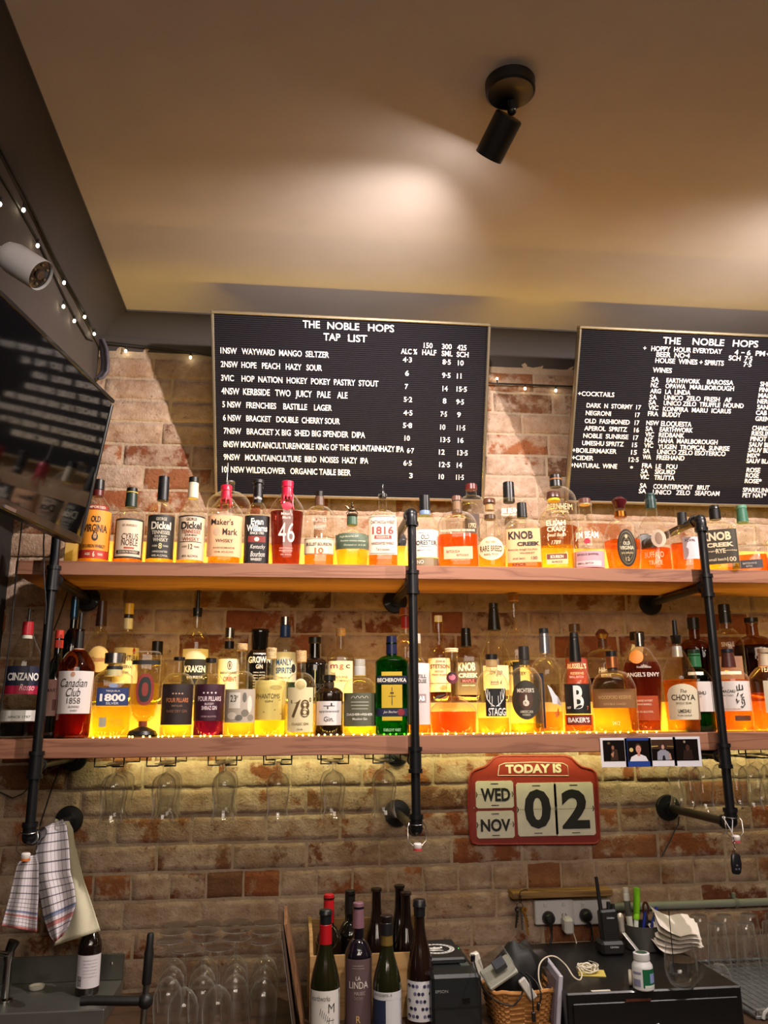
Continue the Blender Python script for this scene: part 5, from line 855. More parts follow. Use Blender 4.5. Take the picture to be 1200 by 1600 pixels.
# ------------------------------------------------------------------ flip calendar sign
def calendar():
    Y = -.020; o = at(836, 1252, Y); t = thing('calendar_sign', 'red metal flip calendar on the brick reading TODAY IS WED NOV 02', 'calendar', o)
    def q(zx, zy): p = at(700+zx/2.4, 1160+zy/2.4, Y); return (p.x-o.x, p.z-o.z)
    red = P('#8e2a20', .5, coat=.15, bump=.1, bs=90, vary=.15)
    pts = [(76, 240), (80, 140), (86, 116), (100, 104), (140, 90), (158, 74), (172, 58), (196, 50), (440, 50), (462, 58), (482, 78), (500, 92), (540, 102), (553, 114), (559, 140), (564, 250), (568, 360), (562, 374), (548, 379), (110, 381), (92, 376), (85, 362)]
    m = MB(); m.prism([q(*p) for p in pts], 0, .016, red); 
    rim = [Vector((q(*p)[0], -.001, q(*p)[1])) for p in pts]; m.tube(rim+[rim[0], rim[1]], .0035, red, 8); m.build('backplate', t)
    def card(x0, y0, x1, y1, d, txt, tb, name):
        m = MB(); c = .006; a = q(x0, y1); b = q(x1, y0); X0, Z0, X1, Z1 = a[0], a[1], b[0], b[1]; mid = (Z0+Z1)/2
        for za, zb in ((Z0, mid-.0006), (mid+.0006, Z1)):
            lo_ = za == Z0
            pl = [(X0+c, za), (X1-c, za), (X1, za+c), (X1, zb), (X0, zb), (X0, za+c)] if lo_ else [(X0, za), (X1, za), (X1, zb-c), (X1-c, zb), (X0+c, zb), (X0, zb-c)]
            m.prism(pl, -.006, 0, P('#d8d0c4', .55, vary=.12, bs=30.))
        for zz in (Z0+.009, Z1-.009): m.box(((X0+X1)/2, -.0063, zz), ((X1-X0)*.2, .001, .0025), P('#2a2624', .6))
        for xx in (X0+.003, X1-.003): m.tube([(xx-.002, -.006, mid-.008), (xx, -.011, mid), (xx-.002, -.006, mid+.008)], .0015, P('#3a3634', .4, .5), 6)
        co = m.build(name, t, smooth=False)
        m = MB(); a = q(tb[0], tb[3]); b = q(tb[2], tb[1]); cx, cz = (a[0]+b[0])/2, (a[1]+b[1])/2
        solid_text(m, txt, lambda x, y, dd: Vector((cx+x, -.0062-dd, cz+y)), b[0]-a[0], b[1]-a[1], .0006, P('#141212', .6), bold=.035); l = m.build('lettering', None, smooth=False); l.parent = co
    card(105, 143, 242, 247, 0, 'WED', (122, 170, 230, 222), 'day_card'); card(108, 255, 245, 360, 0, 'NOV', (122, 285, 232, 335), 'month_card')
    card(262, 150, 402, 352, 0, '0', (288, 174, 380, 324), 'date_card'); card(404, 148, 540, 350, 0, '2', (428, 174, 522, 324), 'date_card')
    m = MB(); a = q(188, 125); b = q(452, 76); fr = [(a[0]+.004, b[1]-.0), (b[0]-.004, b[1]), (b[0], a[1]), (a[0], a[1])]
    fr = [Vector((q(x, y)[0], -.001, q(x, y)[1])) for x, y in ((187, 124), (192, 86), (212, 78), (320, 74), (430, 78), (448, 88), (452, 125))]
    m.tube(fr+[fr[0]], .0013, P('#d8cabc', .5), 6); m.build('header_frame', t)
    m = MB(); a = q(216, 117); b = q(424, 80); cx, cz = (a[0]+b[0])/2, (a[1]+b[1])/2
    solid_text(m, 'TODAY IS', lambda x, y, dd: Vector((cx+x, -.0004-dd, cz+y)), b[0]-a[0], b[1]-a[1], .001, P('#d8cabc', .5), bold=.045); m.build('lettering', t, smooth=False)
    for zx, zy in ((98, 246), (546, 244)):
        m = MB(); p = q(zx, zy); m.sph((p[0], -.001, p[1]), .0022, P('#b8b0a8', .3, .8), seg=10, rings=6); m.build('screw', t)
calendar()
# ------------------------------------------------------------------ instant photos on the shelf edge
def photo(x0, x1, yt0, yb, frame, lab, pic):
    Y = -.4125; a = at(890+x0/3.871, 920+yb/3.871, Y); b = at(890+x1/3.871, 920+yt0/3.871, Y); w, h = b.x-a.x, b.z-a.z; c = Vector(((a.x+b.x)/2, Y, (a.z+b.z)/2))
    t = thing('instant_photo', lab, 'photograph', c, 0, 'instant photos hanging on the shelf edge')
    m = MB(); m.box((0, 0, 0), (w, .0006, h), P(frame, .4)); m.build('photo_frame', t, smooth=False)
    m = MB(); iw, ih = w*.82, h*.72; zc = h*.055; y = -.0006; V = lambda u, v: (u*iw/2, y, zc+v*ih/2)
    m.add([V(-1, -1), V(1, -1), V(1, 1), V(-1, 1)], [(0, 1, 2, 3)], P('#0e0807', .25))
    for (kind, col, *pp) in pic:
        yy = y-.0003; V2 = lambda u, v: (u*iw/2, yy, zc+v*ih/2)
        if kind == 'e':
            cx, cy, rx, ry = pp; m.add([V2(cx, cy)]+[V2(cx+rx*math.cos(q_*math.pi/12), cy+ry*math.sin(q_*math.pi/12)) for q_ in range(24)], [(0, 1+i, 1+(i+1) % 24) for i in range(24)], P(col, .35))
        else: m.add([V2(*p) for p in pp[0]], [tuple(range(len(pp[0])))], P(col, .35))
        y -= .0001
    m.build('picture', t, smooth=False); return t
photo(195, 342, 900, 1080, '#d8d4d6', 'instant photo in a white frame with a very dark scene, leftmost of the row', [('e', '#5a4a2a', -.45, .72, .14, .12), ('p', '#3a2418', [(-.35, -.9), (.35, -.9), (.3, .1), (-.2, .2)]), ('e', '#8a5a44', -.1, .3, .13, .2), ('e', '#a87a60', -.2, -.35, .1, .14), ('p', '#a87a60', [(-.2, -.6), (-.1, -.6), (-.02, -.1), (-.12, -.1)])])
photo(343, 489, 902, 1078, '#1c3c8a', 'instant photo in a blue frame of a smiling person in a white shirt', [('e', '#c8b070', -.65, .1, .18, .2), ('p', '#d8d4d8', [(-.85, -1), (.85, -1), (.65, -.55), (.2, -.35), (-.25, -.35), (-.7, -.6)]), ('p', '#b87a68', [(-.12, -.5), (.14, -.5), (.12, -.1), (-.1, -.1)]), ('e', '#3a2418', 0, .30, .29, .42), ('e', '#c88a78', 0, .16, .24, .38), ('e', '#3a1c14', -.09, .24, .035, .03), ('e', '#3a1c14', .09, .24, .035, .03), ('e', '#8a3a34', 0, -.02, .08, .03)])
photo(489, 637, 896, 1074, '#d8d6da', 'instant photo in a white frame of a person in grey seated at a bar', [('p', '#3a2416', [(-1, .1), (1, .1), (1, 1), (-1, 1)]), ('p', '#c8b060', [(-1, .38), (-.4, .42), (-.4, .36), (-1, .30)]), ('p', '#b08a40', [(.4, .38), (1, .34), (1, .30), (.4, .33)]), ('p', '#8a8c98', [(-.55, -.95), (.62, -.95), (.55, -.2), (.2, .02), (-.2, .02), (-.5, -.2)]), ('e', '#b89080', .02, .28, .13, .22), ('p', '#b08a78', [(.55, -.95), (.75, -.9), (.66, -.3), (.5, -.35)]), ('p', '#14141c', [(-.1, -.95), (.2, -.95), (.12, -.5), (-.04, -.55)])])
photo(637, 785, 893, 1076, '#d4d2d8', 'instant photo in a white frame showing almost black, rightmost of the row', [('e', '#8a7a6a', -.2, .75, .1, .12), ('p', '#26140e', [(-.45, -.9), (.5, -.9), (.4, 0), (-.3, 0)]), ('e', '#40261c', .05, .2, .18, .3)])
# ------------------------------------------------------------------ swing stoppers on the pipe feet, key fob
def stopper(i, x, ring, lab):
    t = thing('swing_stopper', lab, 'bottle stopper', (x, PY, 1.402), 0, 'wire swing stoppers on the pipe feet'); wm = P('#b8b4b0', .25, 1.)
    m = MB(); m.tube([(math.cos(a)*.0215, math.sin(a)*.0215, .022+.004*math.sin(a)) for a in [k*math.pi/10 for k in range(21)]], .0013, wm, 6)
    s = .026; m.tube([(-.021, -.004, .022), (-s, -.012, .012), (-s, -.014, -.024), (-.012, -.016, -.036), (.012, -.016, -.036), (s, -.014, -.022), (s, -.012, .010), (.021, -.004, .022)], .0013, wm, 6); m.build('wire', t)
    m = MB(); m.lathe([(0, 0), (.010, 0), (.0125, .004), (.012, .012), (.009, .015), (0, .015)], P('#e4dcd8', .3, coat=.4), (0, -.016, -.044), 20); m.build('ceramic_plug', t)
    m = MB(); m.lathe([(.006, 0), (.0125, .0), (.0125, .005), (.006, .005)], P(ring, .5), (0, -.016, -.0488), 20); m.build('rubber_ring', t)
stopper(0, BX[0], '#c8702a', 'wire bottle stopper with an orange ring above the left tea towel')
stopper(1, BX[1], '#b83a3a', 'wire bottle stopper with a red ring on the foot of the centre pipe')
stopper(2, BX[2], '#b84a50', 'wire bottle stopper with a red ring on the pipe foot with the key fob')
def fob():
    o = at(1150, 1350, -.47); t = thing('key_fob', 'black car key fob on a chain hanging from the right pipe foot', 'key fob', o)
    m = MB(); m.lathe([(0, -.028), (.010, -.027), (.014, -.022), (.0155, 0), (.014, .022), (.010, .027), (0, .028)], P('#16171c', .3, coat=.3), seg=28, n=2.6, dr=.42, rot=Matrix.Rotation(.06, 3, 'Y')); m.build('case', t)
    m = MB(); m.tube([(math.sin(a)*.0158, -.001, math.cos(a)*.0285) for a in [k*math.pi/16 for k in range(33)]], .0012, P('#a8a8b0', .2, 1.), 6); m.build('chrome_rim', t)
    m = MB()
    for x, z in ((-.004, -.014), (.005, -.014), (0, -.004)): m.sph((x, -.0066, z), .0038, P('#3a3c48', .4), (1, .4, 1), 10, 6)
    m.build('button', t)
    m = MB(); p = [(0, 0, .028+i*.004) for i in range(2)]
    for i in range(5):
        z = .034+i*.0085; m.tube([(math.sin(a)*.0035*(1 if i % 2 else .4), math.sin(a)*.0035*(.4 if i % 2 else 1), z+math.cos(a)*.0052) for a in [k*math.pi/6 for k in range(13)]], .0009, P('#b0a8a0', .25, 1.), 5)
    m.tube([(0, 0, .076), (-.002, .0, .085), (-.012, .012, .115), (-.012, .030, .125), (.010, .030, .125), (.010, .012, .118), (-.002, .0, .085)], .0011, P('#d8d4d0', .3), 6); m.build('chain', t)
fob()
# ------------------------------------------------------------------ tea towels
def cloth_mat(check):
    if not check: return P('#cfc8ac', .9, bump=.3, bs=300, vary=.06)
    m, nt, N, Lk = newmat('checked_cloth'); o = N('ShaderNodeOutputMaterial'); b = N('ShaderNodeBsdfPrincipled'); Lk(b.outputs[0], o.inputs[0]); b.inputs['Roughness'].default_value = .95
    uv = N('ShaderNodeUVMap'); uv.uv_map = 'UVMap'; sx = N('ShaderNodeSeparateXYZ'); Lk(uv.outputs[0], sx.inputs[0])
    def line(out, n, w):
        a = N('ShaderNodeMath'); a.operation = 'MULTIPLY'; a.inputs[1].default_value = n; Lk(out, a.inputs[0]); f = N('ShaderNodeMath'); f.operation = 'FRACT'; Lk(a.outputs[0], f.inputs[0]); c = N('ShaderNodeMath'); c.operation = 'LESS_THAN'; c.inputs[1].default_value = w; Lk(f.outputs[0], c.inputs[0]); return c.outputs[0]
    def band(a0, a1):
        g = N('ShaderNodeMath'); g.operation = 'COMPARE'; g.inputs[1].default_value = (a0+a1)/2; g.inputs[2].default_value = (a1-a0)/2; Lk(sx.outputs[1], g.inputs[0]); return g.outputs[0]
    def mix(f, c1, c2, k=1.):
        x = N('ShaderNodeMix'); x.data_type = 'RGBA'
        if k != 1.:
            q = N('ShaderNodeMath'); q.operation = 'MULTIPLY'; q.inputs[1].default_value = k; Lk(f, q.inputs[0]); f = q.outputs[0]
        Lk(f, x.inputs[0]); 
        if isinstance(c1, str): x.inputs[6].default_value = (*lin(c1), 1)
        else: Lk(c1, x.inputs[6])
        x.inputs[7].default_value = (*lin(c2), 1); return x.outputs[2]
    c = mix(line(sx.outputs[0], 9, .12), '#d4ccd0', '#5a5664', .7); c = mix(line(sx.outputs[1], 17, .14), c, '#3c3a46', .85)
    c = mix(band(.70, .735), c, '#4a5f88', .7); c = mix(band(.765, .80), c, '#b0524a', .75); c = mix(band(.955, 1.), c, '#b0524a', .85)
    Lk(c, b.inputs['Base Color']); return m
CHK = cloth_mat(True)
def towel(rows, Y0, amp, k, ph, mat, lab, name='tea_towel', nx=26, ny=30, top=None):
    V = []; UV = []; F = []
    for j in range(ny+1):
        t_ = j/ny*(len(rows)-1); i0 = min(int(t_), len(rows)-2); u = t_-i0
        (a0, b0), (a1, b1) = rows[i0], rows[i0+1]
        xl, yl = a0[0]+(a1[0]-a0[0])*u, a0[1]+(a1[1]-a0[1])*u; xr, yr = b0[0]+(b1[0]-b0[0])*u, b0[1]+(b1[1]-b0[1])*u
        for i in range(nx+1):
            s = i/nx; g = amp*(.35+.65*j/ny)*math.sin(k*s*math.pi*2+ph+.8*math.sin(3*j/ny))
            V.append(at(xl+(xr-xl)*s, yl+(yr-yl)*s, Y0(s, j/ny)+g)); UV.append((s, j/ny))
    for j in range(ny):
        for i in range(nx): a = j*(nx+1)+i; F.append((a, a+1, a+nx+2, a+nx+1))
    o = V[0].copy(); me = bpy.data.meshes.new(name); me.from_pydata([v-o for v in V], [], F); me.materials.append(mat)
    ul = me.uv_layers.new(name='UVMap')
    for p in me.polygons:
        for li, vi in zip(p.loop_indices, p.vertices): ul.data[li].uv = UV[vi]
    me.polygons.foreach_set('use_smooth', [True]*len(F)); ob = bpy.data.objects.new(name, me); S.collection.objects.link(ob); ob.location = o
    sd = ob.modifiers.new('thick', 'SOLIDIFY'); sd.thickness = .003; sd.offset = 0
    return tag(ob, lab, 'towel', 'cloths over the left pipe arm')
towel([((36, 1338), (56, 1336)), ((26, 1352), (60, 1350)), ((15, 1400), (60, 1402)), ((8, 1425), (58, 1432)), ((2, 1447), (57, 1456))], lambda s, v: -.43-.02*v, .012, 1.5, .4, CHK, 'checked tea towel hanging below the orange ringed stopper, leftmost of the cloths')
towel([((74, 1289), (98, 1280)), ((62, 1296), (104, 1290)), ((55, 1330), (108, 1322)), ((56, 1370), (110, 1362)), ((62, 1400), (116, 1385)), ((68, 1435), (119, 1412)), ((78, 1462), (108, 1446)), ((85, 1473), (97, 1462))], lambda s, v: -.30-.03*math.sin(v*1.5), .014, 1.5, 1.0, CHK, 'checked tea towel with red hem draped over the pipe arm beside the plain cloth')
towel([((85, 1284), (108, 1283)), ((86, 1279), (114, 1296)), ((95, 1320), (117, 1322)), ((100, 1380), (131, 1376)), ((98, 1430), (146, 1420)), ((84, 1478), (157, 1454))], lambda s, v: -.21, .010, 1.2, .2, cloth_mat(False), 'plain cream cloth hanging behind the checked towels on the pipe arm')
# ------------------------------------------------------------------ back counter and what stands on it
CT = .90
tag(MB().box((.85, -.345, CT-.02), (3.6, .66, .04), WOOD('#4a3424', '#33231a', 4.), bev=.003).build('back_counter', smooth=False), 'dark timber back counter under the bottles, glasses and cash drawer', 'counter')
def cabinet():
    m = MB(); m.box((.85, -.32, .44), (3.5, .58, .84), P('#2a211b', .6)); tag(m.build('counter_base', smooth=False), 'dark cupboard front below the back counter', 'cabinet')
cabinet()
SS = P('#74746e', .38, .7, bump=.08, bs=90)
def sink():
    zt = .945; x1 = at(188, 1530, -.08).x; x0 = -.93
    t = thing('drip_tray', 'stainless steel bench with a low splashback under the tea towels', 'steel bench', ((x0+x1)/2, -.15, CT)); w = x1-x0; L0 = -(x0+x1)/2
    m = MB(); m.box((0, -.02, (zt-CT)/2), (w, .26, zt-CT-.001), SS, bev=.003); m.build('tray_body', t, smooth=False)
    m = MB(); m.box((0, .115, zt-CT+.035), (w, .006, .075), SS, bev=.002); m.build('splashback', t, smooth=False)
    m = MB(); m.sph((w/2-.035, .110, zt-CT+.045), .005, P('#c8c8c4', .2, 1.), (1, .5, 1), 12, 7); m.build('screw', t)
    return zt
ZT = sink()
def fixed(kind, label, px, py, Y, z, H, R, sh, group=None, **k):
    x = at(px, py, Y).x; f = FPX; 
    # helper around bottle(): explicit size
    p0 = x-R; 
    def inv(xx, Y_, zz):
        d = Vector((xx, Y_, zz))-CAM; q = d.dot(FW); return 600+FPX*d.dot(RT)/q, 800-FPX*d.dot(UP)/q
    a = inv(x-R, Y, z+H*.4); b = inv(x+R, Y, z+H*.4)
    return bottle(kind, label, group, a[0], b[0], None, (a[1]+b[1])/2, Y, z, sh, zt=z+H, **k)
fixed('beer_bottle', 'brown bottle with a white back label standing on the steel bench under the cloth', 138, 1520, -.16, ZT, .215, .0335, SH(.58, .80, .36, .96, k=.5), opaque='#140b07',
      labels=[lab(.10, .50, .96, '#cfc8cc', *[('ingredients and pack details'[i:i+18], .1, .85-.1*i, 1.2, .04, '#9a94a0') for i in range(6)], bars=[(-.72, .25, .3, .02+.0*i, '#2a2a2a') for i in range(1)]+[(-.72, .08+.045*i, .32, .02, '#2a2a2a') for i in range(7)])])
def steel_bits():
    p = atz(57, 1545, ZT+.0); t = thing('round_lid', 'small round white lid lying on the steel bench', 'lid', (p.x, min(p.y, -.06), ZT)); m = MB(); m.lathe([(0, 0), (.020, 0), (.022, .003), (.022, .010), (.019, .010), (.018, .005), (0, .005)], P('#d8d4cc', .4), seg=28); m.build('lid_body', t)  # loose white plastic lid, lying rim up
    # tap on the far left
    Y = -.20; o = at(8, 1560, Y); o.z = ZT; t = thing('beer_tap', 'chrome tap column at the left picture edge above the steel bench', 'tap', o); ch = P('#9a9a98', .12, 1.)
    m = MB(); m.lathe([(0, 0), (.022, 0), (.022, .006), (.012, .010), (.011, .10), (.014, .11), (.014, .13), (0, .132)], ch, seg=24); m.build('column', t)
    m = MB(); m.tube([(0, 0, .12), (-.02, -.04, .135), (-.03, -.07, .12), (-.03, -.075, .09)], .008, ch, 10); m.build('spout', t)
    m = MB(); m.cyl((0, 0, .13), (.010, 0, .155), .013, P('#17140f', .4), r2=.016); m.build('handle', t)
    # black lever on a metal post
    Y = -.40; b = at(224, 1580, Y); zt = at(228, 1458, Y).z; t = thing('pump_lever', 'black gripped lever standing upright beside the upturned wine glasses', 'lever', (b.x, Y, CT)); h = zt-CT
    m = MB(); m.cyl((0, 0, 0), (.004, 0, h*.55), .0085, P('#8a8a88', .25, 1.)); m.build('post', t)
    m = MB(); R = Matrix.Rotation(.03, 3, 'Y'); m.lathe([(0, 0), (.0115, 0), (.0125, .004), (.0125, h*.30), (.0095, h*.36), (.0095, h*.47), (.007, h*.49), (0, h*.492)], P('#121110', .5), (.004, 0, h*.51), 20, R); m.build('grip', t)
    zz = at(200, 1565, Y).z-CT; m = MB(); m.tube([(.004, 0, zz), (-.05, 0, zz+.002), (-.14, .01, zz+.004), (-.165, .01, zz+.003)], .012, P('#100f0e', .5), 14); m.sph((.004, 0, zz), .020, P('#100f0e', .5)); m.build('arm', t)
steel_bits()
# upturned wine glasses
WG = [(.0, 0), (.0395, .0008), (.0410, .0025), (.0395, .0035), (.012, .0075), (.0045, .016), (.0036, .035), (.0036, .085), (.006, .095), (.022, .105), (.034, .122), (.0395, .145), (.0400, .170), (.0355, .210)]
wgm = None
def wglass(px, py, lab):
    global wgm
    ztop = CT+.21; p = atz(px, py, ztop)
    if wgm is None:
        m = MB(); m.lathe([(r, .21-z) for r, z in WG], GL('#fefdfc', .8, 1.2, .95), seg=32); wgm = o = m.build('wine_glass')
    else: o = wgm.copy(); S.collection.objects.link(o)
    o.location = (p.x, p.y, CT); return tag(o, lab, 'wine glass', 'upturned wine glasses on the counter')
for ri, (nm, row) in enumerate((('row against the brick', ((275.6, 1443), (323.5, 1441), (370, 1439), (416, 1440))), ('second row from the brick', ((272, 1454), (320, 1453), (370, 1451), (415, 1453))), ('third row from the brick', ((267, 1468), (320, 1466), (370, 1464), (413, 1469))), ('front row', ((291, 1482), (343, 1479))))):
    for ci, (px, py) in enumerate(row):
        w = ('leftmost', 'second from left', 'third from left', 'rightmost')[ci] if len(row) == 4 else ('left', 'right')[ci]
        wglass(px, py, 'upturned clear wine glass, %s of the %s' % (w, nm))
# menu boards leaning beside the glasses
def leaning(pts, Y0, Y1, th, mat, name, lab, cat, clip=False):
    (ax, ay), (bx, by) = pts; A = at(ax, ay, Y1); B = at(bx, by, Y0); top = A; bot = Vector((B.x, Y0, CT+.006))
    d = (top-bot); L = d.length; ez = d.normalized(); ey = Vector((0, 1, 0)); ey = (ey-ez*ey.dot(ez)).normalized(); ex = ey.cross(ez); M3 = Matrix((ex, ey, ez)).transposed()
    t = thing(name, lab, cat, bot); m = MB(); m.box(M3 @ Vector((0, .10, L/2)), (th, .22, L), mat, M3, .0015); m.build('board', t, smooth=False)
    if clip:
        m = MB(); m.box(M3 @ Vector((-th/2-.0015, .10, L/2-.01)), (.002, .20, L-.03), P('#cfcac4', .7), M3); m.build('paper', t, smooth=False)
leaning(((446, 1442), (474, 1620)), -.42, -.42, .010, WOOD('#8a6242', '#6a4630', 6., 'z'), 'wooden_board', 'brown wooden board leaning between the wine glasses and the crate', 'board')
leaning(((441, 1452), (462, 1620)), -.46, -.46, .006, P('#4a382c', .6), 'menu_clipboard', 'menu clipboard with white paper leaning against the brown wooden board', 'clipboard', True)
# crate
CRW = WOOD('#b08a58', '#96703f', 5.)
def crate():
    x0 = at(484, 1530, -.33).x; x1 = at(672, 1530, -.33).x; t = thing('wine_crate', 'open pale wooden wine crate holding dark bottles against the brick', 'crate', ((x0+x1)/2, -.2, CT)); w = (x1-x0)/2
    zf = at(560, 1491, -.33).z-CT; zs = at(482, 1455, -.2).z-CT
    m = MB(); m.box((0, -.13, zf/2), (2*w, .010, zf), CRW); fr = m.build('crate_front', t, smooth=False)
    m = MB(); solid_text(m, 'E', lambda x, y, d: Vector((.028+x, -.1352-d, zf-.045+y)), .012, .022, .0004, P('#6a4a2a', .7)); l = m.build('lettering', None, smooth=False); l.parent = fr
    for s in (-1, 1):
        m = MB(); y0, y1 = -.124, .14; m.add([(s*w+dx, y, z) for dx in (0, -s*.010) for y, z in ((y0, 0), (y1, 0), (y1, zs+.01), (y0+.10, zs), (y0+.03, zf), (y0, zf))], [(0, 1, 2, 3, 4, 5), (11, 10, 9, 8, 7, 6)]+[(i, (i+1) % 6, 6+(i+1) % 6, 6+i) for i in range(6)], CRW); m.build('crate_side', t, smooth=False)
    m = MB(); m.box((0, .145, zs/2), (2*w, .010, zs), CRW); m.build('crate_back', t, smooth=False)
    m = MB(); m.box((0, .0, .006), (2*w-.02, .26, .010), CRW); m.build('crate_base', t, smooth=False)
crate()
GW = 'wine bottles on the counter'; BS = SH(.38, .78, .375, .97, k=.12, nb=.06); BX_ = SH(.58, .72, .40, .97, k=.6, nb=.06)
def wine(lab_, px, ytop, Y, z, R, sh, col, py=1520, **k):
    x_ = at(px, ytop, Y); H = x_.z-z
    return fixed('wine_bottle', lab_, px, ytop, Y, z, H, R, sh, GW, opaque=col, **k)
ZC = CT+.011
wine('dark wine bottle with black sleeve standing in the crate behind the mauve capped bottle', 547, 1391, -.20, ZC, .038, BX_, '#0a0908', tops=[('capsule', .78, 1., .43, .40, '#12100e')])
wine('dark brown wine bottle in the crate, middle of the three tallest necks', 588, 1385, -.17, ZC, .039, BS, '#120906', tops=[('lip_ring', .955, .985, .43, .43, '#241510')])
wine('dark brown wine bottle in the crate close to the brick, highest top of all', 624, 1380, -.13, ZC, .039, BS, '#120906', tops=[('lip_ring', .955, .985, .43, .43, '#241510')])
wine('dark brown wine bottle in the crate in front of the highest one', 634, 1391, -.215, ZC, .039, BS, '#140b08', tops=[('lip_ring', .955, .985, .43, .43, '#241510')])
wine('red capped dark wine bottle in the crate corner behind the red necked front bottle', 514, 1397, -.255, ZC, .038, BX_, '#150e08', tops=[('capsule', .74, 1., .43, .40, '#a8141c')])
wine('front wine bottle with a bright red neck, black stopper and white line drawing label', 509, 1421, -.47, CT, .0395, BS, '#1a1a08', tops=[('neck_sleeve', .73, .885, .44, .42, '#a8121a'), ('stopper_skirt', .885, .96, .40, .40, '#15181a'), ('stopper', .96, 1., .46, .42, '#15181a')],
     labels=[lab(.06, .40, .97, '#d4d0ca', ('earthworks', -.25, .84, 1.2, .12, '#4a4640', .0), *[('/', -.3+.12*i, .55-.04*i, .10, .14, '#2a2624') for i in range(6)], ('M', .45, .62, .4, .2, '#2a2624', -.01), bars=[(.4, .35, .5, .012, '#2a2624'), (.3, .25, .02, .3, '#2a2624'), (.55, .25, .02, .3, '#2a2624')])])
wine('front wine bottle with mauve cap and a tall mauve brown label with pale serif capitals', 560, 1410, -.43, CT, .0375, BX_, '#120d16', tops=[('capsule', .80, 1., .43, .40, '#8a6470', .4, .3)],
     labels=[lab(.06, .58, .985, '#5a4648', ('LA', -.02, .73, .34, .06, '#d8ccc4', .0), ('LINDA', .02, .63, 1.35, .10, '#d8ccc4', .0), ('MALBEC', .1, .51, .8, .05, '#a89a94', .0), ('2020', .0, .44, .6, .04, '#8a7a78', .0), ('R', .0, .14, .3, .10, '#c8a868', .0), ('MENDOZA', 0, .05, .7, .02, '#a88a64'), ('LUIGI BOSCA', 0, .91, .8, .02, '#a89a94'), bars=[(0, .87, .9, .006, '#a89a94')])])
wine('front wine bottle with a gold neck band, black stopper and dark blue and white label', 604, 1430, -.46, CT, .0385, BS, '#1a1c0a', tops=[('neck_band', .745, .835, .44, .42, '#8a7038', .35, .5), ('stopper_skirt', .835, .94, .46, .44, '#1a1a1c'), ('stopper', .94, 1., .40, .46, '#201614')],
     labels=[lab(.06, .385, .97, '#c8c8cc', ('ELOQUESTA - R', -.25, .93, 1.2, .06, '#4a4a50'), bars=[(-.55, .40, .9, .8, '#1c2844'), (.4, .90, 1.2, .18, '#c8c8cc')])])
def honey(t, R, H, surf):
    m = MB(); mt = P('#3c3a62', .5)
    for j in range(5):
        for i in range(7):
            x = (-.80+.27*i+(.13 if j % 2 else 0))*R; z = H*(.10+.058*j)
            if abs(x) > .92*R or (i+j) % 4 == 3: continue
            V = [surf(x+math.cos(a*math.pi/3+.5)*R*.125, z+math.sin(a*math.pi/3+.5)*R*.125, .0014) for a in range(6)]; m.add(V, [tuple(range(6))], P(('#3c3a62', '#26263e', '#6a6a8a')[(i*2+j) % 3], .5))
    m.build('honeycomb_print', t)
wine('front brown wine bottle with black stopper and violet honeycomb label, beside the black printer', 655, 1405, -.40, CT, .0385, BS, '#1c0e0a', tops=[('stopper_skirt', .86, .94, .42, .42, '#141416'), ('stopper', .94, 1., .50, .44, '#141416')], labels=[lab(.06, .37, .95, '#d4d4d8')], extra=honey)
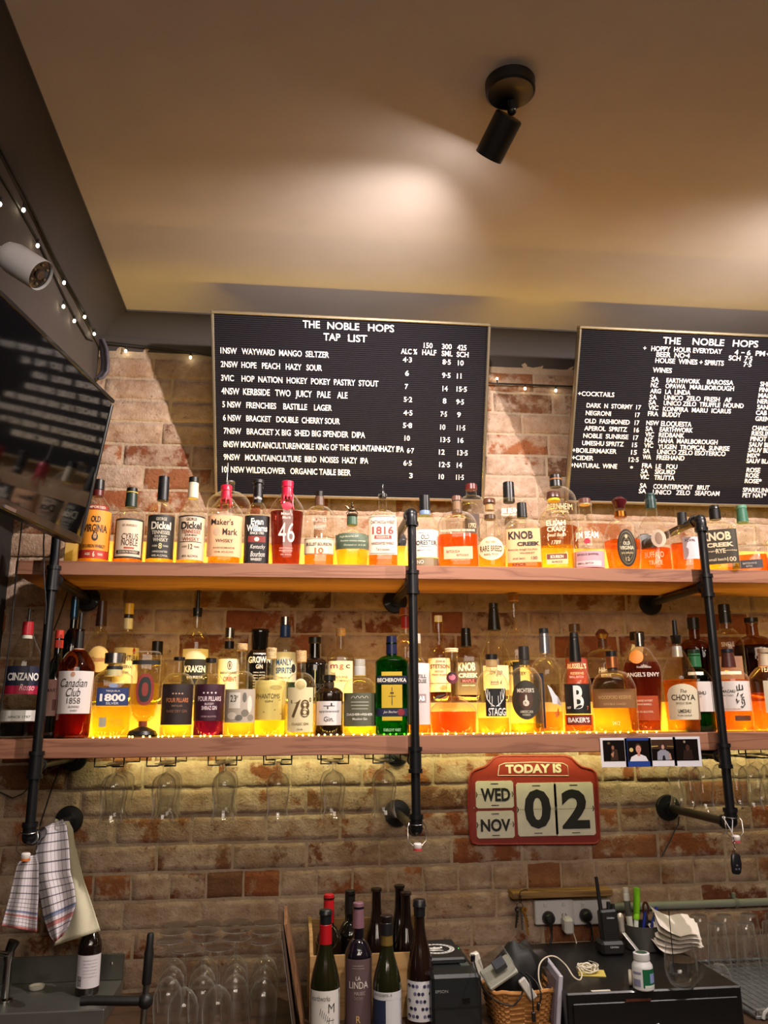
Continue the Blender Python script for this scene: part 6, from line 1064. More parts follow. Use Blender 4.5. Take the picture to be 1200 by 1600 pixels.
# receipt printer with a round sticker
def printer():
    x0, x1 = at(668, 1540, -.40).x, at(744, 1540, -.40).x; zt = at(705, 1520, -.45).z-CT; ztb = zt; t = thing('receipt_printer', 'black receipt printer with a round cat sticker on its lid', 'printer', ((x0+x1)/2, -.32, CT)); w = x1-x0
    pm = P('#14181a', .45); m = MB(); m.box((0, 0, zt/2), (w, .30, zt), pm, bev=.008); m.build('printer_body', t, smooth=False)
    m = MB(); m.box((-.006, .045, zt+.008), (w-.03, .20, .018), pm, bev=.005); m.build('printer_lid', t, smooth=False)
    m = MB(); m.box((0, -.1505, zt*.45), (w-.012, .003, .004), P('#080808', .5)); m.box((w*.18, -.1505, zt*.55), (.02, .004, .012), P('#0a0a0a', .3)); m.build('front_seam', t, smooth=False)
    m = MB(); m.box((.040, -.06, zt+.001), (.025, .03, .003), P('#4a524a', .4)); m.build('button', t, smooth=False)
    m = MB(); solid_text(m, 'EPSON', lambda x, y, d: Vector((-w*.30+x, -.1502-d, zt*.72+y)), .034, .007, .0004, P('#8a8f90', .5)); m.build('lettering', t, smooth=False)
    m = MB(); c = Vector((-.022, .04, zt+.0176)); V = lambda r, k, dz: c+Vector((math.cos(k)*r, math.sin(k)*r*.98, dz))
    def ring(r0, r1, dz, col):
        K = 40; m.add([V(r0, 2*math.pi*i/K, dz) for i in range(K)]+[V(r1, 2*math.pi*i/K, dz) for i in range(K)], [(i, (i+1) % K, K+(i+1) % K, K+i) for i in range(K)], P(col, .5))
    ring(0.0001, .054, 0, '#d8d6d2'); ring(.0001, .040, .0004, '#15171a')
    for i in range(26):
        a = 2*math.pi*i/26; ce, se = math.cos(a), math.sin(a); vv, ff = text('THEGOODBEERCOMPANYSYDNEYAU'[i], .02); m.add([c+Vector((ce*.047+(x*.006*-se)+(y*.007*ce), se*.047+(x*.006*ce)+(y*.007*se), .0006)) for x, y in vv], ff, P('#15171a', .5))
    for pts in ([(-.018, .012), (-.006, .010), (-.004, .020), (.004, .012), (.014, .014), (.020, .022), (.020, .004), (.012, -.004), (-.004, -.006), (-.018, -.002)], [(-.024, -.012), (-.008, -.010), (.014, -.016), (.020, -.024), (.004, -.022), (-.014, -.026)]):
        m.add([c+Vector((x, y, .0007)) for x, y in pts], [tuple(range(len(pts)))], P('#d8d6d2', .5))
    m.add([c+Vector((x, y, .001)) for x, y in ((.0, .008), (.003, .011), (.003, .005))], [(0, 1, 2)], P('#15171a', .5)); m.add([c+Vector((x, y, .001)) for x, y in ((.010, .008), (.013, .011), (.013, .005))], [(0, 1, 2)], P('#15171a', .5)); m.build('sticker', t, smooth=False)
    m = MB(); m.sph((w/2-.012, .10, zt+.001), .0016, EM('#40ff60', 2.), seg=8, rings=5); m.build('status_lamp', t)
printer()
# basket of cables
def basket():
    Y = -.47; x0, x1 = at(768, 1552, Y).x, at(872, 1552, Y).x; zt = at(820, 1551, Y).z-CT; w = (x1-x0)/2; dp = .17
    o = Vector(((x0+x1)/2, Y+dp/2, CT)); t = thing('wicker_basket', 'woven straw basket overflowing with cables beside the black printer', 'basket', o)
    V = []; F = []; nu, nv = 96, 26; m = MB(); mt = P('#b07a40', .75, bump=.3, bs=150, vary=.25)
    for j in range(nv+1):
        v = j/nv; s = .80+.20*v
        for i in range(nu):
            a = 2*math.pi*i/nu; c, s_ = math.cos(a), math.sin(a); n = 5.
            wv = .0035*math.sin(i*math.pi/3+(math.pi if int(j/2) % 2 else 0))*math.sin(math.pi*(j % 2+.5)/1.0)
            x = math.copysign(abs(c)**(2/n), c)*(w*s+wv); y = math.copysign(abs(s_)**(2/n), s_)*(dp/2*s+wv); V.append((x, y, zt*v))
    F = [(j*nu+i, j*nu+(i+1) % nu, (j+1)*nu+(i+1) % nu, (j+1)*nu+i) for j in range(nv) for i in range(nu)]; m.add(V, F, mt); m.add([(x*.8, y*.8, .004) for x, y in ((-w, -dp/2), (w, -dp/2), (w, dp/2), (-w, dp/2))], [(0, 1, 2, 3)], mt); m.build('woven_body', t)
    m = MB(); rim = [(math.copysign(abs(math.cos(a))**.4, math.cos(a))*w, math.copysign(abs(math.sin(a))**.4, math.sin(a))*dp/2, zt+.002*math.sin(9*a)) for a in [2*math.pi*i/48 for i in range(50)]]; m.tube(rim, .006, mt, 8); m.build('rim', t)
    return o, zt
BO, BZ = basket()
def loose(name, lab, cat, pts, r, col, grp='tangled cables around the basket', rough=.5, ends=None):
    pts = [Vector(p) for p in pts]; o = pts[0].copy(); t = thing(name, lab, cat, o, 0, grp); m = MB()
    q = []   # smooth the path
    for i in range(len(pts)-1):
        p0, p1, p2, p3 = pts[max(i-1, 0)], pts[i], pts[i+1], pts[min(i+2, len(pts)-1)]
        for k in range(6):
            u = k/6; q.append(.5*((2*p1)+(p2-p0)*u+(2*p0-5*p1+4*p2-p3)*u*u+(3*p1-p0-3*p2+p3)*u**3))
    q.append(pts[-1]); m.tube([p-o for p in q], r, P(col, rough), 8); m.build('lead', t)
    if ends:
        for p, d, sz, c in ends:
            m = MB(); R = Vector(d).to_track_quat('Z', 'Y').to_matrix(); m.box(Vector(p)-o, sz, P(c, .45), R, .002); m.build('connector', t, smooth=False)
    return t
def heap():
    z = lambda px, py, Y: at(px, py, Y)
    # black pouch and leads filling the basket
    t = thing('black_pouch', 'rumpled black pouch lying in the straw basket', 'pouch', (BO.x, BO.y, CT+.03)); m = MB()
    V = []; nu, nv = 28, 14
    for j in range(nv+1):
        th = math.pi*j/nv
        for i in range(nu):
            a = 2*math.pi*i/nu; d = Vector((math.sin(th)*math.cos(a), math.sin(th)*math.sin(a), math.cos(th))); n_ = 1+.16*noise.noise(d*2.2)+.08*noise.noise(d*6)
            V.append(Vector((d.x*.070*n_, d.y*.055*n_, d.x*.012+.078+d.z*.085*n_)))
    m.add(V, [(j*nu+i, (j+1)*nu+i, (j+1)*nu+(i+1) % nu, j*nu+(i+1) % nu) for j in range(nv) for i in range(nu)], P('#0d0c0b', .6)); m.build('pouch_body', t)
    o = z(838, 1494, -.36); t = thing('headphone_case', 'dark brown rounded leather case standing up in the straw basket', 'case', (o.x, -.36, CT+.12)); h = o.z-CT-.12+.02; m = MB(); m.lathe([(0, 0), (.030, .004), (.034, h*.4), (.030, h*.75), (.018, h*.96), (0, h)], P('#241a14', .5, coat=.15), seg=24, dr=.45); m.build('case_body', t)
    # clear plastic tub
    c = z(776, 1512, -.44); t = thing('plastic_tub', 'tilted clear plastic tub with a pale lid on top of the straw basket', 'plastic box', c); R = Matrix.Rotation(-.50, 3, 'Y') @ Matrix.Rotation(.5, 3, 'X')
    m = MB(); m.box((0, 0, .008), (.082, .062, .042), GL('#cfcfc8', .6, 1.0), R, .004); m.build('tub', t, smooth=False)
    m = MB(); m.box(R @ Vector((0, 0, -.018)), (.090, .068, .012), P('#a8a89c', .35), R, .003); m.build('tub_lid', t, smooth=False)
    m = MB(); m.box(R @ Vector((.01, 0, .004)), (.035, .03, .02), P('#4a4c58', .5), R, .002); m.build('contents', t, smooth=False)
    for (px, py, Y, rt, lb) in ((746, 1498, -.36, .28, 'white power adaptor leaning between the printer and the clear tub'), (801, 1493, -.33, .55, 'white charger block wedged behind the clear tub')):
        c = z(px, py, Y); t = thing('power_adaptor', lb, 'adaptor', c, 0, 'white adaptors in the basket'); m = MB(); m.box((0, 0, -.02), (.026, .022, .075), P('#d4cec0', .4), Matrix.Rotation(-rt, 3, 'Y'), .004); m.build('adaptor_body', t, smooth=False)
    c = z(824, 1540, -.475); t = thing('white_remote', 'narrow white gadget lying among the black leads in the straw basket', 'gadget', c); m = MB(); m.box((0, 0, -.008), (.022, .012, .06), P('#c8c4bc', .4), Matrix.Rotation(-.6, 3, 'Y'), .003); m.build('gadget_body', t, smooth=False)
    Yf = BO.y-.17/2-.012
    loose('usb_cable', 'black lead looping over the front rim of the basket from the white adaptor', 'cable', [z(740, 1500, -.45), z(748, 1525, -.5), z(756, 1545, Yf-.01), z(775, 1564, Yf-.01), z(800, 1571, Yf-.01), z(812, 1560, Yf-.01), z(818, 1545, -.46)], .0022, '#12100e', ends=[(z(739, 1497, -.45), (0, -.3, 1), (.012, .006, .02), '#12100e')])
    loose('usb_cable', 'black lead dangling lowest down the front of the basket to a plug', 'cable', [z(812, 1518, -.44), z(826, 1530, -.47), z(831, 1550, Yf-.012), z(833, 1575, Yf-.012), z(834, 1588, Yf-.012)], .002, '#12100e', ends=[(z(834, 1589, Yf-.012), (0, 0, 1), (.011, .007, .024), '#12100e')])
    loose('usb_cable', 'black lead hanging over the basket rim with a short plug beside the lowest one', 'cable', [z(822, 1520, -.45), z(838, 1535, -.48), z(845, 1552, Yf-.012), z(844, 1565, Yf-.012), z(841, 1572, Yf-.012)], .0022, '#12100e', ends=[(z(841, 1573, Yf-.012), (.1, 0, 1), (.011, .007, .02), '#12100e')])
    loose('usb_cable', 'black lead arching above the clear tub', 'cable', [z(793, 1500, -.38), z(792, 1486, -.38), z(800, 1479, -.38), z(812, 1490, -.37), z(822, 1502, -.38)], .0022, '#17140f')
    loose('charging_cable', 'white lead arching from the basket to the coil on the black cabinet', 'cable', [z(848, 1549, -.47), z(842, 1530, -.46), z(843, 1508, -.44), z(853, 1496, -.42), z(868, 1495, -.42), z(884, 1508, -.42), z(896, 1526, -.44), z(906, 1531, -.44), z(909, 1522, -.42), z(903, 1512, -.40)], .0020, '#cfc4ae')
heap()
# leaning white panel
def panel():
    a = at(882, 1523, -.50); t = thing('picture_panel', 'pale framed panel standing on edge between the basket and the black cabinet', 'panel', (a.x-.018, -.40, CT)); h = a.z-CT; R = Matrix.Rotation(.12, 3, 'Y') @ Matrix.Rotation(-.10, 3, 'Z')
    m = MB(); m.box(R @ Vector((0, 0, h/2)), (.012, .22, h), P('#b8b4c0', .4), R, .002); m.build('panel_board', t, smooth=False)
    m = MB(); m.box(R @ Vector((-.008, 0, h/2)), (.002, .19, h-.03), P('#7a7686', .3), R); m.build('panel_face', t, smooth=False)
panel()
# black cash cabinet
KZ = 1.005
def cash():
    a = atz(880, 1548, KZ); b = atz(1166, 1545, KZ); bl = atz(905, 1478, KZ)
    yf = (a.y+b.y)/2; yb = -.06; t = thing('cash_drawer', 'black metal cash drawer carrying the radio, papers and water glass', 'cash drawer', ((a.x+b.x)/2, (yf+yb)/2, CT)); w = b.x-a.x; d = yb-yf; h = KZ-CT
    bm = P('#0b0a0b', .42, coat=.1); m = MB(); m.box((0, 0, h/2), (w, d, h), bm, bev=.004); m.build('case', t, smooth=False)
    m = MB(); m.box((0, -d/2-.002, h*.42), (w-.03, .006, h*.70), bm, bev=.002); dr = m.build('drawer', t, smooth=False)
    m = MB(); m.sph((-.0, -d/2-.006, h*.18), .009, P('#a8a8a8', .2, 1.), (1, .6, 1), 14, 8); m.build('lock', None).parent = dr
    m = MB(); m.box((-.05, -d/2-.0055, h*.80), (.07, .002, .006), P('#7a4a3c', .2, .6)); m.build('slot_trim', None, smooth=False).parent = dr
    c = atz(942, 1551, KZ); m = MB(); m.box((c.x-(a.x+b.x)/2, -d/2+.012, h+.0003), (.052, .010, .0008), P('#d8d2c4', .5)); m.build('paper_strip', t, smooth=False)
    return yf
CY = cash()
def on(px, py): return atz(px, py, KZ)
# two way radio in charger
def radio():
    p = on(955, 1505); p.y = min(max(p.y, -.30), -.10); t = thing('two_way_radio', 'black two way radio with a thick aerial standing in its charger', 'radio', (p.x, -.20, KZ)); bm = P('#0e0d0e', .5); zt = at(955, 1420, -.20).z-KZ; za = at(930, 1370, -.20).z-KZ
    x = at(953, 1480, -.20).x-p.x; R = Matrix.Rotation(-.05, 3, 'Y')
    m = MB(); m.box((x, 0, .02), (.075, .07, .04), bm, bev=.008); m.build('charger', t, smooth=False)
    m = MB(); m.box((x, 0, .03+(zt-.03)/2), (.056, .032, zt-.03), bm, R, .006); m.build('radio_body', t, smooth=False)
    m = MB(); m.cyl((x-.021, 0, zt-.01), (x-.030, 0, za), .0068, bm, r2=.0052); m.build('aerial', t)
    for dx, hh in ((.004, .020), (.018, .014)):
        m = MB(); m.cyl((x+dx, 0, zt-.008), (x+dx, 0, zt+hh), .0068, bm, r2=.006); m.build('knob', t)
    m = MB(); 
    for i in range(5): m.box((x+.002, -.0165, zt*.52-.006*i), (.03, .001, .002), P('#050505', .6))
    m.build('speaker_grille', t, smooth=False)
    for zz, w_ in ((zt-.022, .024), (.026, .026)):
        m = MB(); solid_text(m, 'Uniden', lambda a, b, d: Vector((x+.002+a, (-.0165 if zz > .05 else -.0352)-d, zz+b)), w_, .006, .0003, P('#b8b8b8', .5)); m.build('lettering', t, smooth=False)
radio()
# coil of white cable on a yellow note
def coil():
    p = on(922, 1521); t = thing('sticky_note', 'yellow paper note under the coiled white cable on the black drawer', 'note', (p.x, p.y, KZ)); m = MB(); m.box((.004, 0, .001), (.075, .06, .0016), P('#c8b45a', .7), Matrix.Rotation(-.25, 3, 'Z')); m.build('note', t, smooth=False)
    rnd = random.Random(2); pts = []
    for i in range(64):
        a = i*.55; r = .016+.010*rnd.random(); pts.append((p.x-.008+math.cos(a)*r*1.25, p.y+math.sin(a)*r*.9, KZ+.006+.018*rnd.random()))
    loose('charging_cable', 'loosely coiled white cable on the yellow note, running up to the socket', 'cable', [at(892, 1448, -.052), at(900, 1470, -.07), at(905, 1495, -.13)]+pts, .0018, '#d4ccb8')
coil()
# power sockets, plugs, ledge, keys, conduit
def wallstuff():
    def rect(x0, y0, x1, y1, Y): a, b = at(x0, y1, Y), at(x1, y0, Y); return a, b
    wm = P('#d4d2d4', .35, coat=.1)
    for k, (x0, x1) in enumerate(((837, 896), (897, 954))):
        a, b = rect(x0, 1406, x1, 1446, -.035); c = (a+b)/2; t = thing('power_outlet', ('white double power outlet with a black and a white plug', 'white double power outlet half hidden behind the radio')[k], 'power outlet', (c.x, -.024, c.z), 0, 'white power outlets under the ledge'); w, h = b.x-a.x-.001, b.z-a.z
        m = MB(); m.box((0, 0, 0), (w, .022, h), wm, bev=.003); m.build('plate', t, smooth=False)
        for sx in (-.24, .24):
            m = MB(); m.box((sx*w, -.0125, h*.33), (.011, .004, .013), wm, Matrix.Rotation(.2, 3, 'X'), .001); m.build('rocker_switch', t, smooth=False)
            m = MB()
            for dx, rr in ((-.006, .5), (.006, -.5)): m.box((sx*w+dx, -.0112, -h*.10), (.0025, .001, .009), P('#2a2828', .6), Matrix.Rotation(rr, 3, 'Y'))
            m.box((sx*w, -.0112, -h*.26), (.0025, .001, .009), P('#2a2828', .6)); m.build('socket', t, smooth=False)
    def plug(px, py, col, lab_, white=False):
        p = at(px, py, -.04); t = thing('power_plug', lab_, 'plug', (p.x, -.036, p.z), 0, 'plugs in the wall outlets'); mt = P(col, .4)
        m = MB()
        if white: m.box((0, -.022, -.006), (.030, .042, .048), mt, Matrix.Rotation(.12, 3, 'X'), .006)
        else: m.lathe([(0, 0), (.020, 0), (.021, .006), (.018, .020), (.012, .028), (0, .029)], mt, (0, 0, 0), 24, Matrix.Rotation(math.pi/2, 3, 'X')); m.cyl((0, -.02, -.010), (.003, -.022, -.034), .006, mt, r2=.004)
        m.build('plug_body', t, smooth=not white); return p
    plug(857, 1434, '#121112', 'round black plug in the left outlet'); plug(884, 1440, '#d8d6d4', 'white charger plug in the left outlet', True); plug(915, 1430, '#121112', 'round black plug in the right outlet beside the radio')
    loose('electric_cable', 'black power cord dropping from the left round plug into the basket', 'cable', [at(860, 1446, -.06), at(862, 1465, -.06), at(856, 1485, -.08), at(850, 1500, -.14), at(846, 1515, -.25)], .0036, '#0f0e0e', None)
    loose('electric_cable', 'black power cord dropping behind the radio from the right outlet', 'cable', [at(922, 1442, -.06), at(925, 1460, -.05), at(924, 1475, -.06), at(918, 1490, -.10)], .0032, '#0f0e0e', None)
    a, b = at(800, 1405, -.05), at(956, 1389, -.05); m = MB(); m.box((0, 0, 0), (b.x-a.x, .055, .021), WOOD('#9a7440', '#6a4a26', 5.), bev=.002); o = m.build('wooden_ledge', smooth=False); o.location = ((a.x+b.x)/2, -.030, at(878, 1397, -.055).z); tag(o, 'narrow wooden ledge fixed above the white power outlets', 'ledge')
    lz = o.location.z
    p = at(811, 1408, -.06); t = thing('key_bunch', 'bunch of keys hanging from the left end of the wooden ledge', 'keys', (p.x, -.062, lz)); km = P('#3a3630', .35, .9)
    m = MB(); m.tube([(.035, .02, .013), (.02, .0, .018), (.004, -.004, .014), (0, -.004, 0), (-.001, -.003, -.02), (.005, -.003, -.022), (.005, -.003, .002)], .0014, P('#12100e', .5), 6); m.build('cord', t)
    m = MB(); m.tube([(math.cos(a_)*.010, -.003, -.030+math.sin(a_)*.010) for a_ in [i*math.pi/10 for i in range(21)]], .001, km, 6); m.build('key_ring', t)
    for i, (dx, rot, L, col) in enumerate(((-.008, .15, .046, '#3a3630'), (.002, -.05, .052, '#6a6660'), (.010, -.25, .046, '#4a443a'), (.013, -.12, .068, '#b07a2a'))):
        m = MB(); R = Matrix.Rotation(rot, 3, 'Y'); kc = P(col, .35, .8); m.lathe([(.003, -.001), (.0095, -.001), (.0095, .001), (.003, .001)], kc, Vector((dx, -.004-.002*i, -.040)), 16, R @ Matrix.Rotation(math.pi/2, 3, 'X')); m.box(Vector((dx, -.004-.002*i, -.040))+R @ Vector((0, 0, -.008-L/2)), (.006, .0016, L), kc, R); 
        for q in range(3): m.box(Vector((dx, -.004-.002*i, -.040))+R @ Vector((.004, 0, -.020-q*.008)), (.004, .0016, .004), kc, R)
        m.build('key', t, smooth=False)
    a, b = at(955, 1418, -.03), at(1200, 1408, -.03); cz = (a.z+b.z)/2; m = MB(); m.cyl((0, 0, 0), (1.15, 0, .0), .0125, P('#8f9488', .45), seg=20); t = thing('conduit_pipe', 'grey green conduit pipe running right along the brick from the outlets', 'conduit', (a.x, -.032, cz)); m.build('pipe', t)
    cx = at(1149, 1410, -.03).x-a.x; m = MB(); m.lathe([(.0150, -.007), (.0150, .007), (.0128, .007), (.0128, -.007)], P('#7c8076', .45), (cx, 0, 0), 20, Matrix.Rotation(math.pi/2, 3, 'Y')); m.box((cx-.002, .006, .022), (.012, .012, .018), P('#7c8076', .45), bev=.002); m.build('saddle_clip', t)
wallstuff()
# pen cup
def cup():
    Y = -.16; b = at(1005, 1480, Y); zt = at(1005, 1443, Y).z-KZ; x0 = at(978, 1460, Y).x; x1 = at(1031, 1460, Y).x; R = (x1-x0)/2; t = thing('pen_cup', 'grey metal pen cup holding pens and markers below the conduit', 'pen cup', ((x0+x1)/2, Y, KZ)); cm = P('#55544e', .4, .6)
    m = MB(); m.lathe([(0, .002), (R, .002), (R, zt), (R-.002, zt), (R-.002, .004), (0, .004)], cm, seg=32); m.build('cup_body', t); return (x0+x1)/2, Y, R
px_, py_, pr_ = cup()
def stick(name, lab_, cat, top, bot, r, segs, Y=-.16):
    T, B = at(*top, Y), at(*bot, Y); d = (B-T); d.normalize(); t = thing(name, lab_, cat, T, 0, 'pens and markers in the cup'); L = .0
    Lt = (T.z-KZ-.012)/max(.2, -d.z)
    R = (-d).to_track_quat('Z', 'Y').to_matrix()
    for nm, a, b, rr, col in segs:
        m = MB(); m.lathe([(0, 0), (r*rr-.0006, 0), (r*rr, .001), (r*rr, (b-a)*Lt-.001), (r*rr-.0008, (b-a)*Lt), (0, (b-a)*Lt)], P(col, .4), d*(b*Lt), 18, R); m.build(nm, t)
stick('marker_pen', 'thick white marker with black lettering standing in the pen cup', 'marker', (977, 1387), (984, 1442), .0098, [('cap', 0, .10, .95, '#d8d4c4'), ('barrel', .10, 1, 1, '#c4c2b4'), ('print_band', .22, .50, 1.02, '#55524a')])
stick('highlighter', 'bright lime green highlighter standing in the pen cup', 'highlighter', (995, 1387), (994, 1440), .0105, [('cap', 0, .46, 1, '#7cc41c'), ('barrel', .46, .56, .96, '#8ad024'), ('grip', .56, 1, .7, '#c8ccc0')])
stick('ballpoint_pen', 'blue ballpoint in the pen cup beside the scissors', 'pen', (1008, 1424), (1006, 1444), .0050, [('barrel', 0, 1, 1, '#1f2f8a')])
stick('ballpoint_pen', 'blue capped pen leaning to the right in the pen cup', 'pen', (1026, 1417), (1019, 1444), .0050, [('cap', 0, .22, 1.05, '#1f2f9a'), ('barrel', .22, 1, .9, '#2a3a8a')], -.17)
stick('ballpoint_pen', 'pink ended pen at the right rim of the pen cup', 'pen', (1029, 1424), (1026, 1446), .0045, [('tip', 0, .08, .9, '#e0c8c0'), ('barrel', .08, 1, 1, '#b83a5a')], -.165)
def scissors():
    Y = -.155; p = at(1009, 1420, Y); t = thing('scissors', 'scissors with a brown handle loop standing in the pen cup', 'scissors', p); m = MB(); m.tube([(math.sin(a)*.0085, 0, math.cos(a)*.019) for a in [i*math.pi/12 for i in range(25)]], .0036, P('#5a2416', .35, coat=.4), 8); m.build('handle', t)
    m = MB(); m.box((0, 0, -.05), (.010, .002, .07), P('#8a8a88', .25, 1.)); m.build('blade', t, smooth=False)
scissors()
# label-tool lying against the cup, papers, jar, glass, disc
def tops():
    o = on(990, 1500); Y = -.19; a, b, c = at(969, 1432, Y), at(972, 1455, Y), at(1000, 1490, Y-.05); t = thing('bottle_opener', 'pale metal opener with a rounded head leaning against the pen cup', 'opener', (a.x, Y, KZ)); off = Vector((a.x, Y, KZ)); mt = P('#b8aFA0', .35, .5)
    m = MB(); m.sph(a-off+Vector((0, 0, -.006)), .0115, mt, (1, .7, 1.5)); m.tube([a-off, b-off], .009, mt, 12); m.build('head', t)
    m = MB(); d = (c-b); M_ = d.to_track_quat('Z', 'Y').to_matrix(); m.box((b+c)/2-off, (.013, .004, d.length), P('#c4c0bc', .3, .6), M_, .001); m.build('blade', t, smooth=False)
    # papers
    rnd = random.Random(4); c0 = on(1060, 1492); c0.y = -.20; c0.x = at(1050, 1480, -.20).x
    for i, (lb) in enumerate(('lowest crumpled white receipt of the pile beside the pen cup', 'white receipt lying across the lowest one', 'wide white paper in the middle of the receipt pile', 'white paper fanned over the wide one in the receipt pile', 'topmost white paper of the pile, corner pointing up')):
        t = thing('receipt_paper', lb, 'paper', (c0.x+(.0, .01, .014, .012, .004)[i], -.20-.006*i, KZ+.004+.012*i), (.3, -.15, -.35, -.25, -.1)[i], 'receipts piled on the cash drawer'); V = []; n = 8; w, h = .150-.008*i, .105-.004*i
        for j in range(n+1):
            for k in range(n+1): u, v = k/n-.5, j/n-.5; V.append((u*w, v*h, .010+.006*math.sin(u*5)+.006*math.cos(v*6)+.055*max(0, v+.2)+.02*max(0, -u)+.012*i*max(0, -u)))
        m = MB(); m.add(V, [(j*(n+1)+k, j*(n+1)+k+1, (j+1)*(n+1)+k+1, (j+1)*(n+1)+k) for j in range(n) for k in range(n)], P('#d8cfc4', .75)); m.build('sheet', t)
    # tablet jar
    p = on(1006, 1545); H = at(1000, 1488, p.y).z-KZ; R = (at(1020, 1530, p.y).x-at(989, 1530, p.y).x)/2; t = thing('tablet_bottle', 'small white plastic jar with a green and blue label on the black drawer', 'jar', (p.x, p.y, KZ), -.15); wm = P('#d8d8d8', .35, coat=.2)
    m = MB(); m.lathe([(0, 0), (R*.9, 0), (R, .003), (R, H*.60), (R*.95, H*.68), (R*.72, H*.78), (R*.70, H*.80)], wm, seg=32); m.build('jar_body', t)
    m = MB(); m.lathe([(R*.76, H*.80), (R*.78, H*.82), (R*.78, H*.985), (R*.70, H), (0, H)], wm, seg=32); m.build('cap', t); m = MB(); m.lathe([(0, H+.0004), (R*.55, H+.0004)], P('#2c4a3c', .5), seg=24); m.build('cap_print', t)
    def arc_(a0, a1, z0, z1, col, mb, rr=1.012): mb.add([(math.sin(a0+(a1-a0)*i/12)*R*rr, -math.cos(a0+(a1-a0)*i/12)*R*rr, z) for z in (H*z0, H*z1) for i in range(13)], [(i, i+1, 14+i, 13+i) for i in range(12)], P(col, .45))
    m = MB(); arc_(-.25, 1.35, .10, .60, '#17603c', m); arc_(.45, 1.2, .22, .48, '#8a9ac8', m, 1.02); arc_(-.1, 1.35, .10, .17, '#d8e0d4', m, 1.02); arc_(-1.3, -.5, .12, .32, '#8a8aa8', m); arc_(-1.3, -.4, .45, .52, '#8a8aa8', m); m.build('label', t)
    q = on(985, 1512); t = thing('white_disc', 'small white round cap standing on edge beside the tablet jar', 'cap', (at(984, 1515, p.y+.03).x, p.y+.03, KZ+.020)); m = MB(); m.lathe([(0, -.004), (.019, -.004), (.020, 0), (.019, .004), (0, .004)], P('#c8c0ac', .5), seg=28, rot=Matrix.Rotation(math.pi/2, 3, 'Y') @ Matrix.Rotation(.4, 3, 'X')); m.build('cap_body', t)
    # water glass with straw
    p = on(1067, 1541); H = at(1062, 1471, p.y).z-KZ; R = (at(1089, 1505, p.y).x-at(1041, 1505, p.y).x)/2; t = thing('water_glass', 'stemless glass half full of water on the corner of the black drawer', 'glass', (p.x, p.y, KZ))
    pr = [(0, .002), (R*.55, .001), (R*.72, .006), (R*.92, H*.22), (R, H*.42), (R*.97, H*.62), (R*.86, H*.86), (R*.82, H)]
    m = MB(); m.lathe(pr, GL('#fefefe', .75, .9), seg=36); m.build('glass_body', t)
    m = MB(); m.lathe([(0, .005), (R*.52, .005), (R*.68, .010), (R*.88, H*.22), (R*.96, H*.42), (R*.945, H*.60), (0, H*.60)], GL('#d0d4d4', .3, 1.7), seg=36); m.build('water', t)
    a, b = at(1045, 1424, p.y+.12), at(1050, 1475, p.y+.12); o = Vector((b.x, p.y+.12, KZ)); t = thing('wire_spike', 'thin upright metal spike rising behind the water glass', 'receipt spike', o); m = MB(); m.cyl((0, 0, 0), a-o, .0013, P('#3a3a3e', .3, .8), seg=8); m.build('spike', t); m = MB(); m.lathe([(0, 0), (.02, 0), (.018, .004), (0, .005)], P('#1a1a1c', .4), seg=20); m.build('spike_base', t)
tops()
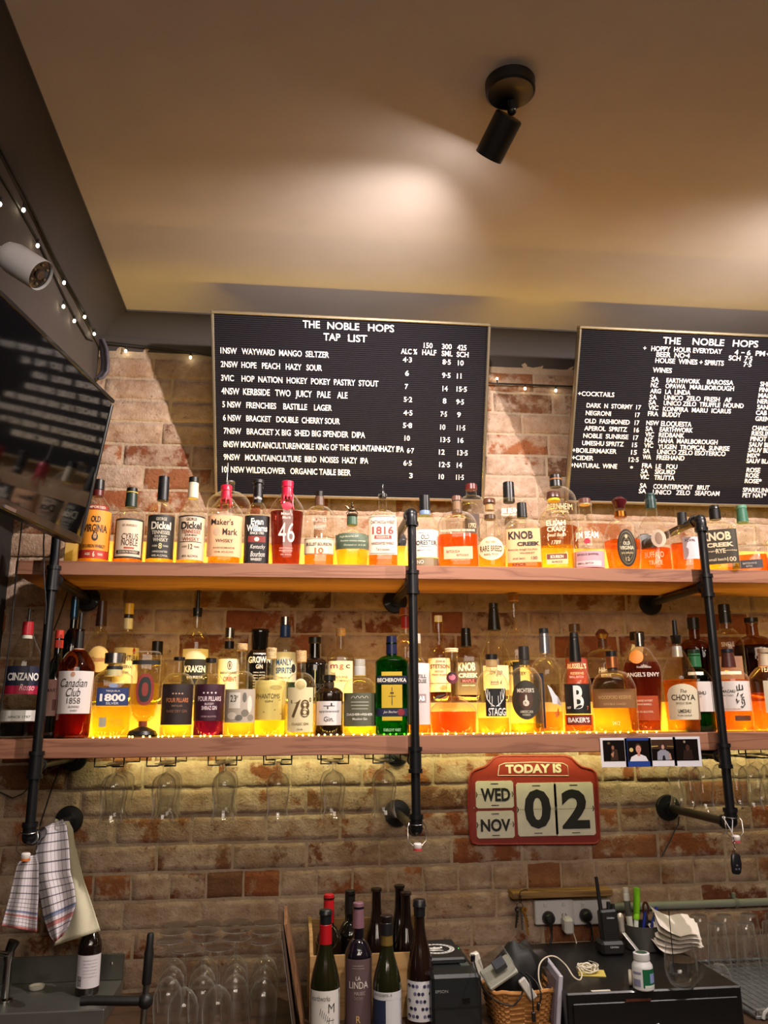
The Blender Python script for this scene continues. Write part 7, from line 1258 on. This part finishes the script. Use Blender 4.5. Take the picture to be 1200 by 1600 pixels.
# drain rack and upturned tumblers at the right
def drain():
    z0 = .925; x0 = at(1125, 1540, -.30).x; x1 = 2.05; t = thing('drain_rack', 'silver wire mesh draining rack at the right edge under the upturned tumblers', 'drain rack', ((x0+x1)/2, -.26, CT)); wm = P('#a8acae', .3, .7); w = x1-x0; dp = .46; hz = z0-CT
    m = MB()
    for i in range(34): x = -w/2+w*i/33; m.box((x, 0, hz), (.0022, dp, .0022), wm)
    for j in range(12): y = -dp/2+dp*j/11; m.box((0, y, hz-.002), (w, .002, .002), wm)
    m.build('mesh_deck', t, smooth=False)
    m = MB(); m.tube([(-w/2, -dp/2, hz), (w/2, -dp/2, hz), (w/2, dp/2, hz), (-w/2, dp/2, hz), (-w/2, -dp/2, hz)], .004, wm, 8); m.build('rim', t)
    for sx in (-1, 1):
        for sy in (-1, 1): m = MB(); m.cyl((sx*(w/2-.01), sy*(dp/2-.01), 0), (sx*(w/2-.01), sy*(dp/2-.01), hz), .005, wm); m.build('leg', t)
    hx = at(1195, 1570, -.26-dp/2).x-(x0+x1)/2; m = MB(); m.tube([(hx-.012, -dp/2-.006, hz-.02), (hx-.008, -dp/2-.008, hz-.005), (hx+.02, -dp/2-.01, hz+.015), (hx+.06, -dp/2-.008, hz+.018)], .005, P('#c4c4c0', .35), 8); m.build('handle', t)
    m = MB(); m.box((0, 0, .006), (w, dp, .010), P('#8a8e90', .35, .6), bev=.002); m.build('drip_base', t, smooth=False)
    return z0+.002
DZ = drain()
TG = [(0, .148), (.024, .147), (.0265, .144), (.0275, .120), (.0305, .105), (.031, .090), (.034, .040), (.037, 0)]
tg0 = None
for i, (px, py, Y, lb) in enumerate(((1094, 1455, -.07, 'upturned clear tumbler furthest left on the drain rack, against the brick'), (1133, 1452, -.08, 'second upturned tumbler from left in the rack row along the brick'), (1172, 1450, -.08, 'third upturned tumbler from left in the rack row along the brick'), (1211, 1449, -.08, 'upturned tumbler at the picture edge in the rack row along the brick'), (1122, 1468, -.19, 'first upturned tumbler in the nearer row behind the papers'), (1166, 1466, -.19, 'second upturned tumbler in the nearer row of the drain rack'), (1207, 1465, -.19, 'upturned tumbler at the picture edge in the nearer row of the rack'))):
    if tg0 is None: m = MB(); m.lathe(TG, GL('#fefefe', .8, 1.2, .95), seg=28); tg0 = o = m.build('tumbler')
    else: o = tg0.copy(); S.collection.objects.link(o)
    o.location = (max(at(px, py, Y).x, 1.135), Y, DZ); tag(o, lb, 'glass', 'upturned tumblers on the drain rack')
p = at(1122, 1515, -.28); t = thing('wine_glass_bowl', 'small round clear glass upturned beside the corner of the black drawer', 'glass', (max(p.x, 1.15), -.29, DZ)); m = MB(); m.lathe([(0, .062), (.012, .061), (.024, .050), (.031, .030), (.033, 0)], GL('#fefefe', .8, 1.2, .95), seg=28); m.build('bowl', t)
